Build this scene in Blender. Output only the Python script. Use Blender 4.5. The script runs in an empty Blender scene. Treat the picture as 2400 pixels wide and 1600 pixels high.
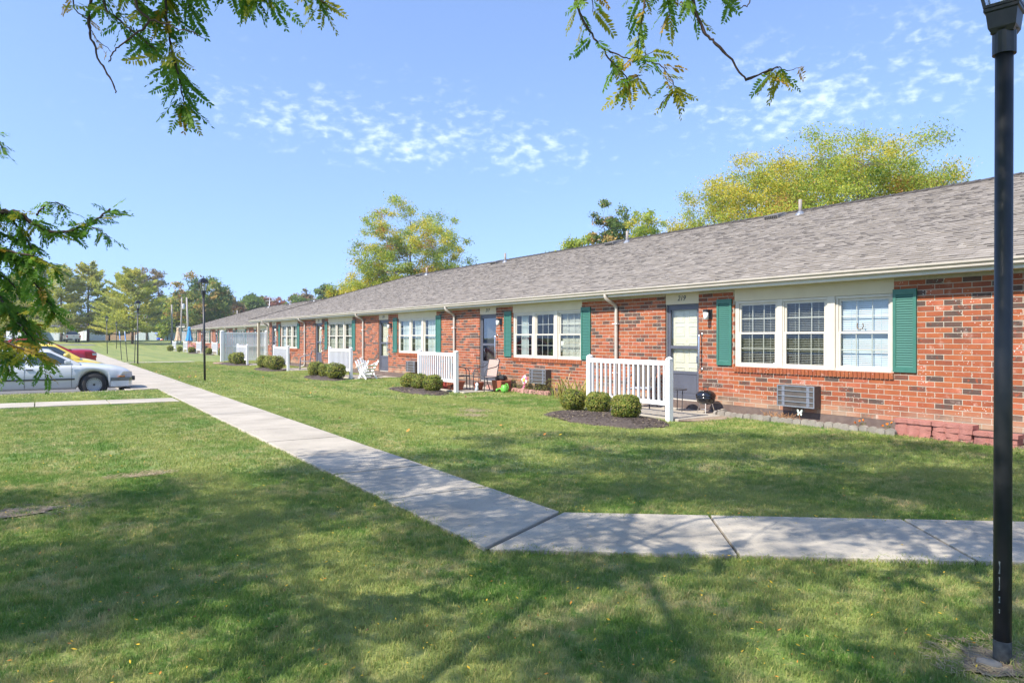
import bpy, math, random
import numpy as np
from mathutils import Vector, Matrix, Quaternion

random.seed(7)
RNG = np.random.default_rng(7)
S = bpy.context.scene
COL = S.collection
R = math.radians

# ------------------------------------------------------------------ camera, sky, sun, exposure
YAW = math.atan(1110 / 1700)
EYE = 1.58
cam_d = bpy.data.cameras.new('camera')
cam_d.sensor_width = 36
cam_d.lens = 25.5
cam_d.shift_y = -8 / 2400
cam_d.clip_start = 0.05
cam_d.clip_end = 3000
cam = bpy.data.objects.new('camera', cam_d)
cam.location = (0, 0, EYE)
cam.rotation_euler = (R(90), 0, -YAW)
COL.objects.link(cam)
S.camera = cam

SUN_EL = R(46)
SUN_DIR = Vector((-0.995 * math.cos(SUN_EL), -0.10 * math.cos(SUN_EL), math.sin(SUN_EL))).normalized()
sun_d = bpy.data.lights.new('sun', 'SUN')
sun_d.energy = 3.3
sun_d.angle = R(0.5)
sun_d.color = (1.0, 0.93, 0.82)
sun = bpy.data.objects.new('sun', sun_d)
sun.rotation_euler = SUN_DIR.to_track_quat('Z', 'Y').to_euler()
sun.location = (-30, -3, 40)
COL.objects.link(sun)

W = bpy.data.worlds.new('World')
S.world = W
W.use_nodes = True
wt = W.node_tree
wt.nodes.clear()


def wn(kind, **kw):
    n = wt.nodes.new(kind)
    for k, v in kw.items():
        setattr(n, k, v)
    return n


def wmath(op, a, b=None, c=None):
    n = wn('ShaderNodeMath', operation=op)
    for i, x in enumerate((a, b, c)):
        if x is None:
            continue
        if isinstance(x, (int, float)):
            n.inputs[i].default_value = x
        else:
            wt.links.new(x, n.inputs[i])
    return n.outputs[0]


sky = wn('ShaderNodeTexSky', sky_type='NISHITA')
sky.sun_disc = False
sky.sun_elevation = SUN_EL
sky.sun_rotation = math.atan2(SUN_DIR.x, SUN_DIR.y)
sky.altitude = 250
sky.air_density = 1.0
sky.dust_density = 0.3
sky.ozone_density = 2.6
tc = wn('ShaderNodeTexCoord')
sep = wn('ShaderNodeSeparateXYZ')
wt.links.new(tc.outputs['Generated'], sep.inputs[0])
# sample the sky a little higher so that the horizon stays blue all round
lift = wn('ShaderNodeVectorMath', operation='MULTIPLY_ADD')
lift.inputs[1].default_value = (1, 1, .85)
lift.inputs[2].default_value = (0, 0, .22)
wt.links.new(tc.outputs['Generated'], lift.inputs[0])
nrmv = wn('ShaderNodeVectorMath', operation='NORMALIZE')
wt.links.new(lift.outputs[0], nrmv.inputs[0])
wt.links.new(nrmv.outputs[0], sky.inputs[0])
zc = wmath('MAXIMUM', sep.outputs[2], 0.03)
cpx = wmath('DIVIDE', sep.outputs[0], zc)
cpy = wmath('DIVIDE', sep.outputs[1], zc)
comb = wn('ShaderNodeCombineXYZ')
wt.links.new(cpx, comb.inputs[0])
wt.links.new(cpy, comb.inputs[1])


def wnoise(scale, detail, rough, vec=None, dist=0.0):
    n = wn('ShaderNodeTexNoise')
    n.inputs['Scale'].default_value = scale
    n.inputs['Detail'].default_value = detail
    n.inputs['Roughness'].default_value = rough
    n.inputs['Distortion'].default_value = dist
    wt.links.new(vec or comb.outputs[0], n.inputs['Vector'])
    return n.outputs[0]


def wblob(cx, cy, rx, ry):
    dx = wmath('DIVIDE', wmath('SUBTRACT', cpx, cx), rx)
    dy = wmath('DIVIDE', wmath('SUBTRACT', cpy, cy), ry)
    d2 = wmath('ADD', wmath('MULTIPLY', dx, dx), wmath('MULTIPLY', dy, dy))
    return wmath('POWER', 2.718, wmath('MULTIPLY', d2, -1.0))


# broken thin cloud fields over the building, others of the same kind round the sky
mask = None
for b in ((1.65, 3.35, 1.25, 0.80), (2.75, 1.75, 0.70, 0.95), (-3.0, 1.0, 1.2, 0.8), (-1.0, -3.0, 1.0, 1.1), (2.4, -2.2, 0.9, 0.8),
          (5.5, 5.0, 1.6, 1.0), (-4.5, 5.5, 1.8, 1.0)):
    m_ = wblob(*b)
    mask = m_ if mask is None else wmath('MAXIMUM', mask, m_)
mp_ = wn('ShaderNodeMapping')
mp_.inputs['Scale'].default_value = (1.0, 1.0, 1.9)
wt.links.new(tc.outputs['Generated'], mp_.inputs[0])
fine = wnoise(52.0, 5.0, 0.55, mp_.outputs[0], 0.15)
broad = wnoise(9.0, 3.0, 0.5, mp_.outputs[0])
dens = wmath('ADD', wmath('MULTIPLY', fine, 0.85), wmath('MULTIPLY', broad, 0.35))
dens = wmath('ADD', dens, wmath('MULTIPLY', mask, 0.25))
cl = wn('ShaderNodeMapRange')
cl.interpolation_type = 'SMOOTHSTEP'
cl.inputs['From Min'].default_value = 0.735
cl.inputs['From Max'].default_value = 1.12
wt.links.new(dens, cl.inputs['Value'])
cloud = wmath('MULTIPLY', wmath('MULTIPLY', cl.outputs[0], wmath('MINIMUM', wmath('MULTIPLY', mask, 1.5), 1.0)), 0.34)
tint = wn('ShaderNodeMix', data_type='RGBA', blend_type='MULTIPLY')
tint.inputs['Factor'].default_value = 1.0
tint.inputs['B'].default_value = (1.0, 0.96, 1.01, 1)
wt.links.new(sky.outputs[0], tint.inputs['A'])
mix = wn('ShaderNodeMix', data_type='RGBA')
mix.inputs['B'].default_value = (6.6, 6.9, 7.2, 1)
wt.links.new(cloud, mix.inputs['Factor'])
wt.links.new(tint.outputs['Result'], mix.inputs['A'])
bg = wn('ShaderNodeBackground')
bg.inputs['Strength'].default_value = 0.135
wt.links.new(mix.outputs['Result'], bg.inputs['Color'])
wout = wn('ShaderNodeOutputWorld')
wt.links.new(bg.outputs[0], wout.inputs[0])

S.view_settings.view_transform = 'Standard'
S.view_settings.look = 'None'
S.view_settings.gamma = 1
S.view_settings.exposure = 1.33
S.view_settings.use_curve_mapping = False
S.cycles.max_bounces = 6
S.cycles.transparent_max_bounces = 12
S.cycles.caustics_reflective = False
S.cycles.caustics_refractive = False

# ------------------------------------------------------------------ materials


def newmat(name):
    m = bpy.data.materials.new(name)
    m.use_nodes = True
    nt = m.node_tree
    p = nt.nodes['Principled BSDF']
    return m, nt, p


def setin(p, k, v):
    if k in p.inputs:
        p.inputs[k].default_value = v


def c4(c):
    return (c[0], c[1], c[2], 1)


def mk(name, c1, c2=None, scale=6.0, rough=0.65, metal=0.0, bump=0.0, bscale=None, spec=0.4, coat=0.0, stretch=None, coord='OBJ', detail=5.0, lo=0.35, hi=0.68):
    """a surface of two blended tones with optional fine relief"""
    m, nt, p = newmat(name)
    p.inputs['Base Color'].default_value = c4(c1)
    p.inputs['Roughness'].default_value = rough
    p.inputs['Metallic'].default_value = metal
    setin(p, 'Specular IOR Level', spec)
    setin(p, 'Coat Weight', coat)
    if coord == 'OBJ':
        co = nt.nodes.new('ShaderNodeTexCoord').outputs['Object']
    else:
        co = nt.nodes.new('ShaderNodeNewGeometry').outputs['Position']
    if stretch:
        mp = nt.nodes.new('ShaderNodeMapping')
        mp.inputs['Scale'].default_value = stretch
        nt.links.new(co, mp.inputs[0])
        co = mp.outputs[0]
    if c2:
        n = nt.nodes.new('ShaderNodeTexNoise')
        n.inputs['Scale'].default_value = scale
        n.inputs['Detail'].default_value = detail
        nt.links.new(co, n.inputs['Vector'])
        r = nt.nodes.new('ShaderNodeMapRange')
        r.inputs['From Min'].default_value = lo
        r.inputs['From Max'].default_value = hi
        nt.links.new(n.outputs[0], r.inputs[0])
        x = nt.nodes.new('ShaderNodeMix')
        x.data_type = 'RGBA'
        x.inputs['A'].default_value = c4(c1)
        x.inputs['B'].default_value = c4(c2)
        nt.links.new(r.outputs[0], x.inputs['Factor'])
        nt.links.new(x.outputs['Result'], p.inputs['Base Color'])
    if bump:
        n = nt.nodes.new('ShaderNodeTexNoise')
        n.inputs['Scale'].default_value = bscale or scale * 6
        n.inputs['Detail'].default_value = 4
        nt.links.new(co, n.inputs['Vector'])
        b = nt.nodes.new('ShaderNodeBump')
        b.inputs['Strength'].default_value = bump
        b.inputs['Distance'].default_value = 0.02
        nt.links.new(n.outputs[0], b.inputs['Height'])
        nt.links.new(b.outputs[0], p.inputs['Normal'])
    return m


def brickmat(name, c1, c2, fleck=0.5, flash=None):
    m, nt, p = newmat(name)
    L = nt.links.new
    pos = nt.nodes.new('ShaderNodeNewGeometry').outputs['Position']

    def noise(s, d=4):
        n = nt.nodes.new('ShaderNodeTexNoise')
        n.inputs['Scale'].default_value = s
        n.inputs['Detail'].default_value = d
        L(pos, n.inputs['Vector'])
        return n.outputs[0]

    def rng(v, a, b, c=0.0, d=1.0):
        r = nt.nodes.new('ShaderNodeMapRange')
        for i, q in zip((1, 2, 3, 4), (a, b, c, d)):
            r.inputs[i].default_value = q
        L(v, r.inputs[0])
        return r.outputs[0]

    def mixc(f, a, b):
        x = nt.nodes.new('ShaderNodeMix')
        x.data_type = 'RGBA'
        L(f, x.inputs['Factor'])
        for k, v in (('A', a), ('B', b)):
            if isinstance(v, tuple):
                x.inputs[k].default_value = c4(v)
            else:
                L(v, x.inputs[k])
        return x.outputs['Result']
    col = mixc(rng(noise(5, 5), 0.35, 0.65), c1, c2)
    if flash:
        col = mixc(rng(noise(16, 3), 0.56, 0.66), col, flash)
    col = mixc(rng(noise(55, 5), 0.60, 0.75, 0, 0.55), col, (c1[0] * .5, c1[1] * .5, c1[2] * .5))
    vo = nt.nodes.new('ShaderNodeTexVoronoi')
    vo.inputs['Scale'].default_value = 24
    L(pos, vo.inputs['Vector'])
    sp = rng(vo.outputs['Distance'], 0.22, 0.12)
    k = nt.nodes.new('ShaderNodeMath')
    k.operation = 'MULTIPLY'
    L(sp, k.inputs[0])
    L(rng(noise(3.1, 3), 0.5, 0.62, 0, fleck), k.inputs[1])
    col = mixc(k.outputs[0], col, (0.72, 0.66, 0.60))
    wash = rng(noise(7.0, 6), 0.62, 0.84, 0, 0.6 * fleck)
    col = mixc(wash, col, (0.68, 0.55, 0.47))
    # pale splash stain on the lowest courses
    sp3 = nt.nodes.new('ShaderNodeSeparateXYZ')
    L(pos, sp3.inputs[0])
    low = nt.nodes.new('ShaderNodeMath')
    low.operation = 'MULTIPLY'
    L(rng(sp3.outputs[2], 0.52, 0.26), low.inputs[0])
    L(rng(noise(2.2, 3), 0.35, 0.62, 0.25, 0.8), low.inputs[1])
    col = mixc(low.outputs[0], col, (0.40, 0.29, 0.20))
    L(col, p.inputs['Base Color'])
    p.inputs['Roughness'].default_value = 0.85
    setin(p, 'Specular IOR Level', 0.25)
    b = nt.nodes.new('ShaderNodeBump')
    b.inputs['Strength'].default_value = 0.4
    b.inputs['Distance'].default_value = 0.006
    L(noise(120, 4), b.inputs['Height'])
    L(b.outputs[0], p.inputs['Normal'])
    return m


BRICK = [brickmat('brick_orange', (0.345, 0.106, 0.043), (0.295, 0.087, 0.037), 0.8),
         brickmat('brick_red', (0.280, 0.077, 0.036), (0.318, 0.093, 0.041), 0.8),
         brickmat('brick_deep', (0.215, 0.062, 0.034), (0.262, 0.078, 0.038), 0.5),
         brickmat('brick_flashed', (0.098, 0.056, 0.043), (0.18, 0.066, 0.043), 0.6, (0.28, 0.07, 0.033)),
         brickmat('brick_dark', (0.080, 0.056, 0.047), (0.115, 0.068, 0.053), 0.9, (0.15, 0.055, 0.037)),
         brickmat('brick_pale', (0.40, 0.130, 0.068), (0.33, 0.090, 0.048), 1.3)]
BRICK_W = (0.23, 0.25, 0.13, 0.13, 0.16, 0.10)


def leafmat(name, c1, c2, trans=0.4, scale=1.3, rough=0.5):
    m, nt, p = newmat(name)
    L = nt.links.new
    pos = nt.nodes.new('ShaderNodeNewGeometry').outputs['Position']
    n = nt.nodes.new('ShaderNodeTexNoise')
    n.inputs['Scale'].default_value = scale
    n.inputs['Detail'].default_value = 4
    L(pos, n.inputs['Vector'])
    r = nt.nodes.new('ShaderNodeMapRange')
    r.inputs[1].default_value = 0.36
    r.inputs[2].default_value = 0.64
    L(n.outputs[0], r.inputs[0])
    x = nt.nodes.new('ShaderNodeMix')
    x.data_type = 'RGBA'
    x.inputs['A'].default_value = c4(c1)
    x.inputs['B'].default_value = c4(c2)
    L(r.outputs[0], x.inputs['Factor'])
    L(x.outputs['Result'], p.inputs['Base Color'])
    p.inputs['Roughness'].default_value = rough
    setin(p, 'Specular IOR Level', 0.3)
    t = nt.nodes.new('ShaderNodeBsdfTranslucent')
    L(x.outputs['Result'], t.inputs['Color'])
    ms = nt.nodes.new('ShaderNodeMixShader')
    ms.inputs[0].default_value = trans
    L(p.outputs[0], ms.inputs[1])
    L(t.outputs[0], ms.inputs[2])
    L(ms.outputs[0], nt.nodes['Material Output'].inputs[0])
    return m


def glassmat(name, tint=(0.75, 0.8, 0.8), ior=1.5, rough=0.0, boost=1.0):
    m, nt, p = newmat(name)
    L = nt.links.new
    nt.nodes.remove(p)
    t = nt.nodes.new('ShaderNodeBsdfTransparent')
    t.inputs[0].default_value = c4(tint)
    g = nt.nodes.new('ShaderNodeBsdfGlossy')
    g.inputs['Roughness'].default_value = rough
    f = nt.nodes.new('ShaderNodeLayerWeight')      # Schlick reflectance, the same from both sides of the pane
    f.inputs[0].default_value = 0.5
    pw = nt.nodes.new('ShaderNodeMath')
    pw.operation = 'POWER'
    pw.inputs[1].default_value = 4.0
    L(f.outputs['Facing'], pw.inputs[0])
    k = nt.nodes.new('ShaderNodeMath')
    k.operation = 'MULTIPLY_ADD'
    k.inputs[1].default_value = .9 * boost
    k.inputs[2].default_value = ((ior - 1) / (ior + 1)) ** 2 * 2 * boost
    k.use_clamp = True
    L(pw.outputs[0], k.inputs[0])
    ms = nt.nodes.new('ShaderNodeMixShader')
    L(k.outputs[0], ms.inputs[0])
    L(t.outputs[0], ms.inputs[1])
    L(g.outputs[0], ms.inputs[2])
    L(ms.outputs[0], nt.nodes['Material Output'].inputs[0])
    return m


MORTAR = mk('mortar', (0.47, 0.415, 0.335), (0.39, 0.34, 0.27), 14, 0.95, bump=0.3)
FOUND = mk('foundation_paint', (0.115, 0.082, 0.072), (0.16, 0.12, 0.10), 9, 0.85, bump=0.3, coord='POS')
CREAM = mk('cream_siding', (0.60, 0.525, 0.385), (0.56, 0.485, 0.35), 3, 0.6)
TRIM = mk('window_trim', (0.57, 0.53, 0.455), (0.53, 0.49, 0.42), 5, 0.45)
GUTTER = mk('gutter_enamel', (0.50, 0.45, 0.39), (0.44, 0.395, 0.335), 4, 0.38, spec=0.5)
FASCIA = mk('fascia_wrap', (0.66, 0.64, 0.59), (0.62, 0.60, 0.55), 4, 0.5)
SHUT = mk('green_shutter', (0.038, 0.140, 0.108), (0.045, 0.158, 0.12), 7, 0.5, spec=0.45)
SLATE = mk('storm_door_slate', (0.085, 0.090, 0.115), (0.10, 0.105, 0.13), 5, 0.45)
DOORC = mk('cream_door', (0.74, 0.71, 0.58), (0.70, 0.67, 0.54), 3, 0.5)
ROOM = mk('room_wall', (0.22, 0.21, 0.19), (0.18, 0.17, 0.15), 2, 0.9)
BLIND = mk('blind_slat', (0.74, 0.72, 0.62), (0.68, 0.66, 0.57), 3, 0.5)
BLINDC = mk('blind_closed', (0.72, 0.78, 0.84), (0.66, 0.72, 0.79), 3, 0.5)
CURT = mk('curtain_cloth', (0.68, 0.70, 0.66), (0.58, 0.62, 0.60), 4, 0.9)
GLASS = glassmat('window_glass', (0.80, 0.85, 0.85), 1.5, 0.0, 0.9)
DGLASS = glassmat('storm_glass', (0.86, 0.88, 0.86), 1.45, 0.0, 1.0)
DARKGL = glassmat('dim_storm_glass', (0.35, 0.37, 0.38), 1.6, 0.0, 1.6)
CHROME = mk('polished_steel', (0.75, 0.75, 0.77), None, rough=0.22, metal=1.0)
WHITE = mk('white_vinyl', (0.80, 0.80, 0.80), (0.75, 0.75, 0.74), 3, 0.4, coord='POS')
BLACKM = mk('black_metal', (0.014, 0.015, 0.018), (0.022, 0.023, 0.026), 12, 0.42, spec=0.5)
BLACKP = mk('black_plastic', (0.02, 0.02, 0.022), (0.03, 0.03, 0.03), 9, 0.5)
GREYM = mk('grey_metal', (0.34, 0.36, 0.39), (0.28, 0.30, 0.33), 5, 0.4, metal=0.6)
DKGREY = mk('dark_grey_metal', (0.10, 0.085, 0.075), (0.07, 0.06, 0.055), 8, 0.6)
FROST = mk('frosted_glass', (0.86, 0.86, 0.84), (0.80, 0.80, 0.78), 4, 0.25)


def concrete(name, c1, c2, c3):
    """poured concrete: broad tone shifts, grey weathering and fine dark grit"""
    m, nt, p = newmat(name)
    L = nt.links.new
    pos = nt.nodes.new('ShaderNodeNewGeometry').outputs['Position']

    def layer(prev, col, sc, de, lo, hi, amt):
        n = nt.nodes.new('ShaderNodeTexNoise')
        n.inputs['Scale'].default_value = sc
        n.inputs['Detail'].default_value = de
        L(pos, n.inputs['Vector'])
        r = nt.nodes.new('ShaderNodeMapRange')
        for k, q in zip((1, 2, 3, 4), (lo, hi, 0, amt)):
            r.inputs[k].default_value = q
        L(n.outputs[0], r.inputs[0])
        x = nt.nodes.new('ShaderNodeMix')
        x.data_type = 'RGBA'
        L(r.outputs[0], x.inputs['Factor'])
        if isinstance(prev, tuple):
            x.inputs['A'].default_value = c4(prev)
        else:
            L(prev, x.inputs['A'])
        x.inputs['B'].default_value = c4(col)
        return x.outputs['Result'], n.outputs[0]
    c, _ = layer(c1, c2, 1.3, 9, .38, .66, 1)
    c, _ = layer(c, c3, .55, 5, .52, .68, .75)
    c, _ = layer(c, tuple(q * .45 for q in c2), 34, 3, .62, .72, .55)
    c, h = layer(c, tuple(min(1, q * 1.25) for q in c1), 60, 3, .60, .70, .5)
    L(c, p.inputs['Base Color'])
    p.inputs['Roughness'].default_value = .92
    setin(p, 'Specular IOR Level', .25)
    b = nt.nodes.new('ShaderNodeBump')
    b.inputs['Strength'].default_value = .45
    b.inputs['Distance'].default_value = .012
    L(h, b.inputs['Height'])
    L(b.outputs[0], p.inputs['Normal'])
    return m


CONC = concrete('concrete', (0.45, 0.405, 0.335), (0.36, 0.322, 0.265), (0.315, 0.288, 0.245))
CONCD = mk('concrete_grey', (0.29, 0.26, 0.22), (0.21, 0.19, 0.16), 7, 0.95, bump=0.5, bscale=60, coord='POS')
ASPH = mk('asphalt', (0.135, 0.135, 0.14), (0.18, 0.175, 0.17), 3, 0.9, bump=0.4, bscale=80, coord='POS')
REDBLK = mk('red_block', (0.40, 0.175, 0.145), (0.33, 0.14, 0.115), 12, 0.95, bump=0.5, bscale=60, coord='POS')
PINKBLK = mk('pink_block', (0.46, 0.25, 0.21), (0.38, 0.20, 0.17), 12, 0.95, bump=0.5, bscale=60, coord='POS')
TERRA = mk('terracotta', (0.36, 0.115, 0.06), (0.30, 0.09, 0.05), 8, 0.8)
BARK = mk('bark', (0.10, 0.075, 0.055), (0.055, 0.042, 0.033), 9, 0.95, bump=0.9, bscale=22, stretch=(1, 1, 0.25))
BARKG = mk('grey_bark', (0.17, 0.145, 0.12), (0.10, 0.085, 0.07), 9, 0.95, bump=0.8, bscale=22, stretch=(1, 1, 0.25))
TWIG = mk('twig_bark', (0.055, 0.032, 0.026), (0.085, 0.055, 0.04), 30, 0.8)
WOODP = mk('pole_wood', (0.40, 0.37, 0.34), (0.30, 0.27, 0.25), 4, 0.9, stretch=(4, 4, 0.4))
FENCEW = mk('fence_wood', (0.42, 0.27, 0.15), (0.34, 0.21, 0.12), 3, 0.85, stretch=(5, 5, 0.5))
MULCH = mk('mulch', (0.060, 0.045, 0.038), (0.11, 0.085, 0.07), 26, 0.95, bump=1.0, bscale=45, coord='POS')
SOIL = mk('soil', (0.24, 0.18, 0.125), (0.34, 0.27, 0.20), 14, 0.95, bump=0.8, bscale=50, coord='POS')
STRAW = mk('straw', (.40, .33, .20), (.32, .25, .14), 10, .9, coord='POS')
SLING = mk('tan_sling', (0.42, 0.31, 0.26), (0.37, 0.27, 0.23), 30, 0.8)
SLINGD = mk('brown_sling', (0.11, 0.085, 0.065), (0.08, 0.06, 0.05), 30, 0.8)
PTUBE = mk('patio_tube', (0.05, 0.05, 0.06), (0.07, 0.07, 0.08), 10, 0.4)
PTUBEG = mk('patio_tube_grey', (0.20, 0.22, 0.27), (0.16, 0.18, 0.22), 10, 0.4)
SHINGLES = [mk('shingle_a', (0.245, 0.217, 0.186), (0.222, 0.196, 0.168), 70, 0.95, coord='POS'),
            mk('shingle_b', (0.280, 0.249, 0.214), (0.254, 0.225, 0.192), 70, 0.95, coord='POS'),
            mk('shingle_c', (0.200, 0.176, 0.151), (0.222, 0.196, 0.168), 70, 0.95, coord='POS'),
            mk('shingle_d', (0.318, 0.284, 0.243), (0.284, 0.253, 0.216), 70, 0.95, coord='POS')]
ROOFB = mk('roof_felt', (0.055, 0.048, 0.044), (0.075, 0.066, 0.06), 6, 0.95)

# lawn colour: the same world-space pattern drives the soil sheet and every blade
gG = bpy.data.node_groups.new('lawn_tone', 'ShaderNodeTree')
gG.interface.new_socket('Color', in_out='OUTPUT', socket_type='NodeSocketColor')
_go = gG.nodes.new('NodeGroupOutput')
_ps = gG.nodes.new('ShaderNodeNewGeometry')
_flat = gG.nodes.new('ShaderNodeMapping')
_flat.inputs['Scale'].default_value = (1, 1, 0)
gG.links.new(_ps.outputs['Position'], _flat.inputs[0])


def _gn(scale, detail, lo, hi, stretch=None):
    v = _flat.outputs[0]
    if stretch:
        mp = gG.nodes.new('ShaderNodeMapping')
        mp.inputs['Scale'].default_value = stretch
        gG.links.new(v, mp.inputs[0])
        v = mp.outputs[0]
    n = gG.nodes.new('ShaderNodeTexNoise')
    n.inputs['Scale'].default_value = scale
    n.inputs['Detail'].default_value = detail
    gG.links.new(v, n.inputs['Vector'])
    r = gG.nodes.new('ShaderNodeMapRange')
    r.inputs[1].default_value = lo
    r.inputs[2].default_value = hi
    gG.links.new(n.outputs[0], r.inputs[0])
    return r.outputs[0]


def _gm(f, a, b):
    x = gG.nodes.new('ShaderNodeMix')
    x.data_type = 'RGBA'
    gG.links.new(f, x.inputs['Factor'])
    for k, v in (('A', a), ('B', b)):
        if isinstance(v, tuple):
            x.inputs[k].default_value = c4(v)
        else:
            gG.links.new(v, x.inputs[k])
    return x.outputs['Result']


_c = _gm(_gn(0.45, 5, 0.42, 0.60), (0.115, 0.195, 0.044), (0.235, 0.255, 0.082))
_c = _gm(_gn(1.7, 6, 0.44, 0.68), _c, (0.37, 0.325, 0.17))
_c = _gm(_gn(9, 4, 0.42, 0.66), _c, (0.095, 0.175, 0.040))
_c = _gm(_gn(30, 3, 0.55, 0.75), _c, (0.38, 0.33, 0.17))
_c = _gm(_gn(0.3, 2, 0.45, 0.6, (3.2, 0.12, 1)), _c, (0.245, 0.27, 0.095))
gG.links.new(_c, _go.inputs[0])


def lawnmat(name, mul, bump=0.0, trans=0.0):
    m, nt, p = newmat(name)
    g = nt.nodes.new('ShaderNodeGroup')
    g.node_tree = gG
    x = nt.nodes.new('ShaderNodeMix')
    x.data_type = 'RGBA'
    x.blend_type = 'MULTIPLY'
    x.inputs['Factor'].default_value = 1
    x.inputs['B'].default_value = c4(mul)
    nt.links.new(g.outputs[0], x.inputs['A'])
    nt.links.new(x.outputs['Result'], p.inputs['Base Color'])
    p.inputs['Roughness'].default_value = 0.7
    setin(p, 'Specular IOR Level', 0.2)
    if bump:
        pos = nt.nodes.new('ShaderNodeNewGeometry').outputs['Position']
        n = nt.nodes.new('ShaderNodeTexNoise')
        n.inputs['Scale'].default_value = 24
        n.inputs['Detail'].default_value = 6
        nt.links.new(pos, n.inputs['Vector'])
        b = nt.nodes.new('ShaderNodeBump')
        b.inputs['Strength'].default_value = bump
        b.inputs['Distance'].default_value = 0.05
        nt.links.new(n.outputs[0], b.inputs['Height'])
        nt.links.new(b.outputs[0], p.inputs['Normal'])
    if trans:
        t = nt.nodes.new('ShaderNodeBsdfTranslucent')
        nt.links.new(x.outputs['Result'], t.inputs['Color'])
        ms = nt.nodes.new('ShaderNodeMixShader')
        ms.inputs[0].default_value = trans
        nt.links.new(p.outputs[0], ms.inputs[1])
        nt.links.new(t.outputs[0], ms.inputs[2])
        nt.links.new(ms.outputs[0], nt.nodes['Material Output'].inputs[0])
    return m


LAWN = lawnmat('lawn_sheet', (1.0, 1.0, 0.9), bump=0.45)
BLADE = lawnmat('grass_blade', (1.38, 1.47, 1.28), trans=0.42)
BLADE2 = lawnmat('dry_blade', (2.0, 1.65, 1.7), trans=0.3)

# ------------------------------------------------------------------ mesh helpers


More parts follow.
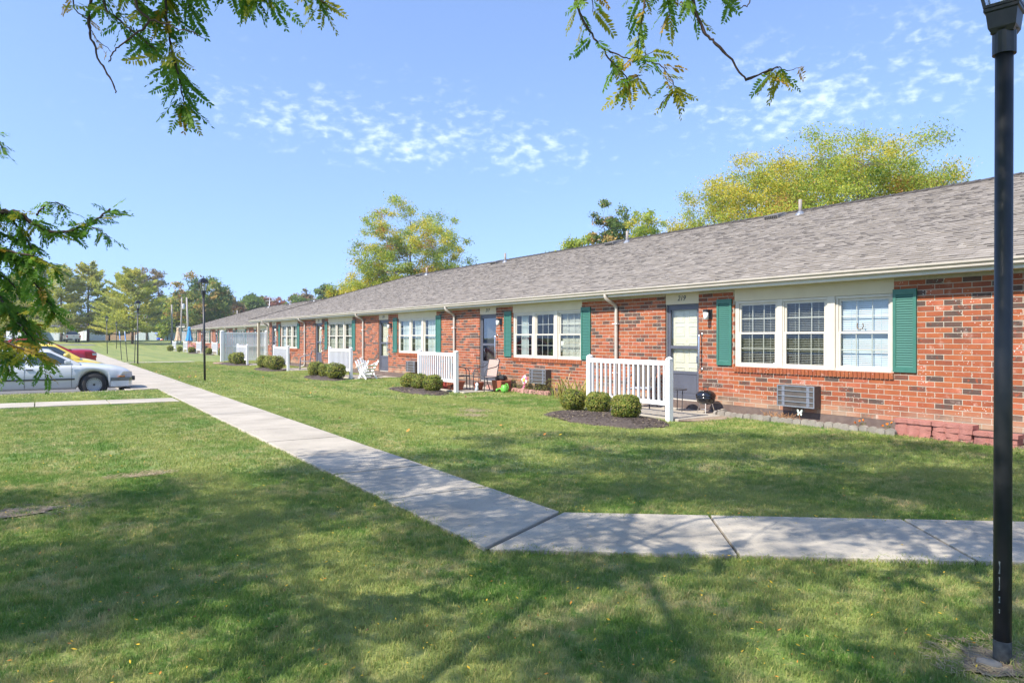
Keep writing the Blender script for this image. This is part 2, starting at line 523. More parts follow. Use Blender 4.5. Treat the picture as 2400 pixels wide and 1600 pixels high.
class MB:
    def __init__(s):
        s.v, s.f, s.m = [], [], []

    def face(s, pts, m=0):
        b = len(s.v)
        s.v.extend([tuple(p) for p in pts])
        s.f.append(tuple(range(b, b + len(pts))))
        s.m.append(m)

    def hexa(s, c, m=0, skip=()):
        """eight corners: bottom ring 0-3, top ring 4-7"""
        b = len(s.v)
        s.v.extend([tuple(p) for p in c])
        for i, q in enumerate(((0, 3, 2, 1), (4, 5, 6, 7), (0, 1, 5, 4), (1, 2, 6, 5), (2, 3, 7, 6), (3, 0, 4, 7))):
            if i in skip:
                continue
            s.f.append(tuple(b + k for k in q))
            s.m.append(m)

    def box(s, x0, x1, y0, y1, z0, z1, m=0, skip=()):
        s.hexa([(x0, y0, z0), (x1, y0, z0), (x1, y1, z0), (x0, y1, z0), (x0, y0, z1), (x1, y0, z1), (x1, y1, z1), (x0, y1, z1)], m, skip)

    def bar(s, p0, p1, w, h, m=0, up=(0, 0, 1)):
        p0, p1 = Vector(p0), Vector(p1)
        d = (p1 - p0).normalized()
        u = Vector(up)
        if abs(d.dot(u)) > 0.95:
            u = Vector((1, 0, 0))
        a = d.cross(u).normalized() * w / 2
        b = a.cross(d).normalized() * h / 2
        s.hexa([p0 - a - b, p0 + a - b, p1 + a - b, p1 - a - b, p0 - a + b, p0 + a + b, p1 + a + b, p1 - a + b], m)

    def path(s, pts, rad, n=8, m=0, cap=True):
        pts = [Vector(p) for p in pts]
        if isinstance(rad, (int, float)):
            rad = [rad] * len(pts)
        rings = []
        prev = None
        for i, p in enumerate(pts):
            d = (pts[min(i + 1, len(pts) - 1)] - pts[max(i - 1, 0)])
            if d.length < 1e-9:
                d = Vector((0, 0, 1))
            d.normalize()
            if prev is None:
                u = Vector((1, 0, 0)) if abs(d.x) < 0.8 else Vector((0, 1, 0))
            else:
                u = prev
            a = (u - d * u.dot(d))
            if a.length < 1e-6:
                a = d.orthogonal()
            a.normalize()
            prev = a
            b = d.cross(a)
            base = len(s.v)
            for k in range(n):
                t = 2 * math.pi * k / n
                s.v.append(tuple(p + (a * math.cos(t) + b * math.sin(t)) * rad[i]))
            rings.append(base)
        for i in range(len(rings) - 1):
            for k in range(n):
                s.f.append((rings[i] + k, rings[i] + (k + 1) % n, rings[i + 1] + (k + 1) % n, rings[i + 1] + k))
                s.m.append(m)
        if cap:
            s.f.append(tuple(rings[0] + k for k in reversed(range(n))))
            s.f.append(tuple(rings[-1] + k for k in range(n)))
            s.m.extend((m, m))

    def lathe(s, prof, n=20, c=(0, 0, 0), m=0, axis='z', cap=True):
        rings = []
        for r, z in prof:
            b = len(s.v)
            for k in range(n):
                t = 2 * math.pi * k / n
                x, y = r * math.cos(t), r * math.sin(t)
                q = (x, y, z) if axis == 'z' else ((z, x, y) if axis == 'x' else (x, z, y))
                s.v.append((q[0] + c[0], q[1] + c[1], q[2] + c[2]))
            rings.append(b)
        for i in range(len(rings) - 1):
            for k in range(n):
                q = (rings[i] + k, rings[i] + (k + 1) % n, rings[i + 1] + (k + 1) % n, rings[i + 1] + k)
                s.f.append(q if axis != 'y' else q[::-1])
                s.m.append(m)
        if cap and prof[0][0] > 1e-4:
            s.f.append(tuple(rings[0] + k for k in reversed(range(n))))
            s.m.append(m)
        if cap and prof[-1][0] > 1e-4:
            s.f.append(tuple(rings[-1] + k for k in range(n)))
            s.m.append(m)

    def prism(s, poly, axis, a, b, m=0):
        """poly of 2-D points extruded along an axis from a to b"""
        def P(u, v, w):
            return {'x': (w, u, v), 'y': (u, w, v), 'z': (u, v, w)}[axis]
        n = len(poly)
        base = len(s.v)
        for w in (a, b):
            for u, v in poly:
                s.v.append(P(u, v, w))
        for k in range(n):
            s.f.append((base + k, base + (k + 1) % n, base + n + (k + 1) % n, base + n + k))
            s.m.append(m)
        s.f.append(tuple(base + k for k in reversed(range(n))))
        s.f.append(tuple(base + n + k for k in range(n)))
        s.m.extend((m, m))

    def mesh(s, name, mats, smooth=False):
        me = bpy.data.meshes.new(name)
        me.from_pydata(s.v, [], s.f)
        for m in (mats if isinstance(mats, (list, tuple)) else [mats]):
            me.materials.append(m)
        if any(s.m):
            me.polygons.foreach_set('material_index', s.m)
        if smooth:
            me.polygons.foreach_set('use_smooth', [True] * len(s.f))
        me.update()
        return me

    def obj(s, name, mats, parent=None, loc=(0, 0, 0), rot=(0, 0, 0), smooth=False, bevel=0.0, fixn=False):
        me = s.mesh(name, mats, smooth)
        if fixn:
            import bmesh
            bm = bmesh.new()
            bm.from_mesh(me)
            bmesh.ops.recalc_face_normals(bm, faces=bm.faces)
            bm.to_mesh(me)
            bm.free()
        return put(name, me, parent, loc, rot, bevel)


def put(name, me, parent=None, loc=(0, 0, 0), rot=(0, 0, 0), bevel=0.0):
    o = bpy.data.objects.new(name, me)
    COL.objects.link(o)
    o.location = loc
    o.rotation_euler = rot
    if parent:
        o.parent = parent
    if bevel:
        b = o.modifiers.new('bevel', 'BEVEL')
        b.width = bevel
        b.segments = 2
        b.limit_method = 'ANGLE'
    return o


def thing(name, label, cat, loc=(0, 0, 0), rotz=0.0, group=None):
    o = bpy.data.objects.new(name, None)
    COL.objects.link(o)
    o.empty_display_size = 0.2
    o.location = loc
    o.rotation_euler = (0, 0, rotz)
    return tag(o, label, cat, group)


def tag(o, label=None, cat=None, group=None, kind=None):
    if label:
        o['label'] = label
    if cat:
        o['category'] = cat
    if group:
        o['group'] = group
    if kind:
        o['kind'] = kind
    return o


def dup(root, loc, rotz=None, label=None, group=None):
    def cp(o, par):
        c = o.copy()
        COL.objects.link(c)
        if par:
            c.parent = par
        for ch in list(o.children):
            cp(ch, c)
        return c
    r = cp(root, None)
    r.location = loc
    if rotz is not None:
        r.rotation_euler = (0, 0, rotz)
    if label:
        r['label'] = label
    if group:
        r['group'] = group
    return r


def at(px, Z):
    """ground position at a bearing and depth, as measured on site"""
    xc = (px - 1200) / 1700 * Z
    return (xc * math.cos(YAW) + Z * math.sin(YAW), -xc * math.sin(YAW) + Z * math.cos(YAW))


def at3(px, py, Z):
    x, y = at(px, Z)
    return Vector((x, y, EYE + (792 - py) * Z / 1700))


def gz(y):
    t = min(max((y - 95) / 55, 0), 1)
    return 1.15 * t * t * (3 - 2 * t)
# ------------------------------------------------------------------ ground, paths, parking
PX0, PX1, PY0, PY1 = -45.0, 2.2, 24.7, 62.0     # parking bay
gm = MB()
xs = [-700, -200, -90, PX0, -20, PX1, 8.8, 10, 11.2, 15, 40, 90, 250, 800]
MND = {8.8: 0, 10: .025, 11.2: .055, 15: .055}
ys = [-200, -40, 0, PY0, PY1, 80, 95] + [95 + 5.5 * i for i in range(1, 11)] + [200, 320, 600, 1200]
for i in range(len(xs) - 1):
    for j in range(len(ys) - 1):
        if PX0 <= xs[i] and xs[i + 1] <= PX1 and PY0 <= ys[j] and ys[j + 1] <= PY1:
            continue
        q = [(xs[i], ys[j]), (xs[i + 1], ys[j]), (xs[i + 1], ys[j + 1]), (xs[i], ys[j + 1])]
        gm.face([(x, y, gz(y) + (MND.get(x, 0) if -50 < y < 65 else 0)) for x, y in q])
tag(gm.obj('lawn', LAWN, smooth=True), 'green lawn with dry straw patches around the paths', kind='structure')
pk = MB()
pk.face([(PX0, PY0, -.12), (PX1, PY0, -.12), (PX1, PY1, -.12), (PX0, PY1, -.12)])
tag(pk.obj('parking_lot', ASPH), 'grey asphalt parking lot', kind='structure')
for i, py in enumerate((28.4, 32.9, 36.6, 39.6, 42.6)):
    b = MB()
    b.box(-3.2, 1.9, py - .05, py + .05, -.118, -.112)
    tag(b.obj('parking_line', WHITE), 'painted white line between parking bays', kind='structure')
kb = MB()
kb.box(PX0, PX1, PY0 - .15, PY0, -.2, .012)
kb.box(PX1 - .002, PX1 + .16, PY0 - .15, PY1, -.2, .026)
kb.box(PX0, PX1 + .16, PY1, PY1 + .15, -.2, .012)
tag(kb.obj('kerb', CONC, bevel=.012), 'concrete kerb round the parking lot', kind='structure')


def slab_row(root, left, right, cuts, z=.035, gap=.022):
    """slabs between two edge lines; cuts are pairs of end points (left, right)"""
    for a, b in zip(cuts[:-1], cuts[1:]):
        p = [Vector((*a[0], 0)), Vector((*a[1], 0)), Vector((*b[1], 0)), Vector((*b[0], 0))]
        d1 = (p[3] - p[0]).normalized() * gap / 2
        d2 = (p[2] - p[1]).normalized() * gap / 2
        p = [p[0] + d1, p[1] + d2, p[2] - d2, p[3] - d1]
        c = sum(p, Vector()) / 4
        dz = random.uniform(-.003, .003)
        m = MB()
        m.hexa([(q.x - c.x, q.y - c.y, -.12) for q in p] + [(q.x - c.x, q.y - c.y, z + dz) for q in p], skip=(0,))
        m.obj('slab', CONC, root, (c.x, c.y, 0), bevel=.008, fixn=True)


walk = tag(thing('sidewalk', None, None), 'pale concrete sidewalk of poured slabs with dark joints', kind='structure')
LX = lambda y: 2.77 + .015 * (y - 5) if y < 24.55 else PX1 + .17
RX = lambda y: 3.9 + .015 * (y - 5.2)
cuts = [((2.77, 4.59), (3.9, 5.18))]
y = 6.5
while y < 100:
    cuts.append(((LX(y), y), (RX(y), y)))
    y += 1.52 if y < 24 else (2.4 if y < 50 else 5)
    if 24 < y < 25.5:
        cuts.append(((LX(24.54), 24.54), (RX(24.54), 24.54)))
        cuts.append(((PX1 + .17, 24.55), (RX(24.55), 24.55)))
        y = 26.2
slab_row(walk, None, None, [c for i, c in enumerate(cuts)], gap=.042)
dv = Vector((.785, -.62))
cuts = [((2.77, 4.57), (3.91, 5.165))]
d = 1.30
for k in range(7):
    r = Vector((3.9, 5.18)) + dv * d
    l = r + Vector((-.62, -.785)) * 1.16
    cuts.append(((l.x, l.y), (r.x, r.y)))
    d += 1.62
slab_row(walk, None, None, cuts)
path2 = tag(thing('path', None, None), 'narrow concrete path leading left towards the drive', kind='structure')
cuts = []
for k in range(9):
    x = 2.93 - k * 1.5
    cuts.append(((x, 19.45 + .10 * k + .02), (x, 20.6 + .17 * k)))
slab_row(path2, None, None, cuts, z=.033)
pad = tag(thing('path', None, None), 'short concrete strip joining the sidewalk beside the lamp', kind='structure')
slab_row(pad, None, None, [((4.62, 51.2), (4.62, 52.3)), ((6.6, 51.2), (6.6, 52.3)), ((8.6, 51.2), (8.6, 52.3))])

# joint soil shows dark between slabs
js = MB()
js.face([(2.78, 4.6, .006), (3.89, 5.17, .006), (RX(40) - .02, 40, .006), (2.4, 40, .006), (2.4, 24.6, .006), (LX(24) + .02, 24.5, .006)])
r = Vector((3.9, 5.18)) + dv * 11
js.face([(2.78, 4.58, .007), (r.x - .71, r.y - .9, .007), (r.x, r.y, .007), (3.9, 5.17, .007)])
tag(js.obj('soil_bed', mk('joint_dirt', (.05, .04, .03), (.09, .07, .05), 20, .95, coord='POS')), 'dark dirt showing in the sidewalk joints', kind='structure')

# driveway and street in front of the far houses
dr = MB()
for a, b in ((150, 156), (156, 170)):
    pass
p0, p1 = at(150, 108), at(192, 108)
p2, p3 = at(215, 150), at(120, 150)
dr.face([(*p0, gz(p0[1]) + .02), (*p1, gz(p1[1]) + .02), (*p2, gz(p2[1]) + .06), (*p3, gz(p3[1]) + .06)])
tag(dr.obj('driveway', CONC), 'pale driveway under the pickup truck', kind='structure')
st = MB()
pa, pb = at(-80, 100), at(214, 104)
st.face([(pa[0], pa[1], gz(pa[1]) + .015), (pb[0], pb[1], gz(pb[1]) + .015), (pb[0] + 1, pb[1] + 3.2, gz(pb[1] + 3.2) + .02), (pa[0], pa[1] + 3.2, gz(pa[1] + 3.2) + .02)])
tag(st.obj('road', ASPH), 'narrow road behind the parked cars', kind='structure')

NLX, NLY = at(2349, 3.53)
# worn bare places in the lawn
for bx_, by_, ra_, rb_, lb_ in ((-.25, 7.9, .62, .26, 'bare straw-coloured patch in the lawn at the left'), (1.0, 9.3, .30, .14, 'small bare patch in the left lawn'), (NLX - .03, NLY + .02, .26, .20, 'bare soil round the foot of the near lamp post'),
                          (7.9, 13.6, .28, .38, 'pale bare spot in the lawn before the porch'), (7.4, 12.8, .22, .33, 'second pale bare spot in the lawn')):
    sp_ = MB()
    k_ = 28
    sp_.face([(.72 * ra_ * (1 + .22 * math.sin(3 * t + bx_) + .14 * math.sin(7 * t)) * math.cos(t), .72 * rb_ * (1 + .22 * math.cos(4 * t + by_) + .12 * math.sin(9 * t)) * math.sin(t), 0) for t in [2 * math.pi * q / k_ for q in range(k_)]])
    for q in range(420):
        t, f = random.uniform(0, 6.283), random.random() ** .5 * 1.35
        c = Vector((ra_ * f * math.cos(t), rb_ * f * math.sin(t), .006))
        a = random.uniform(0, 3.14)
        l = random.uniform(.015, .07)
        d = Vector((math.cos(a), math.sin(a), random.uniform(-.05, .25)))
        sp_.bar(c, c + d * l, .003, .002, 1)
    tag(sp_.obj('bare_patch', [SOIL, STRAW], loc=(bx_, by_, .012)), lb_, kind='stuff')

# ------------------------------------------------------------------ the long brick apartment building
CRS, BZ0, BLEN = .084, .24, .268
UNIT = 8.08


def brick_shapes():
    out = []
    for i, m in enumerate(BRICK):
        b = MB()
        h, l, d = CRS - .013, BLEN - .013, .1
        b.box(0, d, -l / 2, l / 2, -h / 2, h / 2, skip=(3,))
        out.append(b.mesh('brick', m))
    return out


BRK = brick_shapes()
SHUT_SLAT = None


def shutter(root, y, z0=1.03, z1=2.365, w=.375, fine=True):
    """louvred shutter with its near edge at y"""
    m = MB()
    t = .032
    m.box(-t, 0, y, y + .05, z0, z1)
    m.box(-t, 0, y + w - .05, y + w, z0, z1)
    m.box(-t + .002, 0, y + .05, y + w - .05, z0, z0 + .085)
    m.box(-t + .002, 0, y + .05, y + w - .05, z1 - .085, z1)
    m.box(-.006, 0, y + .05, y + w - .05, z0 + .085, z1 - .085)
    n = 30
    hh = (z1 - z0 - .17) / n
    global SHUT_SLAT
    if SHUT_SLAT is None:
        b = MB()
        b.hexa([(-.026, 0, -hh * .5), (-.020, 0, -hh * .56), (-.020, w - .1, -hh * .56), (-.026, w - .1, -hh * .5),
                (-.012, 0, hh * .42), (-.006, 0, hh * .36), (-.006, w - .1, hh * .36), (-.012, w - .1, hh * .42)])
        SHUT_SLAT = b.mesh('slat', SHUT)
    if fine:
        o = m.obj('shutter', SHUT, root)
        for k in range(n):
            put('slat', SHUT_SLAT, o, (0, y + .05, z0 + .085 + hh * (k + .5)))
    else:
        for k in range(0, n, 2):
            z = z0 + .085 + hh * (k + 1)
            m.box(-.024, -.008, y + .05, y + w - .05, z - hh * .7, z + hh * .5)
        o = m.obj('shutter', SHUT, root)
    return o


def sash(y0, y1, z0, z1, x, par, pane_mat=None, fine=True):
    m = MB()
    fw = .038
    m.box(x, x + .03, y0, y0 + fw, z0, z1)
    m.box(x, x + .03, y1 - fw, y1, z0, z1)
    m.box(x + .001, x + .029, y0 + fw, y1 - fw, z0, z0 + fw)
    m.box(x + .001, x + .029, y0 + fw, y1 - fw, z1 - fw, z1)
    a, b, c, d = y0 + fw, y1 - fw, z0 + fw, z1 - fw
    for k in (1, 2):
        q = a + (b - a) * k / 3
        m.box(x + .012, x + .019, q - .008, q + .008, c, d)
    q = (c + d) / 2
    m.box(x + .0125, x + .0185, a, b, q - .008, q + .008)
    m.obj('sash', TRIM, par)
    p = MB()
    p.face([(x + .008, a, c), (x + .008, a, d), (x + .008, b, d), (x + .008, b, c)])
    p.obj('pane', pane_mat or GLASS, par)


def blind(par, y0, y1, z0, z1, x, kind):
    m = MB()
    if kind in ('open', 'closed', 'half'):
        n = 36
        hh = (z1 - z0) / n
        tilt = {'open': .25, 'closed': 1.1, 'half': .8}[kind]
        wd = .0165 if kind == 'closed' else (.009 if kind == 'open' else .013)
        for k in range(n):
            z = z0 + hh * (k + .5)
            dx, dz = wd * math.cos(tilt), wd * math.sin(tilt)
            m.face([(x - dx, y0, z - dz), (x + dx, y0, z + dz), (x + dx, y1, z + dz), (x - dx, y1, z - dz)])
        m.box(x - .02, x + .02, y0, y1, z1, z1 + .03)
        for t in (.2, .8):
            yy = y0 + (y1 - y0) * t
            m.box(x - .014, x - .012, yy - .002, yy + .002, z0, z1)
        m.obj('blind', BLINDC if kind == 'closed' else BLIND, par)
    elif kind in ('curtain', 'drape'):
        n = 60
        a, b = (y0, y1) if kind == 'curtain' else (y0 + (y1 - y0) * .42, y0 + (y1 - y0) * .86)
        for k in range(n):
            u0, u1 = k / n, (k + 1) / n
            f = lambda u: x + .03 + .018 * math.sin(u * 34) + .008 * math.sin(u * 71 + 1)
            m.face([(f(u0), a + (b - a) * u0, z0), (f(u1), a + (b - a) * u1, z0), (f(u1), a + (b - a) * u1, z1), (f(u0), a + (b - a) * u0, z1)])
        m.obj('curtain', CURT, par)


def window(root, u, kinds, fine=True):
    """triple double-hung window in the opening u+.37 .. u+3.60"""
    z0, z1 = 1.015, 2.31
    o0, o1 = u + .37, u + 3.60
    spans = [(u + .42, u + 1.40), (u + 1.585, u + 2.495), (u + 2.605, u + 3.535)]
    m = MB()
    x0, x1 = .012, .10
    # casing: jambs, sill, head, posts between the windows
    m.box(x0 + .02, x1, o0, spans[0][0], z0, z1)
    m.box(x0 - .004, x1, spans[0][1] + .02, spans[1][0] - .02, z0, z1)
    m.box(x0 + .01, x1, spans[1][1], spans[2][0], z0, z1)
    m.box(x0 + .02, x1, spans[2][1], o1, z0, z1)
    for a, b in spans:
        e0 = .02 if a == spans[1][0] else 0
        e1 = .02 if b == spans[0][1] else 0
        m.box(x0 + .008, x1 - .002, a - e0, b + e1, z0 - .003, z0 + .045)
        m.box(x0 + .012, x1 - .002, a - e0, b + e1, z1 - .05, z1 - .002)
        m.box(x0 + .022, x1 - .004, a - e0 + .0005, a + .03, z0 + .045, z1 - .05)
        m.box(x0 + .022, x1 - .004, b - .03, b + e1 - .0005, z0 + .045, z1 - .05)
    w = m.obj('window', TRIM, root, bevel=.004 if fine else 0)
    for (a, b), k in zip(spans, kinds):
        ym = 1.675
        sash(a + .031, b - .031, ym - .02, z1 - .051, .055, w, fine=fine)
        sash(a + .031, b - .031, z0 + .046, ym + .02, .040 - .002, w, fine=fine)
        blind(w, a + .05, b - .05, z0 + .05, z1 - .09, .125, k)
    r = MB()
    r.box(.101, 2.6, o0 - .6, o1 + .6, .35, 2.5, skip=(5,))
    ro = r.obj('room', ROOM, w)
    fr = MB()   # reveal between the outer wall and the room
    fr.box(.1005, .104, o0 - .6, o0 + .02, .35, 2.5)
    fr.box(.1005, .104, o1 - .02, o1 + .6, .35, 2.5)
    fr.box(.1005, .104, o0 + .02, o1 - .02, .35, z0 + .03)
    fr.box(.1005, .104, o0 + .02, o1 - .02, z1 - .03, 2.5)
    fr.obj('room_front', ROOM, w)
    return w


def text(name, body, size, mat, parent, loc, rot, shear=0.0, extrude=.004):
    cu = bpy.data.curves.new(name, 'FONT')
    cu.body = body
    cu.size = size
    cu.shear = shear
    cu.extrude = extrude
    cu.align_x = 'CENTER'
    cu.align_y = 'CENTER'
    cu.materials.append(mat)
    tmp = bpy.data.objects.new(name, cu)
    COL.objects.link(tmp)
    dg = bpy.context.evaluated_depsgraph_get()
    me = bpy.data.meshes.new_from_object(tmp.evaluated_get(dg))
    bpy.data.objects.remove(tmp)
    o = bpy.data.objects.new(name, me)
    COL.objects.link(o)
    o.location = loc
    o.rotation_euler = rot
    o.parent = parent
    return o


def door(root, u, number, kind, fine=True):
    """storm door in the opening u+4.53 .. u+5.50"""
    a, b = u + 4.545, u + 5.485
    z0, z1 = .262, 2.30
    xf = .062
    m = MB()
    m.box(xf, xf + .05, a, a + .085, z0, z1)
    m.box(xf, xf + .05, b - .085, b, z0, z1)
    m.box(xf + .001, xf + .049, a + .085, b - .085, z1 - .11, z1)
    m.box(xf + .001, xf + .049, a + .085, b - .085, z0 + .002, z0 + .10)
    m.box(xf + .003, xf + .047, a + .085, b - .085, 1.345, 1.415)       # meeting rail
    m.box(xf + .003, xf + .047, a + .085, b - .085, .80, .865)
    # outer frame
    m.box(xf - .012, xf + .02, a - .012, a + .03, z0, z1 + .012)
    m.box(xf - .012, xf + .02, b - .03, b + .012, z0, z1 + .012)
    m.box(xf - .011, xf + .02, a + .03, b - .03, z1 - .03, z1 + .012)
    d = m.obj('storm_door', SLATE, root, bevel=.004 if fine else 0)
    k = MB()
    k.box(xf + .015, xf + .03, a + .085, b - .085, z0 + .10, .80)
    k.box(xf + .010, xf + .014, a + .11, b - .11, z0 + .135, .77)
    k.obj('kick_panel', SLATE, d)
    g = DGLASS if kind == 'cream' else DARKGL
    for c, e in ((.866, 1.344), (1.416, z1 - .111)):
        p = MB()
        p.face([(xf + .02, a + .086, c), (xf + .02, a + .086, e), (xf + .02, b - .086, e), (xf + .02, b - .086, c)])
        p.obj('pane', g, d)
    h = MB()
    h.path([(xf - .012, a + .05, 1.20), (xf - .05, a + .05, 1.19), (xf - .05, a + .05, 1.06), (xf - .012, a + .05, 1.05)], .011, 8)
    h.box(xf - .016, xf, a + .03, a + .07, 1.0, 1.24)
    h.obj('handle', GREYM, d)
    # the panelled inner door
    i = MB()
    xi = .16
    if kind == 'cream':
        i.box(xi, xi + .04, a + .02, b - .02, z0, z1)
        W_ = b - a - .04
        for yy in (a + .02 + W_ * .13, a + .02 + W_ * .56):
            for zz, hh in ((.40, .55), (1.05, .42), (1.62, .22), (1.92, .25)):
                w_ = W_ * .31
                for (q0, q1, r0, r1) in ((yy, yy + w_, zz, zz + .02), (yy, yy + w_, zz + hh - .02, zz + hh), (yy, yy + .02, zz + .02, zz + hh - .02), (yy + w_ - .02, yy + w_, zz + .02, zz + hh - .02)):
                    i.box(xi - .010, xi + .001, q0, q1, r0, r1)
                i.box(xi - .006, xi + .001, yy + .045, yy + w_ - .045, zz + .045, zz + hh - .045)
        i.lathe([(0, -.006), (.012, -.004), (.012, .002)], 10, (xi - .004, (a + b) / 2, 1.52), axis='x')
        io = i.obj('inner_door', DOORC, root)
    else:
        i.box(xi + .02, xi + 1.6, a - .2, b + .6, .2, 2.45, skip=(5,))
        io = i.obj('hallway', ROOM, d)
        j = MB()
        j.hexa([(xi + .05, b - .05, z0), (xi + .09, b - .02, z0), (xi + .75, b - .55, z0), (xi + .71, b - .58, z0),
                (xi + .05, b - .05, 2.2), (xi + .09, b - .02, 2.2), (xi + .75, b - .55, 2.2), (xi + .71, b - .58, 2.2)])
        j.obj('inner_door', DOORC, root)
    # brick-mould strips and number board
    t = MB()
    t.box(.03, .10, u + 4.531, a - .0125, z0, z1 + .013)
    t.box(.03, .10, b + .0125, u + 5.499, z0, z1 + .013)
    t.box(.05, .16, a - .0125, b + .0125, .236, .2615)
    t.obj('door_trim', TRIM, root)
    nb = MB()
    nb.box(.012, .10, u + 4.531, u + 5.499, z1 + .0135, 2.60)
    bo = nb.obj('number_board', CREAM, root)
    if number:
        text('house_number', number, .155, BLACKM, bo, (.009, u + 5.03, 2.435), (R(90), 0, R(-90)), .28)


def sconce(root, y, fine=True):
    m = MB()
    m.box(-.03, -.001, y - .065, y + .065, 1.98, 2.17)
    m.box(-.13, -.03, y - .03, y + .03, 2.135, 2.16)
    m.lathe([(.002, 2.175), (.057, 2.168), (.060, 2.115), (.055, 2.112)][::-1], 16, (-.125, y, 0))
    o = m.obj('wall_lamp', BLACKM, root, smooth=False, bevel=.004 if fine else 0)
    s = MB()
    s.lathe([(.002, 1.955), (.050, 1.958), (.052, 2.112), (.002, 2.114)], 18, (-.125, y, 0))
    s.obj('lamp_shade', FROST, o, smooth=True)


def grab_bar(root, y):
    m = MB()
    z0, z1 = .93, 1.66
    pts = [(-.005, y, z0)] + [(-.06 - .03 * math.cos(t), y, z0 + .06 - .06 * math.sin(R(90) - t + R(0))) for t in ()] + \
          [(-.055, y, z0 + .008), (-.082, y, z0 + .035), (-.085, y, z0 + .08), (-.085, y, z1 - .08), (-.082, y, z1 - .035), (-.055, y, z1 - .008), (-.005, y, z1)]
    m.path(pts, .017, 10)
    for z in (z0, z1):
        m.lathe([(.036, -.012), (.036, -.001)], 14, (0, y, z), axis='x')
    m.obj('grab_bar', CHROME, root, smooth=True)


def aircon(root, y0, y1, fine=True):
    z0, z1 = .335, .725
    o = MB()
    o.box(-.19, 0, y0, y1, z0, z1)
    body = o.obj('air_conditioner', DKGREY, root, bevel=.006 if fine else 0)
    f = MB()
    x = -.2
    f.box(x, x + .012, y0, y0 + .022, z0, z1)
    f.box(x, x + .012, y1 - .022, y1, z0, z1)
    f.box(x, x + .011, y0 + .022, y1 - .022, z0, z0 + .022)
    f.box(x, x + .011, y0 + .022, y1 - .022, z1 - .022, z1)
    for k in range(1, 4):
        z = z0 + (z1 - z0) * k / 4
        f.box(x - .004, x + .01, y0 + .022, y1 - .022, z - .008, z + .008)
    f.obj('grille', GREYM, body)
    c = MB()
    n = 44
    for k in range(n):
        yy = y0 + .05 + (y1 - y0 - .1) * k / n
        c.box(x + .0115, x + .0135, yy, yy + .006, z0 + .02, z1 - .02)
    c.box(x + .0137, x + .0145, y0 + .02, y1 - .02, z0 + .02, z1 - .02)
    c.box(x + .004, x + .0110, y0 + .10, y0 + .16, z0 + .023, z1 - .023)
    c.box(x + .004, x + .0110, y1 - .16, y1 - .10, z0 + .023, z1 - .023)
    c.obj('fins', mk('condenser_fins', (.16, .17, .21), (.24, .25, .29), 30, .5, metal=.3), body)


def downspout(root, y, x_g=-.36, zt=2.59, splash=False):
    m = MB()
    pts = [(x_g, y + .02, zt + .05), (x_g, y + .02, zt - .03), (x_g + .02, y, zt - .09), (x_g + .14, y - .01, zt - .155), (-.09, y - .02, zt - .22), (-.055, y - .02, zt - .28), (-.052, y - .02, zt - .35), (-.052, y - .02, .30)]
    if splash:
        pts += [(-.06, y - .02, .20), (-.10, y, .13), (-.28, y + .1, .08)]
    else:
        pts += [(-.052, y - .02, .06)]
    m.path(pts, .043, 8)
    o = m.obj('downspout', GUTTER, root, smooth=True)
    for z in (1.92, .75):
        s = MB()
        s.box(-.1, -.004, y - .085, y + .07, z - .012, z + .012)
        s.obj('strap', WHITE, o)
    return o


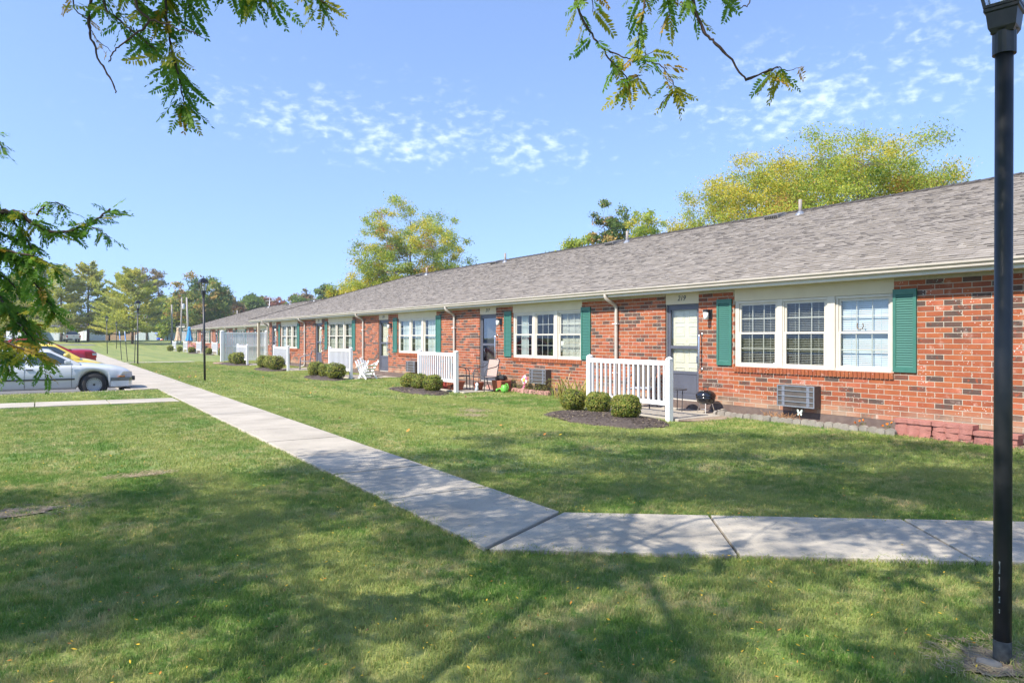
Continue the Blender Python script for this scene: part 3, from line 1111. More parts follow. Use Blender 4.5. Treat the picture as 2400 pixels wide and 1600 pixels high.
def wing(name, label, cat, WX, y0, y1, units, fine, ridge, x_off=0):
    root = thing(name, label, cat, (WX, 0, 0))
    zt = 2.56
    opens = []
    for u in units:
        opens.append((u['u'] + .37, u['u'] + 3.60, .912, zt, 'w'))
        opens.append((u['u'] + 4.53, u['u'] + 5.50, .236, zt, 'd'))
    opens = [o for o in opens if o[1] > y0 and o[0] < y1]
    # mortar bed behind the bricks
    m = MB()
    e = .005
    edges = sorted(opens)
    cur = y0
    for a, b, lo, hi, k in edges:
        m.box(.0045, .1, cur + (e if cur > y0 else 0), a - e, BZ0, zt)
        if k == 'w':
            m.box(.0045, .1, a - e, b + e, BZ0, lo - e)
        cur = b
    m.box(.0045, .1, cur + e, y1, BZ0, zt)
    m.obj('mortar', MORTAR, root)
    f = MB()
    f.box(.004, .3, y0, y1, -.2, BZ0 - .003)
    f.obj('foundation', FOUND, root)
    # bricks
    todo = []
    nrow = int((zt - BZ0) / CRS) + 1
    for r in range(nrow):
        z = BZ0 + r * CRS + (CRS - .013) / 2
        if z + .03 > zt:
            break
        segs = [(y0, y1)]
        for a, b, lo, hi, k in opens:
            if lo < z < hi:
                ns = []
                for s0, s1 in segs:
                    if b <= s0 or a >= s1:
                        ns.append((s0, s1))
                    else:
                        if a > s0:
                            ns.append((s0, a))
                        if b < s1:
                            ns.append((b, s1))
                segs = ns
        off = (BLEN / 2 if r % 2 else 0) + .07
        for s0, s1 in segs:
            k0 = math.floor((s0 - off) / BLEN)
            k1 = math.ceil((s1 - off) / BLEN)
            for k in range(k0, k1 + 1):
                a = max(off + k * BLEN, s0)
                b = min(off + (k + 1) * BLEN, s1)
                if b - a < .03:
                    continue
                full = b - a > BLEN - .002
                mi = random.choices(range(6), BRICK_W)[0]
                todo.append((a + b) / 2 if not full else off + (k + .5) * BLEN)
                todo[-1] = (todo[-1], z, b - a - .013, mi, full, s0 if a == s0 else None, s1 if b == s1 else None)
    single = []
    if fine:
        def size(q):
            return 1 / ((WX) * math.sin(YAW) + q[0] * math.cos(YAW)) if q[0] > 4.3 else 0
        cand = sorted([q for q in todo if q[4]], key=size, reverse=True)
        single = cand[:300]
        ss = set(id(q) for q in single)
    mb = MB()
    h = CRS - .013
    for q in todo:
        y, z, l, mi, full, s0, s1 = q
        jx = random.uniform(-.0015, .0015)
        if fine and id(q) in ss:
            put('brick', BRK[mi], root, (jx, y, z), (random.uniform(-.004, .004), random.uniform(-.004, .004), 0))
            continue
        a, b = y - l / 2, y + l / 2
        if s0 is not None:
            a = s0
        if s1 is not None:
            b = s1
        mb.box(jx, .1, a, b, z - h / 2, z + h / 2, mi, skip=(3,))
    tag(mb.obj('brickwork', BRICK, root), kind='stuff')
    # end walls, back wall
    D = 2 * (ridge[0]) - 2 * .34
    b = MB()
    b.box(.3, D, y1 - .2, y1, -.1, zt, 1)
    b.box(.3, D, y0, y0 + .2, -.1, zt, 1)
    b.box(D - .2, D - .001, y0 + .2, y1 - .2, -.1, zt, 1)
    b.box(.1, .3, y0, y0 + .01, -.1, zt, 1)
    b.box(.1, .3, y1 - .01, y1, -.1, zt, 1)
    b.obj('back_wall', [MORTAR, BRICK[1]], root)
    for u in units:
        U = u['u']
        # sill of brick on edge
        if fine and U > 4:
            so = MB()
            so.box(.0, .1, U + .365, U + 3.60, .912 + .004, 1.008)
            s = so.obj('sill', MORTAR, root)
            bm_ = MB()
            bm_.box(-.035, .09, -.0335, .0335, -.048, .048)
            shared = [bm_.mesh('brick', BRICK[i]) for i in (0, 1)]
            n = 42
            for k in range(n):
                yy = U + .365 + (3.235) * (k + .5) / n
                put('brick', shared[random.random() < .45], s, (random.uniform(-.002, .002), yy, .962), (0, R(-6), random.uniform(-.01, .01)))
        else:
            so = MB()
            so.box(-.035, .09, U + .365, U + 3.60, .914, 1.010)
            so.obj('sill', BRICK[0], root)
        hb = MB()
        hb.box(.006, .10, U + .371, U + 3.599, 2.3105, 2.60)
        hb.obj('header_panel', CREAM, root)
        shutter(root, U, fine=fine)
        shutter(root, U + 3.65, fine=fine)
        window(root, U, u['w'], fine)
        door(root, U, u.get('n'), u.get('d', 'cream'), fine)
        sconce(root, U + 4.22, fine)
        grab_bar(root, U + 4.44)
        aircon(root, U + 1.68, U + 2.45, fine)
        if u.get('ds', True):
            downspout(root, U + 7.09, splash=u.get('splash', False))
    return root


def roof(root, y0, y1, ridge_run, fine, hip0, hip1, gutter=True, eave_y1=None):
    """hipped roof in the wing's local frame; eave at x=-.36, z=2.71"""
    ex, ez = -.385, 2.715
    run, rise = ridge_run
    rx, rz = ex + run, ez + rise
    ye0, ye1 = y0 - .4, (eave_y1 or y1 + .4)
    r0 = ye0 + (run if hip0 else 0)
    r1 = ye1 - (run if hip1 else 0)
    bx = ex + 2 * run
    m = MB()
    t = .03
    A, B, C, D = (ex, ye0, ez), (ex, ye1, ez), (rx, r1, rz), (rx, r0, rz)
    E, F = (bx, ye1, ez), (bx, ye0, ez)
    m.face([A, D, C, B])
    m.face([B, C, E])
    m.face([E, C, D, F])
    if hip0:
        m.face([A, F, D])
    else:
        m.face([A, F, D], 1)
    m.face([(ex, ye0, ez - .02), (ex, ye1, ez - .02), (bx, ye1, ez - .02), (bx, ye0, ez - .02)], 1)
    ro = m.obj('roof', [ROOFB, CREAM], root)
    # shingle courses laid one by one on the street slope
    sl = math.hypot(run, rise)
    ux, uz = run / sl, rise / sl
    nx, nz = -uz, ux
    ex_ = .143
    n = int(sl / ex_)
    one = []
    stuff = MB()
    for c in range(n):
        s0 = c * ex_ - .012
        f = (c * ex_) / sl
        ya = ye0 + (r0 - ye0) * f
        yb = ye1 + (r1 - ye1) * f
        y = ya
        while y < yb - .02:
            w = random.choice((.09, .12, .14, .17, .2, .25)) * (1 if fine else 1.7)
            y2 = min(y + w, yb)
            th = random.choice((.007, .009, .014, .017)) * (1 if fine else 1.4)
            mi = random.choices(range(4), (.42, .27, .17, .14))[0]
            one.append((y, y2, s0, s0 + ex_ + .02, th, mi))
            y = y2 + .003

    def tab(mb, y, y2, s0, s1, th, mi, o=(0, 0, 0)):
        def P(s, yy, h):
            return (ex + ux * s + nx * h - o[0], yy - o[1], ez + uz * s + nz * h - o[2])
        h0, h1 = th + .004, .003
        q = [P(s0, y, h0), P(s0, y2, h0), P(s1, y2, h1), P(s1, y, h1)]
        mb.face([q[0], q[3], q[2], q[1]], mi)
        mb.face([P(s0, y, 0), q[0], q[1], P(s0, y2, 0)], (4 if (int(y * 97) + int(s0 * 50)) % 5 < 2 else 2) if not o[1] else 1)
        mb.face([P(s0, y, 0), P(s1, y, 0), q[3], q[0]], mi)
        mb.face([P(s0, y2, 0), q[1], q[2], P(s1, y2, 0)], mi)
    sing = []
    if fine:
        near = sorted(range(len(one)), key=lambda i: ((one[i][0] - 7.0) ** 2 * .45 + one[i][2] ** 2 * 4.0) if one[i][0] > 5.0 and one[i][1] - one[i][0] > .13 else 1e9)
        sing = set(near[:300])
    for i, (y, y2, s0, s1, th, mi) in enumerate(one):
        if fine and i in sing:
            mb = MB()
            o = (ex + ux * s0, y, ez + uz * s0)
            tab(mb, y, y2, s0, s1, th, 0, o)
            mb.obj('shingle', [SHINGLES[mi], SHINGLES[2]], ro, o)
        else:
            tab(stuff, y, y2, s0, s1, th, mi)
    tag(stuff.obj('shingles', SHINGLES + [ROOFB], ro), kind='stuff')
    # ridge caps
    rc = MB()
    y = r0
    while y < r1:
        a, b = y, min(y + .32, r1)
        for sx in (-1, 1):
            rc.face([(rx, a, rz + .06), (rx, b, rz + .045), (rx + sx * .16, b, rz - .16 * rise / run + .03), (rx + sx * .16, a, rz - .16 * rise / run + .045)])
            rc.face([(rx + sx * .16, b, rz - .16 * rise / run + .03), (rx + sx * .16, a, rz - .16 * rise / run + .045), (rx + sx * .16, a, rz - .16 * rise / run - .02), (rx + sx * .16, b, rz - .16 * rise / run - .02)])
        y += .29
    for (p, q) in (((B, C),) if hip1 else ()) + (((A, D),) if hip0 else ()):
        p, q = Vector(p), Vector(q)
        rc.bar(p + Vector((0, 0, .015)), q + Vector((0, 0, .015)), .2, .02)
    tag(rc.obj('ridge_cap', ROOFB, ro), kind='stuff')
    # gutter, fascia, soffit
    if gutter:
        g = MB()
        prof = [(-.325, 2.598), (-.385, 2.598), (-.402, 2.615), (-.405, 2.645), (-.432, 2.672), (-.436, 2.70), (-.428, 2.706), (-.422, 2.698), (-.40, 2.66), (-.36, 2.615), (-.325, 2.615)]
        n_ = len(prof)
        for k in range(n_):
            p, q = prof[k], prof[(k + 1) % n_]
            g.face([(p[0], ye0, p[1]), (p[0], ye1, p[1]), (q[0], ye1, q[1]), (q[0], ye0, q[1])])
        g.face([(p[0], ye1, p[1]) for p in prof])
        go = g.obj('gutter', GUTTER, root, fixn=True)
        fa = MB()
        fa.box(-.323, -.29, ye0, ye1, 2.545, 2.714)
        fa.box(-.29, .0, ye0, ye1, 2.552, 2.560)
        for yy in np.arange(ye0 + 3, ye1, 3.6):
            fa.box(-.3245, -.29, yy, yy + .02, 2.546, 2.713)
        fa.obj('fascia', FASCIA, root)
    return ro, (rx, rz, ux, uz, ex, ez)


def roof_fittings(root, info, ys, dx=.55):
    rx, rz, ux, uz, ex, ez = info
    for y in ys:
        x = rx - dx
        z = rz - dx * uz / ux
        p = MB()
        p.path([(x, y, z - .05), (x, y, z + .42)], .048, 10)
        o = p.obj('vent_pipe', mk('vent_pipe_paint', (.27, .235, .21), (.32, .28, .25), 8, .7), root, smooth=True)
        b = MB()
        b.lathe([(.16, z - .05 * 1), (.13, z + .0), (.055, z + .09)], 12, (x, y, 0))
        b.obj('flashing', GREYM, o)
        v = MB()
        x2 = rx - .42
        z2 = rz - .42 * uz / ux
        y2 = y + .9
        def P(s, t, h):
            return (x2 + ux * s - uz * h, y2 + t, z2 + uz * s + ux * h)
        v.hexa([P(-.25, -.25, 0), P(.25, -.25, 0), P(.25, .25, 0), P(-.25, .25, 0), P(-.25, -.25, .13), P(.2, -.2, .10), P(.2, .2, .10), P(-.25, .25, .13)])
        vo = v.obj('roof_vent', mk('vent_cowl', (.12, .115, .11), (.16, .155, .15), 8, .6), root, bevel=.02)
        l = MB()
        for k in range(7):
            t = -.2 + k * .063
            l.hexa([P(-.252, t, .02), P(-.262, t, .02), P(-.262, t + .03, .02), P(-.252, t + .03, .02), P(-.252, t, .10), P(-.262, t, .10), P(-.262, t + .03, .10), P(-.252, t + .03, .10)])
        l.obj('louvre', BLACKP, vo)


N_UNITS = [dict(u=-1.98, n='221', w=('half', 'closed', 'half'), ds=False),
           dict(u=6.10, n='219', w=('closed', 'open', 'open')),
           dict(u=14.18, n='217', w=('half', 'none', 'drape'), d='open'),
           dict(u=22.27, n='215', w=('curtain', 'curtain', 'curtain')),
           dict(u=30.35, n='213', w=('drape', 'half', 'half'), splash=True),
           dict(u=38.46, n='211', w=('curtain', 'half', 'closed'), ds=False)]
near = wing('apartment_building', 'long single-storey red brick apartment building with grey shingle roof, numbered 219 to 211', 'building', 11.63, -6.0, 44.55, N_UNITS, True, (7.59, 2.58))
nr, ninfo = roof(near, -6.0, 44.55, (7.6, 2.6), True, False, True, eave_y1=47.9)
roof_fittings(near, ninfo, (4.5, 12.9, 20.2, 28.6, 36.8))
downspout(near, 44.75)
# corner post under the deep eave
pm = MB()
pm.box(-.30, -.16, 46.0, 46.14, 0, 2.55)
pm.obj('corner_post', CREAM, near, bevel=.01)
# porch ceiling behind the post
pc = MB()
pc.box(0.005, 6, 44.56, 47.6, 2.552, 2.56)
pc.obj('porch_ceiling', CREAM, near)
# paint and odds at the nearest window: horseshoe and a small white tag
hs = MB()
hs.path([(0.028, 6.1 + .965 + .055 * math.cos(t), 1.79 + .065 * math.sin(t)) for t in np.linspace(R(140), R(400), 16)], .009, 6)
hs.obj('horseshoe', mk('rusty_iron', (.16, .11, .08), (.25, .19, .14), 30, .8), near, smooth=True)
tg = MB()
tg.box(.030, .036, 6.1 + 2.64, 6.1 + 2.70, 1.065, 1.11)
tg.obj('window_tag', WHITE, near)
# things behind the glass at 217: a lampshade and a houseplant
ls = MB()
ls.lathe([(.15, 1.22), (.09, 1.50)], 16, (.5, 14.18 + 1.75, 0))
ls.obj('lamp_shade', FROST, near, smooth=True)
hp = MB()
for k in range(26):
    a, rr = random.uniform(0, 6.28), random.uniform(.1, .28)
    c = Vector((.5, 14.18 + 2.1, 1.05))
    t = c + Vector((rr * math.cos(a), rr * math.sin(a), random.uniform(.1, .38)))
    s_ = Vector((math.sin(a), -math.cos(a), 0)) * .016
    mid = (c + t) / 2 + Vector((0, 0, .1))
    hp.face([c, mid - s_, t])
    hp.face([c, t, mid + s_])
hp.obj('houseplant', leafmat('houseplant_leaf', (.08, .18, .05), (.12, .22, .06)), near)

F_UNITS = [dict(u=51.4 + UNIT * k, n=None, w=(('curtain', 'half', 'curtain'), ('half', 'none', 'half'), ('none', 'curtain', 'half'))[k % 3]) for k in range(6)]
far = wing('apartment_building', 'set-back far brick wing with a hipped grey roof beyond the tall white screen', 'building', 15.63, 44.6, 98.6, F_UNITS, False, (7.59, 2.58))
fr_, finfo = roof(far, 44.6, 98.6, (7.6, 2.6), False, False, True, True)
roof_fittings(far, finfo, (60.5, 69.0, 77.0, 85.6))
# ------------------------------------------------------------------ porches
ORD = {'219': 'the door numbered 219', '217': 'the door numbered 217', '215': 'the door numbered 215', '213': 'the door numbered 213', '211': 'the last near door, 211'}


def porch_slab(x0, x1, y0, y1, zt=.07):
    m = MB()
    m.box(x0, x1, y0, y1, -.1, zt, skip=(0,))
    return tag(m.obj('porch_slab', CONC, bevel=.012), 'pale concrete porch slab in front of a door', kind='structure')


RAIL_PARTS = None


def railing(x, y0, y1, label, group, fine=True, z=0.0):
    """white vinyl railing parallel to the wall from y0 (near) to y1"""
    r = thing('porch_railing', label, 'railing', (x, (y0 + y1) / 2, z), 0, group)
    L = (y1 - y0) / 2
    for s in (-1, 1):
        p = MB()
        p.box(-.051, .051, -.051, .051, -.05, 1.19)
        p.lathe([(.058 * 1.414, 1.1905), (.058 * 1.414, 1.205), (.002, 1.235)][:3], 4, (0, 0, 0))
        o = p.obj('post', WHITE, r, (0, s * (L - .05), 0), bevel=.004)
    for z0, z1 in ((1.062, 1.155), (.312, .395)):
        b = MB()
        b.box(-.024, .024, -L + .101, L - .101, z0, z1)
        b.obj('rail', WHITE, r, bevel=.004)
    n = 16
    b = MB()
    b.box(-.0185, .0185, -.0185, .0185, .3955, 1.0615)
    me = b.mesh('baluster', WHITE)
    if fine:
        for k in range(n):
            put('baluster', me, r, (0, -L + .101 + (2 * L - .202) * (k + .55) / n, 0))
    else:
        b2 = MB()
        for k in range(n):
            yy = -L + .101 + (2 * L - .202) * (k + .55) / n
            b2.box(-.0185, .0185, yy - .0185, yy + .0185, .3955, 1.0615)
        b2.obj('balusters', WHITE, r)
    return r


RG = 'white porch railings'
railing(9.88, 9.70, 12.14, 'white porch railing nearest the camera, in front of the door numbered 219', RG)
railing(9.90, 18.00, 20.44, 'white porch railing with red planters behind it, beside the door numbered 217', RG)
railing(9.90, 26.25, 28.70, 'white porch railing with a folded white chair leaning at its near end', RG)
railing(9.90, 34.50, 37.00, 'white porch railing left of the grey metal chair', RG)
railing(9.90, 42.50, 44.95, 'short-looking white porch railing standing against the tall white screen', RG)
fy = [u['u'] + 3.62 for u in F_UNITS]
flab = [None, None, 'white porch railing just left of the tall screen at the far wing', 'second white railing left of the tall screen, at the far wing',
        'far white railing under the closed blue umbrella', 'farthest white railing, under the closed tan umbrella']
for yy, lb in zip(fy, flab):
    if lb:
        railing(13.88, yy, yy + 2.42, lb, RG, fine=False)
for y0 in (9.62, 17.75, 25.95, 34.05, 42.1):
    porch_slab(9.98, 11.633, y0, y0 + 2.75)
for yy in fy[1:]:
    porch_slab(13.98, 15.633, yy - .2, yy + 2.6)

# tall white screen across the end of the near wing
sc = thing('privacy_screen', 'tall white slatted privacy screen at the end of the near wing', 'screen', (11.45, 50.0, 0))
for dx in (-1.42, 1.42):
    p = MB()
    p.box(-.09, .09, -.09, .09, -.05, 2.03)
    p.lathe([(.14, 2.031), (.14, 2.045), (.003, 2.09)], 4)
    p.obj('post', WHITE, sc, (dx, 0, 0), bevel=.006)
for z0, z1 in ((1.86, 1.96), (.98, 1.07), (.10, .20)):
    b = MB()
    b.box(-1.33, 1.33, -.035, .035, z0, z1)
    b.obj('rail', WHITE, sc)
lo = MB()
lo.box(-.060, .060, -.012, .012, .2005, .9795)
hi = MB()
hi.box(-.060, .060, -.012, .012, 1.0705, 1.8595)
lo, hi = lo.mesh('slat', WHITE), hi.mesh('slat', WHITE)
for k in range(19):
    xx = -1.26 + k * .14
    put('slat', lo, sc, (xx, 0, 0))
    put('slat', hi, sc, (xx, 0, 0))

# ------------------------------------------------------------------ clipped box bushes and their beds
BUSHM = [leafmat('box_leaf', (.21, .27, .045), (.31, .32, .055), .4, 5), leafmat('box_leaf_olive', (.38, .35, .07), (.42, .33, .09), .4, 7), leafmat('box_leaf_deep', (.11, .18, .032), (.15, .21, .04), .35, 5)]


def leaf_quad(mb, c, n, s, asp, m, rnd=random):
    n = n.normalized()
    a = n.orthogonal().normalized()
    a.rotate(Quaternion(n, rnd.uniform(0, 6.283)))
    b = n.cross(a)
    a = a * s
    b = b * s * asp
    mb.face([c - a, c + b * .9 + a * .1, c + a, c - b * .9 + a * .1], m)


def bush_mesh(rx, ry, rz, n, s, seed, flat=.8):
    rnd = random.Random(seed)
    mb = MB()
    core = []
    for k in range(n):
        u, v = rnd.uniform(-1, 1), rnd.uniform(0, 6.283)
        q = math.sqrt(1 - u * u)
        d = Vector((q * math.cos(v), q * math.sin(v), u))
        # rounded block rather than a ball
        p = Vector([math.copysign(abs(c) ** flat, c) for c in d])
        p = p.normalized() * (.5 + .5 * p.length / 1.25)
        lump = 1 + .085 * math.sin(5 * d.x + seed) * math.cos(4 * d.y + seed * 2) + .03 * math.sin(11 * d.z + seed)
        rr = rnd.choice((1.0, 1.0, .97, .93, .86)) * lump + (rnd.uniform(0, .06) if rnd.random() < .2 else 0) + (rnd.uniform(.06, .14) if rnd.random() < .02 else 0)
        c = Vector((p.x * rx * rr, p.y * ry * rr, rz + p.z * rz * rr))
        if c.z < .03:
            continue
        nn = (d + Vector((rnd.uniform(-1, 1), rnd.uniform(-1, 1), rnd.uniform(-1, 1))) * .8)
        leaf_quad(mb, c, nn, s * rnd.uniform(.7, 1.3), .6, rnd.choices((0, 1, 2), (.58, .20, .22))[0], rnd)
    return mb.mesh('foliage', BUSHM)


def bush(x, y, rx, rz, label, group, n=3600, s=.018, ry=None, seed=1, z=0.02):
    t = thing('box_bush', label, 'bush', (x, y, z), 0, group)
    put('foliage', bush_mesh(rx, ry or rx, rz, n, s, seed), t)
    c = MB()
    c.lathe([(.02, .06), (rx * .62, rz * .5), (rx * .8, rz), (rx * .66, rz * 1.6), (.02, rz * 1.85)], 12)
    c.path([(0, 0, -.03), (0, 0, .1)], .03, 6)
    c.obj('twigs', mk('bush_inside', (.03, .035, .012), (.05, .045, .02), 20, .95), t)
    return t


BG = 'clipped box bushes by the porches'
bush(9.30, 10.30, .315, .265, 'largest clipped bush, nearest the camera, in front of the 219 railing', BG, 5200, .017, seed=1)
bush(9.60, 11.48, .29, .245, 'middle bush of the three in front of the 219 railing', BG, 4600, .017, seed=2)
bush(9.50, 12.18, .29, .25, 'left bush of the three in front of the 219 railing, by the iris leaves', BG, 4600, .017, seed=3)
bush(9.45, 20.20, .28, .26, 'left bush of three, between the iris-side lawn and the red planters', BG, 2600, .022, seed=4)
bush(9.45, 19.42, .28, .27, 'middle bush of three below the railing that hides the red planters', BG, 2600, .022, seed=5)
bush(9.42, 18.55, .30, .275, 'right bush of three, touching the railing post beside the red planters', BG, 2800, .022, seed=6)
bush(9.35, 28.75, .36, .33, 'left bush of three, left of the tipped white lounge chair', BG, 2000, .026, seed=7)
bush(9.42, 27.70, .34, .30, 'middle bush of three, left of the tipped white lounge chair', BG, 2000, .026, seed=8)
bush(9.35, 26.42, .42, .33, 'widest bush, almost touching the tipped white lounge chair', BG, 2400, .026, seed=9)
bush(9.55, 37.70, .36, .36, 'left bush of the tight trio behind which a grey chair stands', BG, 1300, .032, seed=10)
bush(9.60, 36.75, .33, .36, 'middle bush squeezed between two others right of the tall screen', BG, 1300, .032, seed=11)
bush(9.50, 35.20, .46, .38, 'broad bush right of the tall screen, hiding two smaller ones', BG, 1600, .032, seed=12)
bush(9.75, 45.20, .36, .36, 'left bush of the pair in front of the tall white screen', BG, 1100, .036, seed=13)
bush(9.70, 43.60, .48, .40, 'right bush of the pair in front of the tall white screen', BG, 1300, .036, seed=14)
for i, (px0, px1, X, lb) in enumerate(((481, 498, 13.2, 'rounded bush left of the near lamp post, at the far wing'), (440, 457, 13.2, 'rounded bush right of the blue umbrella railing'),
                                       (414, 428, 13.2, 'small bush under the tan umbrella railing'), (390, 408, 13.2, 'farthest low bush at the left end of the far wing'), (511, 518, 13.2, 'bush half hidden by the left post of the tall screen'))):
    pc_ = (px0 + px1) / 2
    Y = X / math.tan(YAW + math.atan((pc_ - 1200) / 1700))
    Z = X * math.sin(YAW) + Y * math.cos(YAW)
    w = (px1 - px0) / 1700 * Z / 2
    bush(X, Y, w * .95, .34, lb, BG, 800, .05, seed=20 + i)


def bed(cx, cy, rx, ry, label, n=300, z=.03):
    """low mulch mound with loose chips"""
    m = MB()
    k = 36
    rings = ((0, .075), (.5, .065), (.82, .035), (1.0, -.02))
    prev = None
    for f, h in rings:
        b = len(m.v)
        for i in range(k):
            t = 2 * math.pi * i / k
            w = 1 + .07 * math.sin(3 * t + cx) + .05 * math.sin(7 * t + cy)
            m.v.append((rx * f * w * math.cos(t), ry * f * w * math.sin(t), h + z))
        if prev is not None:
            for i in range(k):
                m.f.append((prev + i, prev + (i + 1) % k, b + (i + 1) % k, b + i))
                m.m.append(0)
        prev = b
    for i in range(n * 3):
        t, f = random.uniform(0, 6.283), math.sqrt(random.random()) * .97
        h = np.interp(f, [r[0] for r in rings], [r[1] for r in rings])
        c = Vector((rx * f * math.cos(t), ry * f * math.sin(t), h + z + .004))
        l, w = random.uniform(.012, .035), random.uniform(.005, .010)
        a = random.uniform(0, 3.14)
        d = Vector((math.cos(a), math.sin(a), random.uniform(-.2, .2)))
        m.bar(c - d * l, c + d * l, w * 2, .006, random.choices((0, 1, 2), (.72, .2, .08))[0])
    return tag(m.obj('mulch_bed', [MULCH, MULCH2, STRAW], loc=(cx, cy, 0)), label, kind='stuff')


MULCH2 = mk('mulch_chip', (.11, .085, .07), (.16, .125, .10), 20, .95, coord='POS')
bed(9.15, 10.75, .80, 1.62, 'dark mulch bed under the three nearest bushes', 420)
bed(9.35, 19.35, .55, 1.75, 'dark mulch bed under the 217 bushes', 260)
bed(9.3, 27.6, .60, 1.9, 'dark mulch bed under the 215 bushes', 160)
bed(9.5, 36.3, .6, 2.1, 'dark mulch bed under the 213 bushes', 100)
bed(9.8, 45.0, .8, 3.4, 'dark mulch bed below the tall white screen', 80)
bed(13.2, 79.5, .5, 1.6, 'dark mulch bed at the far wing', 20)
bed(13.2, 71.5, .5, 1.6, 'dark mulch bed behind the lamp post', 20)

# soil strip with grey scalloped edging below the nearest window
so = MB()
for a, b in (((11.18, 11.64), (9.7, 4.2)),):
    so.face([(11.25, 9.55, .062), (11.62, 9.75, .075), (11.62, 4.0, .075), (11.30, 4.0, .060)][::-1])
    so.face([(9.9, 9.62, .045), (11.6, 9.62, .07), (11.3, 9.2, .06), (10.3, 9.28, .045)][::-1])
for i in range(1500):
    y = random.uniform(4.2, 9.5)
    x = random.uniform(11.27, 11.62)
    c = Vector((x, y, .078 + random.uniform(0, .008)))
    a = random.uniform(0, 3.14)
    d = Vector((math.cos(a), math.sin(a), random.uniform(-.15, .3)))
    l = random.uniform(.008, .04)
    so.bar(c - d * l, c + d * l, random.uniform(.004, .012), .005, random.choices((0, 1, 2, 3), (.2, .35, .35, .1))[0])
tag(so.obj('soil_strip', [SOIL, MULCH2, STRAW, mk('leaf_litter', (.38, .17, .04), (.45, .25, .06), 9, .9, coord='POS')]), 'bare soil and straw along the foot of the wall', kind='stuff')


def scallop(w=.15, d=.06, h=.11):
    m = MB()
    n = 8
    poly = [(-w / 2, -.05), (w / 2, -.05)] + [(w / 2 * math.cos(math.pi * i / n), h * .45 + h * .55 * math.sin(math.pi * i / n)) for i in range(n + 1)]
    m.prism([(a, b) for a, b in poly], 'x', -d / 2, d / 2)
    return m


e = thing('garden_edging', 'grey scalloped concrete edging curving along the wall below the nearest window', 'garden edging', (11.28, 8.0, .055))
em = scallop(.15, .06, .085)
sm_ = em.mesh('edging_block', CONCD)
pts = [(11.50, 9.86), (11.36, 9.82), (11.22, 9.78)]
y = 9.62
k = 0
while y > 6.2:
    pts.append((11.17 + .02 * math.sin(k * 1.7) + .035 * (9.6 - y) / 3.4, y))
    y -= .152
    k += 1
for i, (x, y) in enumerate(pts):
    put('edging_block', sm_, e, (x - 11.28, y - 8.0, .02 + random.uniform(-.01, .012)), (random.uniform(-.08, .08), random.uniform(-.1, .1), (R(80) if i < 3 else 0) + random.uniform(-.12, .12)))
e2 = thing('garden_edging', 'pink concrete edging along the flower bed below the 217 window', 'garden edging', (11.3, 17.0, .05))
em = scallop(.22, .08, .13)
pm_ = em.mesh('edging_block', PINKBLK)
y = 18.55
while y > 15.4:
    put('edging_block', pm_, e2, (.02 * math.sin(y * 3), y - 17, .0 + random.uniform(-.012, .01)), (0, random.uniform(-.1, .1), random.uniform(-.08, .08)))
    y -= .226


def wave_block(w, d, h):
    """three-lobed retaining wall block, face towards -x"""
    m = MB()
    poly = []
    n = 18
    for i in range(n + 1):
        t = i / n
        poly.append((-d / 2 - .042 * abs(math.sin(3 * math.pi * t)), -w / 2 + w * t))
    poly += [(d / 2, w / 2), (d / 2, -w / 2)]
    m.prism(poly, 'z', 0, h)
    return m.mesh('block', REDBLK)


wb = wave_block(.55, .18, .076)
wb2 = wave_block(.57, .20, .055)
for lb, y, rows, cap in (('stack of red scalloped blocks nearest the air conditioner', 6.0, 3, True), ('middle and tallest stack of red scalloped blocks', 5.42, 3, True), ('low stack of red scalloped blocks beside the lamp post', 4.84, 2, True)):
    t = thing('block_stack', lb, 'blocks', (11.40, y, .03), 0, 'red retaining blocks along the wall')
    z = 0
    for r in range(rows):
        put('block', wb, t, (random.uniform(-.012, .012), random.uniform(-.01, .01), z), (0, 0, random.uniform(-.03, .03)))
        z += .0765
    put('block', wb2, t, (-.01, 0, z), (0, 0, random.uniform(-.02, .02)))

# kettle grill beside the 219 door
g = thing('kettle_grill', 'small black kettle grill on the porch edge right of the 219 door', 'grill', (11.28, 10.12, .07))
GR_ENAMEL = mk('black_enamel', (.008, .008, .010), None, rough=.12, spec=.6, coat=.5)
b = MB()
b.lathe([(.03, .17), (.12, .185), (.17, .23), (.192, .29), (.197, .335), (.19, .335), (.185, .30), (.1, .22), (.02, .2)], 24)
b.obj('bowl', GR_ENAMEL, g, smooth=True)
b = MB()
b.lathe([(.203, .335), (.203, .35), (.19, .39), (.15, .43), (.09, .455), (.004, .462)], 24)
b.obj('lid', GR_ENAMEL, g, smooth=True)
b = MB()
b.path([(0, -.055, .455), (0, -.055, .51)], .006, 6)
b.path([(0, .055, .455), (0, .055, .51)], .006, 6)
b.box(-.014, .014, -.075, .075, .51, .528)
b.obj('handle', BLACKP, g)
for k in range(3):
    a = R(100 + 120 * k)
    b = MB()
    b.path([(.13 * math.cos(a), .13 * math.sin(a), .22), (.2 * math.cos(a), .2 * math.sin(a), 0)], .008, 6)
    b.obj('leg', CHROME, g)
b = MB()
b.lathe([(.02, .06), (.10, .075), (.105, .085), (.02, .075)], 16)
b.obj('ash_tray', GREYM, g, smooth=True)

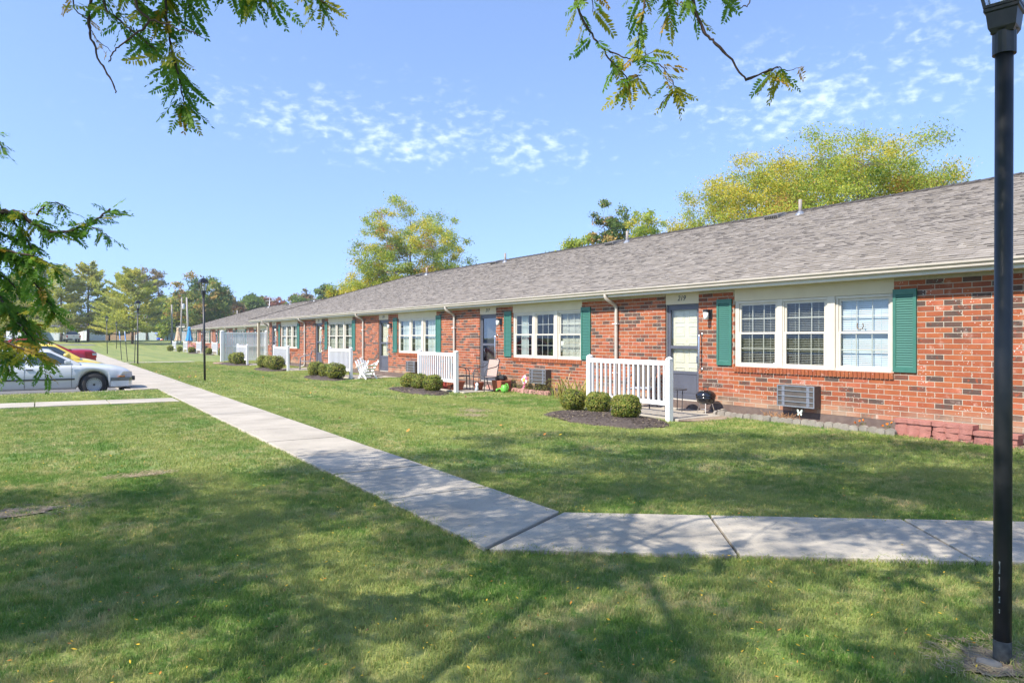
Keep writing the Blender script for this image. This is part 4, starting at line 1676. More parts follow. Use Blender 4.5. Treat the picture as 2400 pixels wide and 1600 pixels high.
# butterfly stake and marigolds
bt = thing('butterfly_stake', 'pale green butterfly ornament on a stake in front of the air conditioner', 'garden ornament', (11.36, 8.02, .06))
b = MB()
b.path([(0, 0, 0), (.01, .01, .20)], .004, 5)
b.obj('stake', mk('rusty_stake', (.32, .13, .05), (.40, .2, .1), 20, .8), bt)
PGREEN = mk('pale_green_wing', (.62, .74, .64), (.74, .82, .74), 12, .6)
for s in (-1, 1):
    b = MB()
    b.prism([(0, .19), (s * .03, .245), (s * .055, .245), (s * .05, .205), (s * .028, .19), (s * .045, .165), (s * .035, .14), (s * .015, .15)][::s], 'x', -.004, .004)
    b.obj('wing', PGREEN, bt, fixn=True)
ORANGE = mk('orange_petal', (.75, .20, .015), (.80, .30, .02), 30, .6)
STEM = leafmat('plant_leaf', (.09, .13, .035), (.17, .14, .05), .3, 9)
for i, (y, lb) in enumerate(((6.92, 'small orange marigold just right of the air conditioner'), (6.45, 'orange marigold between the air conditioner and the red blocks'))):
    t = thing('marigold', lb, 'flower', (11.40, y, .065), 0, 'marigolds in the soil strip')
    s = MB()
    for k in range(26):
        a = random.uniform(0, 6.28)
        r_ = random.uniform(.02, .10)
        leaf_quad(s, Vector((r_ * math.cos(a), r_ * math.sin(a), random.uniform(.01, .11))), Vector((random.uniform(-1, 1), random.uniform(-1, 1), .6)), .022, .4, 0)
    for (dx, dy, dz) in ((0, 0, .13), (-.03, .06, .10), (.02, -.06, .15)):
        s.path([(dx * .3, dy * .3, 0), (dx, dy, dz)], .003, 4)
    s.obj('stems', STEM, t)
    for (dx, dy, dz) in ((0, 0, .14), (-.03, .06, .11), (.02, -.06, .16)):
        b = MB()
        for q in range(10):
            leaf_quad(b, Vector((dx, dy, dz)) + Vector((random.uniform(-.01, .01), random.uniform(-.012, .012), random.uniform(-.008, .01))), Vector((random.uniform(-1, 1), random.uniform(-1, 1), random.uniform(-.3, 1))), .016, .8, 0)
        b.obj('blossom', ORANGE, t)
t = thing('dried_plant', 'dried orange-brown plant in the soil left of the butterfly stake', 'plant', (11.40, 8.5, .065))
b = MB()
for k in range(120):
    a = random.uniform(0, 6.28)
    r_ = random.uniform(.05, .30)
    p0 = Vector((random.uniform(-.05, .05), random.uniform(-.25, .25), 0))
    p1 = p0 + Vector((.4 * r_ * math.cos(a), r_ * math.sin(a), random.uniform(.05, .17)))
    b.bar(p0, p1, .004, .004)
    for q in range(3):
        leaf_quad(b, p0.lerp(p1, random.uniform(.5, 1)), Vector((random.uniform(-1, 1), random.uniform(-1, 1), 1)), .012, .5, 0)
b.obj('twigs', mk('dried_stems', (.42, .22, .10), (.34, .20, .10), 8, .9, coord='POS'), t)

# ------------------------------------------------------------------ porch furniture


def sling_chair(label, loc, rotz, frame, sling, group='metal patio chairs on the porches', cushion=None):
    """stackable patio chair facing local -y"""
    t = thing('patio_chair', label, 'chair', loc, rotz, group)
    for s in (-1, 1):
        a = MB()
        x = s * .27
        a.path([(x, -.26, 0), (x, -.25, .35), (x, -.235, .56), (x, -.18, .625), (x, -.05, .655), (x, .16, .69), (x, .25, .76), (x * .9, .30, .90)], .014, 8)
        a.obj('arm_frame', frame, t, smooth=True)
        l = MB()
        l.path([(x * .92, .30, .90), (x * .92, .20, .42), (x * .92, .24, .2), (x * .95, .33, 0)], .014, 8)
        l.obj('leg', frame, t, smooth=True)
        r_ = MB()
        r_.path([(x * .9, -.24, .40), (x * .9, .20, .38)], .012, 8)
        r_.obj('seat_rail', frame, t, smooth=True)
    b = MB()
    b.path([(-.25, -.24, .405), (.25, -.24, .405)], .012, 8)
    b.path([(-.245, .30, .90), (.245, .30, .90)], .012, 8)
    b.obj('crossbar', frame, t, smooth=True)

    def sheet(name, pts, mat):
        m = MB()
        for (a, b_) in zip(pts[:-1], pts[1:]):
            m.hexa([(-.235, a[0], a[1]), (.235, a[0], a[1]), (.235, b_[0], b_[1]), (-.235, b_[0], b_[1]),
                    (-.235, a[0], a[1] + .008), (.235, a[0], a[1] + .008), (.235, b_[0], b_[1] + .008), (-.235, b_[0], b_[1] + .008)])
        m.obj(name, mat, t)
    sheet('seat', [(-.24, .402), (-.1, .385), (.08, .375), (.19, .385)], sling)
    m = MB()
    for a, b_ in (((.20, .42), (.235, .60)), ((.235, .60), (.265, .76)), ((.265, .76), (.298, .905))):
        m.hexa([(-.235, a[0], a[1]), (.235, a[0], a[1]), (.235, a[0] + .008, a[1]), (-.235, a[0] + .008, a[1]),
                (-.235, b_[0], b_[1]), (.235, b_[0], b_[1]), (.235, b_[0] + .008, b_[1]), (-.235, b_[0] + .008, b_[1])])
    m.obj('backrest', sling, t)
    if cushion:
        m = MB()
        m.box(-.22, .22, -.22, .16, .395, .435)
        m.obj('seat_pad', cushion, t, bevel=.012)
    return t


CHECK = mk('checked_pad', (.55, .55, .56), (.10, .11, .14), 26, .9)
sling_chair('brown sling chair with a checked pad behind the 219 railing', (11.05, 11.75, .07), R(-62), PTUBE, SLINGD, cushion=CHECK)
sling_chair('tan sling chair angled beside the 217 door', (10.72, 17.78, .07), R(95) + math.pi, PTUBE, SLING)
sling_chair('dark patio chair half hidden by the post of the 217 railing', (10.40, 18.75, .07), R(70), PTUBE, SLINGD)
sling_chair('grey metal patio chair standing at the 213 door', (10.75, 34.6, .07), R(250), PTUBEG, mk('grey_sling', (.24, .22, .21), (.19, .18, .17), 30, .8))
t = thing('side_table', 'small black metal table behind the 219 railing', 'table', (11.05, 10.75, .07))
b = MB()
b.lathe([(.002, .44), (.25, .44), (.255, .45), (.25, .462), (.002, .46)], 22)
b.obj('table_top', PTUBE, t, smooth=False)
for k in range(3):
    a = R(30 + 120 * k)
    b = MB()
    b.path([(.22 * math.cos(a), .22 * math.sin(a), .44), (.20 * math.cos(a), .20 * math.sin(a), 0)], .009, 6)
    b.obj('leg', PTUBE, t)

# folded white chair at 215
t = thing('folded_chair', 'white wooden lounge chair tipped against the 215 railing', 'chair', (10.35, 25.85, .05), R(15))
for k in range(5):
    b = MB()
    b.bar((-.22 + .11 * k, .05, .05), (-.26 + .13 * k, .48, .78 + .06 * (2 - abs(k - 2))), .085, .018, up=(0, 1, -.5))
    b.obj('back_slat', WHITE, t)
for k in range(4):
    b = MB()
    b.bar((-.25, -.10 - .1 * k, .15 + .14 * k), (.25, -.10 - .1 * k, .15 + .14 * k), .085, .018, up=(0, 1, 1))
    b.obj('seat_slat', WHITE, t)
for s in (-1, 1):
    b = MB()
    b.bar((s * .27, .25, .0), (s * .27, -.5, .80), .09, .022, up=(1, 0, 0))
    b.bar((s * .3, -.35, 0), (s * .3, .1, .45), .08, .022, up=(1, 0, 0))
    b.obj('leg', WHITE, t)
    b = MB()
    b.bar((s * .33, .32, .5), (s * .33, -.3, .72), .11, .02)
    b.obj('armrest', WHITE, t)
t.scale = (.84, .84, .86)
# dark door mat at 215, welcome mats
b = MB()
b.box(-.3, .3, -.45, .45, 0, .012)
tag(b.obj('door_mat', BLACKP, loc=(11.1, 27.2, .071)), 'dark door mat on the porch slab of 215', 'mat')


def pot(label, loc, r=.14, h=.2, mat=None, group=None):
    t = thing('flower_pot', label, 'flower pot', loc, 0, group)
    b = MB()
    b.lathe([(r * .68, 0), (r * .95, h * .78), (r * 1.06, h * .78), (r * 1.06, h), (r * .95, h), (r * .9, h * .8), (.004, h * .8)], 20)
    b.obj('pot', mat or TERRA, t, smooth=False)
    return t


t = pot('terracotta pot holding a bare dead stem, left of the 217 door', (10.75, 18.25, .07), .16, .22)
b = MB()
p = [(0, 0, .18), (.01, .02, .5), (-.02, .08, .85), (.0, .14, 1.1), (.0, .22, 1.25), (.0, .30, 1.28)]
b.path(p, [.007, .006, .005, .004, .003, .002], 5)
for k in range(14):
    z = random.uniform(.2, .55)
    a = random.uniform(0, 6.28)
    b.path([(0, .02, z), (.08 * math.cos(a), .02 + .1 * math.sin(a), z + .12)], [.003, .002], 4)
for s in (-1, 1):
    b.path([(0, .22, 1.25), (.03, .25 + s * .08, 1.15)], [.003, .002], 4)
b.obj('stem', TWIG, t)
REDPL = mk('red_planter', (.36, .065, .045), (.30, .05, .04), 9, .7)
for i, (y, rz, lb) in enumerate(((19.45, .25, 'red plastic planter behind the 217 railing, left of another'), (18.75, -.1, 'reddish-brown planter against the post of the 217 railing'))):
    t = thing('planter_box', lb, 'planter', (10.25, y, .07), rz, 'red planters behind the 217 railing')
    b = MB()
    b.hexa([(-.13, -.26, 0), (.13, -.26, 0), (.13, .26, 0), (-.13, .26, 0), (-.17, -.33, .24), (.17, -.33, .24), (.17, .33, .24), (-.17, .33, .24)])
    b.box(-.185, .185, -.345, .345, .225, .262)
    b.obj('box', REDPL if i == 0 else TERRA, t, bevel=.01)
t = thing('planter_box', 'square clay planter beside the tan chair, with a black bag on it', 'planter', (11.1, 17.55, .07))
b = MB()
b.hexa([(-.15, -.22, 0), (.15, -.22, 0), (.15, .22, 0), (-.15, .22, 0), (-.18, -.26, .30), (.18, -.26, .30), (.18, .26, .30), (-.18, .26, .30)])
b.obj('box', TERRA, t, bevel=.012)
b = MB()
for k in range(9):
    c = Vector((random.uniform(-.08, .08), random.uniform(-.16, .16), .05))
    b.lathe([(.01, .0), (.08, .03), (.07, .10), (.02, .14)], 7, (c.x, c.y, random.uniform(-.02, .03)))
tag(b.obj('black_bag', BLACKP, loc=(11.1, 17.55, .375)), 'crumpled black bag lying on the clay planter', 'bag')
GREENPL = mk('lime_plastic', (.12, .40, .05), (.15, .45, .07), 8, .4)
t = thing('watering_can', 'lime green plastic watering can at the end of the 217 porch', 'watering can', (10.95, 17.15, .06), R(-80))
b = MB()
b.lathe([(.09, 0), (.11, .06), (.09, .19), (.055, .21)], 16)
b.obj('body', GREENPL, t, smooth=True)
b = MB()
b.path([(-.08, 0, .05), (-.2, 0, .10), (-.30, 0, .05)], [.028, .022, .03], 8)
b.lathe([(.02, -.03), (.06, -.0)], 10, (-.31, 0, .04), axis='x')
b.obj('spout', GREENPL, t, smooth=True)
b = MB()
b.path([(.08, 0, .05), (.17, 0, .13), (.12, 0, .24), (.03, 0, .24)], .012, 8)
b.obj('handle', GREENPL, t, smooth=True)
t = thing('garden_ornament', 'small pale blue dog-shaped ornament against the terracotta pot', 'garden ornament', (10.55, 18.0, .07))
b = MB()
b.lathe([(.03, 0), (.05, .05), (.035, .12), (.045, .15), (.05, .19), (.02, .23), (.003, .235)], 12)
for s in (-1, 1):
    b.path([(0, s * .045, .20), (-.01, s * .07, .15)], [.016, .02], 6)
    b.path([(-.02, s * .025, .08), (-.05, s * .03, 0)], [.015, .018], 6)
b.obj('body', mk('pale_blue_glaze', (.50, .60, .68), (.62, .70, .74), 14, .35), t, smooth=True)
t = thing('flower_ornament', 'pink and white flower figure standing in the plants below the 217 window', 'garden ornament', (11.42, 16.85, .05))
PINK = mk('pink_plastic', (.72, .10, .22), (.78, .25, .38), 14, .45)
b = MB()
b.path([(0, 0, 0), (0, 0, .3)], .008, 6)
b.obj('stake', STEM, t)
for k in range(7):
    a = 2 * math.pi * k / 7
    b = MB()
    b.lathe([(.003, -.02), (.05, -.012), (.05, .012), (.003, .02)], 10, (0, .085 * math.cos(a), .36 + .085 * math.sin(a)), axis='x')
    b.obj('petal', PINK if k % 2 else WHITE, t)
b = MB()
b.lathe([(.003, -.04), (.05, -.03), (.05, .02), (.003, .03)], 10, (-.01, 0, .36), axis='x')
b.obj('face', mk('yellow_plastic', (.72, .55, .08), (.75, .6, .12), 8, .4), t)
b = MB()
b.lathe([(.004, .06), (.06, .07), (.07, .12), (.03, .2), (.004, .22)], 10)
b.obj('body', PINK, t)

# low leafy plants below the 217 window and the iris clump at its end
for i in range(7):
    y = 18.2 - i * .42
    t = thing('bedding_plant', ('tallest leafy plant beside the clay planter', 'leafy plant next to the clay planter', 'leafy plant left of the pink flower figure', 'leafy plant right of the pink flower figure',
                                'olive plant left of the 217 air conditioner', 'olive plant under the 217 air conditioner', 'olive plant beside the iris clump')[i], 'plant', (11.40 + random.uniform(-.03, .03), y, .05), 0, 'plants below the 217 window')
    hh = (.52, .44, .42, .38, .40, .36, .44)[i]
    b = MB()
    for k in range(420):
        a, r_ = random.uniform(0, 6.28), math.sqrt(random.random()) * .27
        z = random.uniform(.02, hh) * (1 - (r_ / .3) ** 2)
        leaf_quad(b, Vector((r_ * .7 * math.cos(a), r_ * math.sin(a), z)), Vector((random.uniform(-1, 1), random.uniform(-1, 1), 1)), random.uniform(.018, .03), .5, random.choices((0, 1, 2), (.5, .3, .2))[0])
    b.obj('foliage', [STEM, leafmat('plant_olive', (.16, .15, .05), (.22, .15, .07), .3, 9), BUSHM[0]], t)
t = thing('iris_clump', 'iris clump of long yellowing leaves left of the 219 railing', 'plant', (11.0, 14.25, .04))
IR = [leafmat('iris_green', (.20, .30, .06), (.26, .34, .08), .4, 3), leafmat('iris_yellow', (.52, .42, .13), (.42, .38, .10), .4, 3), leafmat('iris_straw', (.50, .34, .18), (.40, .28, .14), .3, 3)]
for k in range(80):
    a = random.uniform(0, 6.28)
    base = Vector((random.uniform(-.2, .2), random.uniform(-.75, .6), 0))
    ln = random.uniform(.35, .75)
    out = Vector((math.cos(a), math.sin(a), 0)) * ln * random.uniform(.3, .85)
    side = Vector((-math.sin(a), math.cos(a), 0)) * random.uniform(.012, .02)
    droop = random.uniform(-.25, .25)
    P = [base, base + out * .35 + Vector((0, 0, ln * .55)), base + out * .75 + Vector((0, 0, ln * (.75 + droop * .5))), base + out * 1.1 + Vector((0, 0, max(.03, ln * (.62 + droop * 1.4))))]
    b = MB()
    for q in range(3):
        w0, w1 = (1, .9, .6, .02)[q], (1, .9, .6, .02)[q + 1]
        b.face([P[q] - side * w0, P[q] + side * w0, P[q + 1] + side * w1, P[q + 1] - side * w1])
    b.obj('leaf', random.choices(IR, (.45, .33, .22))[0], t)
t = thing('flat_stones', 'two flat brown stones lying left of the tall white screen', 'stones', (9.2, 46.6, 0))
for k in range(2):
    b = MB()
    b.lathe([(.30, 0), (.33, .05), (.27, .10), (.01, .11)], 9)
    b.obj('stone', mk('brown_stone', (.30, .20, .15), (.24, .17, .13), 9, .95), t, (0, -.3 + .62 * k, 0), (0, 0, k * 1.1))

# ------------------------------------------------------------------ lamp posts
LGLASS = glassmat('lantern_glass', (.86, .88, .90), 1.5, .08, 1.2)


def lamp_post(label, loc, h, tilt=(0, 0), rotz=0.0, sides=4, group='black lantern lamp posts', r=.039):
    t = thing('lamp_post', label, 'lamp post', loc, 0, group)
    t.rotation_euler = (tilt[0], tilt[1], rotz)
    hl = h - .78          # collar height
    p = MB()
    p.path([(0, 0, -.3), (0, 0, hl)], r, 18)
    p.obj('pole', BLACKM, t, smooth=True)
    c = MB()
    c.lathe([(r + .004, hl - .05), (r + .012, hl - .05), (r + .012, hl + .06), (r + .02, hl + .065)], 18)
    c.obj('collar', BLACKM, t, smooth=False)
    n = sides

    def ring(m, prof):
        m.lathe([(a * math.sqrt(2), z) for a, z in prof], 4)
    b = MB()
    ring(b, [(.045, hl + .05), (.058, hl + .075), (.066, hl + .15), (.074, hl + .155), (.074, hl + .17), (.062, hl + .175)])
    b.obj('socket_base', BLACKM, t, rot=(0, 0, R(45)))
    z0, z1 = hl + .175, hl + .48
    w0, w1 = .068, .125
    f = MB()
    for k in range(4):
        a = R(90 * k + 45)
        q = math.sqrt(2)
        f.bar((w0 * q * math.cos(a), w0 * q * math.sin(a), z0), (w1 * q * math.cos(a), w1 * q * math.sin(a), z1), .014, .014)
        a2 = R(90 * k + 135)
        for w, z in ((w0, z0 + .006), (w1, z1)):
            f.bar((w * q * math.cos(a), w * q * math.sin(a), z), (w * q * math.cos(a2), w * q * math.sin(a2), z), .014, .014)
    f.obj('lantern_frame', BLACKM, t)
    for k in range(4):
        a, a2 = R(90 * k + 45), R(90 * k + 135)
        g = MB()
        q = math.sqrt(2) * .97
        g.face([(w0 * q * math.cos(a), w0 * q * math.sin(a), z0 + .01), (w0 * q * math.cos(a2), w0 * q * math.sin(a2), z0 + .01), (w1 * q * math.cos(a2), w1 * q * math.sin(a2), z1), (w1 * q * math.cos(a), w1 * q * math.sin(a), z1)])
        g.obj('pane', LGLASS, t)
    s = MB()
    s.lathe([(.017, z0), (.017, z0 + .07), (.012, z0 + .075)], 12)
    s.lathe([(.014, z0 + .08), (.03, z0 + .13), (.028, z0 + .17), (.004, z0 + .2)], 12)
    s.obj('bulb', FROST, t, smooth=True)
    cap = MB()
    ring(cap, [(.15, z1 - .004), (.155, z1 + .012), (.14, z1 + .03), (.12, z1 + .10), (.06, z1 + .16), (.012, z1 + .18)])
    cap.lathe([(.012, z1 + .17), (.012, z1 + .2), (.022, z1 + .215), (.012, z1 + .235), (.003, z1 + .26)], 10)
    cap.obj('cap', BLACKM, t, rot=(0, 0, R(45)))
    return t


lamp_near = lamp_post('black lamp post close to the camera at the right edge, standing in the grass', (NLX, NLY, 0), 3.80, (0, R(.85)), R(12))
pr = MB()
pr.lathe([(.0395, -.05), (.0395, .105), (.0385, .12)], 18)
pr.obj('worn_base', mk('worn_paint', (.10, .105, .10), (.05, .05, .05), 30, .8), lamp_near, smooth=True)
sr = MB()
sr.box(-.001, .001, -.004, .004, .28, .45)
for k, (z0, z1, w) in enumerate(((.44, .50, .004), (.36, .425, .003), (.30, .33, .004), (.25, .27, .003))):
    s_ = MB()
    a = YAW + R(90) + R(64)
    d = Vector((-math.cos(R(26)), -math.sin(R(26)) * .3, 0))
    ang = R(172)
    s_.hexa([((.0392) * math.cos(ang + q), (.0392) * math.sin(ang + q), z) for z, qq in ((z0, w / .039), (z1, w / .039)) for q in (-qq, qq)] +
            [((.0398) * math.cos(ang + q), (.0398) * math.sin(ang + q), z) for z, qq in ((z0, w / .039), (z1, w / .039)) for q in (-qq, qq)])
    s_.obj('paint_chip', mk('pale_scratch', (.10, .12, .12), (.20, .23, .22), 160, .8), lamp_near)
lamp_post('black lamp post in the mid lawn, in front of the far wing', (5.16, 28.7, 0), 3.92, (0, R(-.9)), R(8))
lamp_post('black lamp post beside the sidewalk, between the leaning stakes', (4.98, 48.6, 0), 3.95, (0, 0), R(5))
lamp_post('tallest-looking lamp post right of the red car, before the pine trees', (*at(251.5, 73), 0), 3.9, (0, R(-1)), R(5))
lamp_post('farthest lamp post, in the grass right of the wooden fence', (*at(273, 95), 0), 3.85, (0, 0), R(5))
b = MB()
b.lathe([(.004, -.055), (.022, -.05), (.028, -.02), (.027, .025), (.02, .05), (.004, .055)], 12, axis='x')
tag(b.obj('stone', mk('rounded_stone', (.17, .16, .15), (.23, .22, .2), 12, .9), loc=(NLX - .10, NLY + .015, .012), rot=(0, .1, R(-50)), smooth=True), 'small rounded stone lying at the foot of the near lamp post', 'stone')

# three leaning stakes
for i, (bx, by, tx, ty, top, lb) in enumerate(((285.5, 843.5, 279.8, 776, True, 'left leaning black stake with a blue top'), (299, 847, 292.5, 776, True, 'middle leaning black stake with a blue and white top'), (315, 851.5, 318, 776, False, 'plain black stake leaning beside the lamp post'))):
    Z = EYE * 1700 / (by - 792)
    p0 = at3(bx, by, Z)
    p1 = at3(tx, ty, Z)
    t = thing('stake', lb, 'stake', p0, 0, 'leaning stakes by the sidewalk')
    d = p1 - p0
    b = MB()
    b.path([(0, 0, -.1), tuple(d)], .022, 8)
    b.obj('rod', BLACKM, t)
    if top:
        b = MB()
        b.path([tuple(d * .72), tuple(d * .90)], .036, 8)
        b.obj('blue_band', mk('blue_tape', (.12, .28, .62), (.2, .4, .7), 14, .6), t)
        b = MB()
        b.path([tuple(d * .68), tuple(d * .74)], .034, 8)
        b.path([tuple(d * .905), tuple(d * 1.0)], .036, 8)
        b.obj('white_band', mk('pale_tape', (.6, .66, .74), (.4, .5, .68), 14, .6), t)
# ------------------------------------------------------------------ cars
TYRE = mk('tyre_rubber', (.022, .022, .024), (.035, .034, .033), 20, .85)
RIM = mk('rim_silver', (.36, .37, .39), (.30, .31, .33), 12, .4, metal=.5)
CARGL = mk('car_glass', (.035, .050, .060), (.05, .07, .08), 2, .05, spec=.8, coat=.3)
TRIMD = mk('bumper_trim', (.035, .036, .038), (.05, .05, .05), 9, .45)
LENS = mk('lamp_lens', (.55, .58, .60), (.40, .43, .46), 40, .08, spec=.7, coat=.5)
AMBER = mk('amber_lens', (.75, .24, .015), (.65, .2, .01), 30, .15, coat=.5)
REDLENS = mk('red_lens', (.45, .02, .02), (.35, .015, .015), 20, .12, coat=.5)


def paint(name, c, c2=None):
    return mk(name, c, c2 or tuple(x * .94 for x in c), 3, .28, spec=.5, coat=.6)


def interp(tab, x):
    return float(np.interp(x, [t[0] for t in tab], [t[1] for t in tab]))


def smooth_tab(tab, n=90):
    a = np.array(tab)
    xs = np.linspace(a[0, 0], a[-1, 0], n)
    v = np.interp(xs, a[:, 0], a[:, 1])
    k = np.array([1, 2, 3, 2, 1]) / 9
    pv = np.pad(v, 2, mode='edge')
    v2 = np.convolve(pv, k, 'valid')
    v2[0], v2[-1] = v[0], v[-1]
    return list(zip(xs, v2))


def car(label, loc, rotz, body, top, width, bottom, cab, wheels, hw=.90, wr=.33, arch=.37, group='cars parked side by side in the lot', name='parked_car'):
    """body runs along local x with the nose at x=0 and the tail at negative x"""
    t = thing(name, label, 'car', loc, rotz, group)
    top, width = smooth_tab(top), smooth_tab(width)
    L0 = top[0][0]
    xs = sorted(set(list(np.linspace(L0, top[-1][0], 64)) + [w + d for w in wheels for d in np.linspace(-arch, arch, 15)]))
    m = MB()
    rings = []
    for x in xs:
        zt, w = interp(top, x), interp(width, x)
        zb = bottom
        e0 = min(abs(x - L0), abs(x - top[-1][0]))
        zb = bottom + .10 * max(0, 1 - e0 / .25)
        for xw in wheels:
            if abs(x - xw) < arch:
                zb = max(zb, wr + math.sqrt(arch ** 2 - (x - xw) ** 2))
        zs = max(zt - .09, zb + .06)
        zb = min(zb, zs - .05)
        half = [(0, zb), (w * .88, zb), (w * .965, zb + min(.08, (zs - zb) * .3)), (w, zb + (zs - zb) * .6), (w * .985, zs - (zs - zb) * .12), (w * .93, zs + .02), (w * .6, zt - .012), (0, zt)]
        pts = [(x, y, z) for y, z in half] + [(x, -y, z) for y, z in half[-2:0:-1]]
        b = len(m.v)
        m.v.extend(pts)
        rings.append((b, len(pts)))
    for (b0, n), (b1, _) in zip(rings[:-1], rings[1:]):
        for k in range(n):
            m.f.append((b0 + k, b1 + k, b1 + (k + 1) % n, b0 + (k + 1) % n))
            m.m.append(0)
    for b, n in (rings[0], rings[-1]):
        m.f.append(tuple(b + k for k in range(n)))
        m.m.append(0)
    m.obj('body', body, t, smooth=True, fixn=True)
    # cabin
    xa0, xa1, xc1, xc0, zb, zr = cab['xa0'], cab['xa1'], cab['xc1'], cab['xc0'], cab['zb'], cab['zr']
    wb, wt_ = hw * .93, hw * cab.get('wr', .70)
    prof = [(xc0, zb), (xc1, zr - .03), ((xa1 + xc1) / 2, zr), (xa1, zr - .03), (xa0, zb)]
    prof = smooth_tab(prof, 60) if cab.get('round') else prof
    c = MB()
    rings = []
    cx = sorted(set(list(np.linspace(xc0, xa0, 40)) + [p[0] for p in prof[:1]]))
    for x in cx:
        z = interp(prof, x)
        f = (z - zb) / (zr - zb)
        w = wb - (wb - wt_) * f
        half = [(wb * 1.0, zb - .05), (w, z - .03 * f), (w * .82, z), (0, z + .018 * f)]
        pts = [(x, y, zz) for y, zz in half] + [(x, -y, zz) for y, zz in half[-2::-1]]
        b = len(c.v)
        c.v.extend(pts)
        rings.append((b, len(pts)))
    for (b0, n), (b1, _) in zip(rings[:-1], rings[1:]):
        for k in range(n - 1):
            c.f.append((b0 + k, b1 + k, b1 + k + 1, b0 + k + 1))
            c.m.append(0)
    c.obj('cabin', body, t, smooth=True, fixn=True)

    def wat(x, z):
        f = (z - zb) / (zr - zb)
        return wb - (wb - wt_) * f

    def pr_z(x):
        return interp(prof, x)
    # windscreens follow the cabin profile
    for nm, a0, a1 in (('windscreen', xa0 - .05 * (1 if xa0 > xa1 else -1), xa1 + .04), ('rear_window', xc0 + .06, xc1 - .04)):
        g = MB()
        ks = np.linspace(a0, a1, 9)
        for u, v in zip(ks[:-1], ks[1:]):
            q = []
            for x in (u, v):
                z = pr_z(x) + .028
                w = wat(x, pr_z(x)) * .90
                q.append((x, w, z))
            dx = .012 * (1 if nm == 'windscreen' else -1)
            pu = [(q[0][0] + dx, -q[0][1], q[0][2]), (q[0][0] + dx, q[0][1], q[0][2]), (q[1][0] + dx, q[1][1], q[1][2]), (q[1][0] + dx, -q[1][1], q[1][2])]
            g.face(pu)
        g.obj(nm, CARGL, t, smooth=True, fixn=False)
    for s in (-1, 1):
        for (x0, x1) in cab['sides']:
            n = 14
            lo_, hi_ = [], []
            for x in np.linspace(x0, x1, n):
                zt = min(pr_z(x) - .075, zr - .09)
                if zt < zb + .02:
                    zt = zb + .02
                lo_.append((x, s * (wat(x, zb + .015) + .012), zb + .015))
                hi_.append((x, s * (wat(x, zt) + .012), zt))
            g = MB()
            for k in range(n - 1):
                g.face([lo_[k], lo_[k + 1], hi_[k + 1], hi_[k]])
            g.obj('side_window', CARGL, t)
    # wheels
    wm = MB()
    wm.lathe([(wr * .62, -.09), (wr * .9, -.095), (wr, -.06), (wr, .06), (wr * .9, .095), (wr * .62, .09)], 28, axis='y', cap=False)
    tm = wm.mesh('tyre', TYRE, True)
    rm = MB()
    rm.lathe([(.004, -.068), (wr * .18, -.07), (wr * .30, -.078), (wr * .46, -.066), (wr * .60, -.086), (wr * .64, -.086), (wr * .64, .08)], 28, axis='y')
    rmesh = rm.mesh('rim', RIM, True)
    sl = MB()
    for k in range(20):
        a = 2 * math.pi * k / 20
        r0, r1 = wr * .48, wr * .585
        w_ = .045
        q = [(r0 * math.cos(a - w_ * .4), r0 * math.sin(a - w_ * .4)), (r1 * math.cos(a - w_), r1 * math.sin(a - w_)), (r1 * math.cos(a + w_), r1 * math.sin(a + w_)), (r0 * math.cos(a + w_ * .4), r0 * math.sin(a + w_ * .4))]
        sl.prism(q, 'y', -.0905, -.07)
    sl.lathe([(wr * .06, -.082), (wr * .09, -.082), (wr * .09, -.07)], 12, axis='y')
    slm = sl.mesh('wheel_slots', BLACKP)
    for xw in wheels:
        ln = MB()
        ln.lathe([(arch - .012, -hw + .16), (arch - .012, hw - .16)], 24, (xw, 0, wr), axis='y')
        ln.obj('wheel_well', BLACKP, t)
        for s in (-1, 1):
            w = bpy.data.objects.new('wheel', tm)
            COL.objects.link(w)
            w.parent = t
            w.location = (xw, s * (hw - .10), wr)
            if s > 0:
                w.rotation_euler = (0, 0, math.pi)
            put('rim', rmesh, w)
            put('wheel_slots', slm, w)
    return t


def side_strip(t, x0, x1, z0, z1, w, name, mat, width=None, proud=.012):
    for s in (-1, 1):
        b = MB()
        xs = np.linspace(x0, x1, 8)
        for a, c in zip(xs[:-1], xs[1:]):
            wa = (interp(width, a) if width else w) + proud
            wc = (interp(width, c) if width else w) + proud
            b.hexa([(a, s * (wa - .04), z0), (c, s * (wc - .04), z0), (c, s * wc, z0), (a, s * wa, z0), (a, s * (wa - .04), z1), (c, s * (wc - .04), z1), (c, s * wc, z1), (a, s * wa, z1)])
        b.obj(name, mat, t, fixn=True)


PW = paint('white_paint', (.56, .58, .60))
wd = [(-5.2, .80), (-4.9, .88), (-3.5, .92), (-1.5, .92), (-.5, .88), (-.15, .80), (0, .70)]
wtop = [(-5.2, .80), (-5.1, .97), (-4.3, 1.02), (-3.9, 1.0), (-1.5, 1.0), (-1.2, .985), (-.5, .90), (-.12, .80), (0, .70)]
wc = car('white older sedan with amber corner lamps, nearest of the parked cars', (2.42, 25.98, -.155), 0, PW, wtop, wd, .22,
         dict(xa0=-1.38, xa1=-2.15, xc1=-3.7, xc0=-4.45, zb=.975, zr=1.42, sides=((-2.70, -1.62), (-3.85, -2.80))), (-1.02, -3.85), hw=.92, wr=.335, arch=.40)
side_strip(wc, -4.9, -1.52, .50, .545, 0, 'side_moulding', TRIMD, wd)
